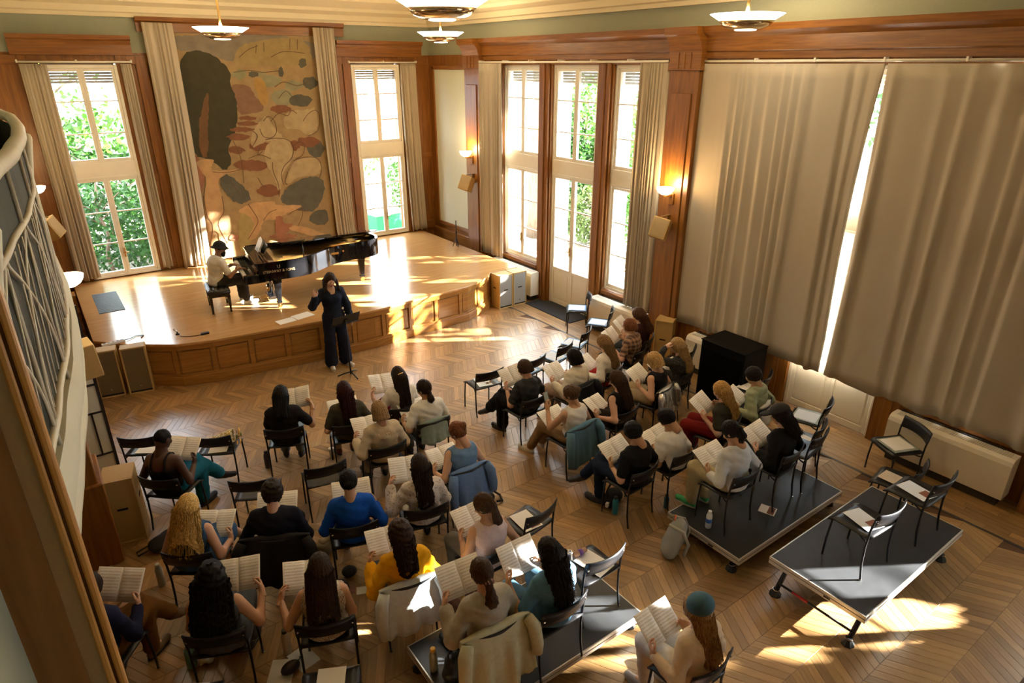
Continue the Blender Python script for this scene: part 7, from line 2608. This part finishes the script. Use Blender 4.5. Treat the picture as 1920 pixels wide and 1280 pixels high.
st_b = sdf_thing('crossbody_bag', (3.53, 5.22, 0), 0, 'black bag with looped strap right of the blue shirt', 'bag', [
    ('body', lambda X, Y, Z: ell(X, Y, Z, (-0.08, 0.02, 0.05), (0.11, 0.08, 0.06)), (-0.22, -0.1, 0), (0.06, 0.14, 0.13), 0.012, BAGBLK)])
MB().tube([(-0.02, 0.06, 0.07), (0.06, 0.07, 0.06), (0.10, 0.0, 0.03), (0.07, -0.09, 0.018), (0.0, -0.08, 0.03)], 0.014, 7).build('strap', BAGBLK, st_b, smooth=True)
hb = sdf_thing('handbag', (1.84, 3.30, ZC_), 30, 'dark green handbag standing on the near riser', 'bag', [
    ('body', lambda X, Y, Z: ell(X, Y, Z, (0, 0, 0.10), (0.13, 0.08, 0.13)) + 0.006 * np.sin(40 * X + 30 * Z), (-0.17, -0.12, 0), (0.17, 0.12, 0.25), 0.012, mat('bag_green', (0.022, 0.028, 0.020), 0.5))])
MB().tube([(-0.09, 0, 0.18), (-0.05, 0.02, 0.27), (0.05, 0.02, 0.27), (0.09, 0, 0.18)], 0.010, 6).build('handle', BAGBLK, hb, smooth=True)
cr = sdf_thing('plastic_bag', (0.29, 4.82, 0), 0, 'crumpled clear plastic bag beside the mint tumbler', 'bag', [
    ('film', lambda X, Y, Z: ell(X, Y, Z, (0, 0, 0.05), (0.08, 0.07, 0.06)) + 0.012 * np.sin(70 * X + 30 * Z) * np.sin(60 * Y + 50 * Z), (-0.11, -0.1, 0), (0.11, 0.1, 0.13), 0.009, mat('film_clear', (0.50, 0.55, 0.54), 0.15)),
    ('knot', lambda X, Y, Z: ell(X, Y, Z, (0.02, 0.02, 0.115), (0.02, 0.02, 0.022)), (-0.02, -0.02, 0.08), (0.06, 0.06, 0.15), 0.008, mat('film_clear', (0, 0, 0)))])


def floor_paper(name, x, y, z, rz, w, h, label, m=None, pic=False):
    o = empty(name, (x, y, z), R(rz)); tag(o, label, 'paper')
    MB().box(-w / 2, w / 2, -h / 2, h / 2, 0.0, 0.003).build('sheet', m or PAPER, o)
    if pic:
        MB().box(-w * 0.45, w * 0.45, -h * 0.42, -h * 0.02, 0.003, 0.0036).build('printed_picture', mat('print_brown', (0, 0, 0)), o)


floor_paper('loose_sheet', 0.76, 4.33, 0, -30, 0.20, 0.26, 'loose sheet under the brown pouch')
floor_paper('loose_sheet', 0.96, 4.36, 0.0005, 12, 0.18, 0.24, 'loose pale blue sheet beside the brown pouch', LIGHTB)
floor_paper('flyer', 1.70, 4.79, 0, -24, 0.12, 0.10, 'white card on the floor before the yellow top')
floor_paper('flyer', 1.60, 4.86, 0, -24, 0.10, 0.09, 'brown printed card on the floor left of the white card', mat('print_brown', (0, 0, 0)))
floor_paper('leaflet', 5.69, 3.06, ZA, 20, 0.15, 0.17, 'small leaflet lying on the low riser', None, True)
floor_paper('loose_sheet', 2.95, 10.52, ZS, 8, 0.30, 0.21, 'white sheet lying on the stage edge, left of two')
floor_paper('loose_sheet', 3.27, 10.60, ZS, 12, 0.33, 0.24, 'white sheet lying on the stage edge, right of two')
# score on the piano desk
music_score(piano.matrix_basis @ Vector((0.19, 0.06, ZP1 + 0.125)), piano.matrix_basis.to_3x3() @ Vector((-0.9, 0, 0.45)), (0.3, 0, 1), 'open score standing on the piano desk', w=0.16, h=0.22)
# power strip and cables on the stage and speakers
psx = empty('power_strip', (0.42, 11.06, ZS), R(6)); tag(psx, 'white power strip behind the left floor speakers', 'power strip')
psx.location = (0.47, 11.12, ZS)
MB().box(-0.16, 0.16, -0.03, 0.03, 0, 0.035).build('body', PAPER, psx, bevel=0.004)
for i in range(5):
    MB().lathe([(0.018, 0.035), (0.018, 0.037), (0, 0.036)], (-0.12 + i * 0.06, 0, 0), 12).build('socket', mat('socket_grey', (0.2, 0.2, 0.2), 0.5), psx)
MB().tube([(0.16, 0, 0.02), (0.24, 0.03, 0.012), (0.34, 0.10, 0.010), (0.44, 0.05, 0.008), (0.38, -0.04, 0.008)], 0.006, 6).build('cable', BLACKSTEEL, psx, smooth=True)
mk = empty('microphone', (1.35, 10.95, ZS)); tag(mk, 'small measuring microphone on a base at the stage corner', 'microphone')
MB().lathe([(0.035, 0), (0.03, 0.012), (0.008, 0.02), (0.008, 0.05), (0, 0.05)], n=16).build('base', BLACKSTEEL, mk, smooth=True)
MB().tube([(0, 0, 0.045), (-0.04, 0.02, 0.09)], 0.014, 8).build('capsule', CHROME, mk, smooth=True)
MB().tube([(0.03, 0, 0.01), (0.02, -0.14, 0.008), (0.10, -0.20, 0.008), (0.22, -0.26, 0.008), (0.34, -0.24, 0.008)], 0.005, 6).build('cable', BLACKSTEEL, mk, smooth=True)
MB().cbox((0.36, -0.24, 0.015), (0.12, 0.06, 0.025)).build('adapter', BLACKSTEEL, mk)

# ================================================================== GARDEN AND STREET OUTSIDE
GRAVEL = mat('gravel', (0.17, 0.15, 0.115), 0.95, var=0.3, scale=3.5, detail=8)
garden = MB()
garden.box(XR + 0.42, 60, -40, 60, -0.5, -0.3)
garden.box(-40, XR + 0.42, YB + 0.34, 60, -0.5, -0.3)
struct('garden_ground', garden, GRAVEL, label='bright gravel garden outside the windows')
LEAF = {}


def leaf_mat(name, c):
    if name in MATS:
        return MATS[name]
    m, nt, b = _base(name)
    N, L = nt.nodes, nt.links
    ge = N.new('ShaderNodeNewGeometry')
    mx = N.new('ShaderNodeMix'); mx.data_type = 'RGBA'
    mx.inputs[6].default_value = tuple(q * 0.55 for q in c) + (1,)
    mx.inputs[7].default_value = tuple(min(1, q * 1.5) for q in c) + (1,)
    L.new(ge.outputs['Random Per Island'], mx.inputs[0])
    L.new(mx.outputs[2], b.inputs['Base Color'])
    b.inputs['Roughness'].default_value = 0.5
    tr = N.new('ShaderNodeBsdfTranslucent')
    L.new(mx.outputs[2], tr.inputs[0])
    ms = N.new('ShaderNodeMixShader'); ms.inputs[0].default_value = 0.4
    L.new(b.outputs[0], ms.inputs[1]); L.new(tr.outputs[0], ms.inputs[2])
    L.new(ms.outputs[0], N['Material Output'].inputs[0])
    MATS[name] = m
    return m


BARK = wood('bark', (0.24, 0.17, 0.11), (0.10, 0.065, 0.04), rough=0.9, scale=3, stretch=(8, 8, 1.2), coat=0, bump=0.8)


def tree(name, label, x, y, h, rad, n, leaf, lc, seed, trunk=0.14, crown=None, lo=0.0, cat='tree'):
    rr = random.Random(seed)
    o = empty(name, (x, y, -0.3)); tag(o, label, cat, 'garden plants')
    crown = crown or [(0, 0, h * 0.7, rad, rad, h * 0.3)]
    if trunk:
        mb = MB()
        k = 9
        mb.tube([(0.06 * math.sin(i * 1.3 + seed), 0.06 * math.cos(i * 1.7 + seed), h * 0.8 * i / k) for i in range(k + 1)], [trunk * (1.15 - 0.7 * i / k) for i in range(k + 1)], 10)
        mb.build('trunk', BARK, o, smooth=True)
        for i in range(6):
            a = rr.uniform(0, 6.28); z = h * rr.uniform(0.4, 0.7)
            MB().tube([(0, 0, z), (0.3 * rad * math.cos(a), 0.3 * rad * math.sin(a), z + 0.2 * rad), (0.8 * rad * math.cos(a), 0.8 * rad * math.sin(a), z + 0.45 * rad)], [trunk * 0.4, trunk * 0.25, 0.01], 6).build('branch', BARK, o, smooth=True)
    V = np.zeros((n * 4, 3)); Fq = np.arange(n * 4).reshape(n, 4)
    rn = np.random.default_rng(seed)
    ci = rn.integers(0, len(crown), n)
    C = np.array(crown)[ci]
    d = rn.normal(size=(n, 3)); d /= np.linalg.norm(d, axis=1)[:, None]
    rad_ = rn.uniform(0.35, 1.0, n) ** 0.6
    P_ = C[:, :3] + d * rad_[:, None] * C[:, 3:6]
    t = rn.normal(size=(n, 3)); t /= np.linalg.norm(t, axis=1)[:, None]
    b = np.cross(t, rn.normal(size=(n, 3))); b /= np.linalg.norm(b, axis=1)[:, None]
    s = leaf * rn.uniform(0.6, 1.3, n)[:, None]
    V[0::4] = P_ - t * s; V[1::4] = P_ + b * s * 0.5; V[2::4] = P_ + t * s; V[3::4] = P_ - b * s * 0.5
    V[:, 2] = np.maximum(V[:, 2], 0.02)
    lo_ = link('leaves', np_mesh('leaves', [(V, Fq, 0)], [leaf_mat('leaf_%s' % lc[0], lc[1])], smooth=False), o)
    lo_['kind'] = 'stuff'
    return o


GRN, GRN2, GRN3 = ('fresh', (0.060, 0.165, 0.020)), ('deep', (0.032, 0.095, 0.018)), ('olive', (0.08, 0.125, 0.03))
# behind the far left window
tree('garden_shrub', 'bushy shrub filling the lower left window', 1.2, 18.6, 3.0, 1.4, 2600, 0.075, GRN2, 21, 0.05, [(0, 0, 1.2, 1.8, 0.8, 1.3)], cat='shrub')
tree('garden_shrub', 'bright shrub behind the lower right pane of the left window', 2.9, 19.6, 2.8, 1.2, 1800, 0.08, GRN, 22, 0.05, [(0, 0, 1.2, 1.3, 0.8, 1.3)], cat='shrub')
tree('garden_tree', 'light tree with sparse leaves in the upper left window', 0.9, 21.5, 6.2, 1.5, 1100, 0.11, GRN, 23, 0.10, [(0, 0, 4.2, 1.4, 1.0, 1.9), (0.9, 0, 3.2, 1.1, 0.8, 0.9)])
tree('garden_hedge', 'dense dark hedge behind the shrubs of the left window', 1.6, 21.0, 3.4, 2.0, 3600, 0.13, GRN2, 33, 0.05, [(0, 0, 1.3, 3.2, 0.7, 1.7)], cat='hedge')
# hedges added south of the right wall, out of frame, to keep the low sun off the near floor
tree('garden_hedge', 'unseen hedge added to block low sun at the window nearest the gallery', 10.8, -1.65, 2.6, 0.8, 9000, 0.12, GRN2, 34, 0.05, [(0, -0.30, 1.25, 0.5, 0.5, 1.20), (0, 0.25, 1.25, 0.5, 0.55, 1.20), (0, 0.6, 1.2, 0.5, 0.5, 1.15)], cat='hedge')
tree('garden_hedge', 'taller unseen hedge added to block low sun at the door nearest the gallery', 10.9, -4.0, 3.8, 1.2, 22000, 0.14, GRN2, 35, 0.05, [(0, 1.15, 1.72, 0.6, 0.7, 1.95), (0, 0.4, 1.72, 0.6, 0.9, 2.0), (0, -0.5, 1.72, 0.6, 0.9, 2.0), (0, -1.4, 1.72, 0.6, 0.9, 2.0)], cat='hedge')
# behind the right back window
tree('garden_shrub', 'leafy shrub at the right of the right back window', 9.75, 19.2, 2.6, 0.8, 900, 0.07, GRN, 24, 0.04, [(0, 0, 1.5, 0.6, 0.5, 1.3)], cat='shrub')
tree('garden_shrub', 'sparse shrub behind the fence in the right back window', 9.2, 21.6, 2.4, 0.9, 420, 0.07, GRN, 25, 0.04, [(0, 0, 2.0, 1.1, 0.4, 0.6)], cat='shrub')
# along the right wall
tree('garden_tree', 'thick trunked tree outside the window left of the garden door', 12.6, 15.9, 9.0, 2.2, 500, 0.12, GRN, 26, 0.36, [(0, 0, 7.2, 2.2, 2.2, 1.4)])
tree('garden_shrub', 'green bush beside the thick trunk outside', 13.2, 15.3, 4.4, 1.0, 3200, 0.085, GRN2, 27, 0.05, [(0, 0, 1.9, 0.7, 0.8, 1.9)], cat='shrub')
tree('garden_tree', 'leafy young tree seen through the garden door', 14.2, 15.6, 5.2, 1.4, 5000, 0.09, GRN, 28, 0.07, [(0, 0, 3.3, 1.3, 1.3, 1.5), (0.4, -0.8, 2.2, 1.0, 0.8, 1.1)])
tree('garden_shrub', 'low grey green bush beyond the garden door', 13.4, 14.2, 2.0, 1.0, 2600, 0.075, GRN3, 29, 0.03, [(0, 0, 0.9, 1.1, 1.0, 0.9)], cat='shrub')
tree('garden_tree', 'small tree in the window right of the garden door', 12.4, 11.7, 4.6, 1.0, 2400, 0.085, GRN, 30, 0.06, [(0, 0, 3.2, 0.9, 0.9, 1.3), (0.3, 0.2, 1.6, 0.8, 0.8, 1.0)])
# tall trees to the south, out of frame, whose leaves break up the sunlight on the stage
tree('garden_tree', 'tall tree shading the garden door', 17.5, 4.2, 9.0, 2.4, 850, 0.13, GRN2, 31, 0.2, [(0, 0, 4.9, 2.6, 2.4, 1.8)])
tree('garden_tree', 'tall tree shading the first window', 16.5, 7.2, 9.0, 2.2, 550, 0.13, GRN2, 32, 0.2, [(0, 0, 4.7, 2.2, 2.0, 1.7)])
tree('garden_tree', 'unseen tree crown added to hide the high sun from the gallery windows', 17.0, -6.4, 9.5, 2.6, 7000, 0.17, GRN2, 36, 0.25, [(0, 1.0, 8.9, 1.5, 1.8, 1.15), (0, -1.2, 8.9, 1.5, 1.8, 1.15)])  # crown added out of frame, set to cut off the upper sunbeams
tree('garden_tree', 'unseen tree crown added to hide the high sun from the garden door', 17.0, 4.6, 9.5, 2.6, 2600, 0.15, GRN2, 37, 0.25, [(0, 1.2, 8.9, 1.5, 1.9, 1.15), (0, -1.2, 8.9, 1.5, 1.9, 1.15)])  # second added crown, placed to trim high sun reaching the stage
# pale house with red shutters, fence and green container seen in the right back window
hs = empty('house', (15.5, 34, -0.3)); tag(hs, 'pale house with red shutters across the street', 'house')
MB().box(-6, 6, 0, 6, 0, 9.0).build('facade', mat('house_white', (0.86, 0.85, 0.82), 0.9, var=0.03), hs)
for i in range(4):
    x = -4.2 + i * 2.1
    for z in (2.0, 5.2):
        w_ = MB().box(x - 0.45, x + 0.45, -0.05, 0.02, z, z + 1.5).build('window', mat('house_glass', (0.10, 0.10, 0.11), 0.2), hs)
        MB().box(x - 0.03, x + 0.03, -0.07, -0.05, z, z + 1.5).build('mullion', PAPER, w_)
        for s in (-1, 1):
            MB().box(x + s * 0.78 - 0.28, x + s * 0.78 + 0.28, -0.09, -0.02, z - 0.05, z + 1.55).build('shutter', mat('shutter_red', (0.28, 0.035, 0.03), 0.6), hs)
MB().extrude([(-6.3, -0.5, 9.0), (-6.3, 6.5, 9.0), (-6.3, 3, 11.5)], (12.6, 0, 0)).build('roof', mat('roof_slate', (0.25, 0.22, 0.2), 0.8), hs)
fe = empty('garden_fence', (9.2, 21.0, -0.3)); tag(fe, 'grey wire fence in the right back window', 'fence')
for i in range(13):
    MB().box(-2.4 + i * 0.4 - 0.02, -2.4 + i * 0.4 + 0.02, -0.02, 0.02, 0, 1.5).build('post', mat('fence_grey', (0.30, 0.31, 0.26), 0.7), fe)
for z in (0.15, 0.45, 0.75, 1.05, 1.35, 1.48):
    MB().box(-2.45, 2.45, -0.012, 0.012, z, z + 0.03).build('rail', mat('fence_grey', (0, 0, 0)), fe)
cb = empty('green_container', (9.0, 19.3, -0.3), R(8)); tag(cb, 'green waste container with white lid outside', 'container')
MB().box(-0.55, 0.45, -0.4, 0.4, 0.1, 0.62).build('bin', mat('bin_green', (0.02, 0.26, 0.09), 0.5), cb, bevel=0.03, seg=2)
MB().extrude([(-0.58, -0.43, 0.62), (-0.58, 0.43, 0.62), (-0.58, 0.43, 0.66), (-0.58, 0, 0.76), (-0.58, -0.43, 0.68)], (1.06, 0, 0)).build('lid', mat('bin_lid', (0.66, 0.68, 0.68), 0.4), cb, bevel=0.01)
for s in (-1, 1):
    MB().lathe([(0.09, -0.03), (0.09, 0.03)], (s * 0.38, -0.3, 0.09), 14, axis='y').build('wheel', BLACKSTEEL, cb)
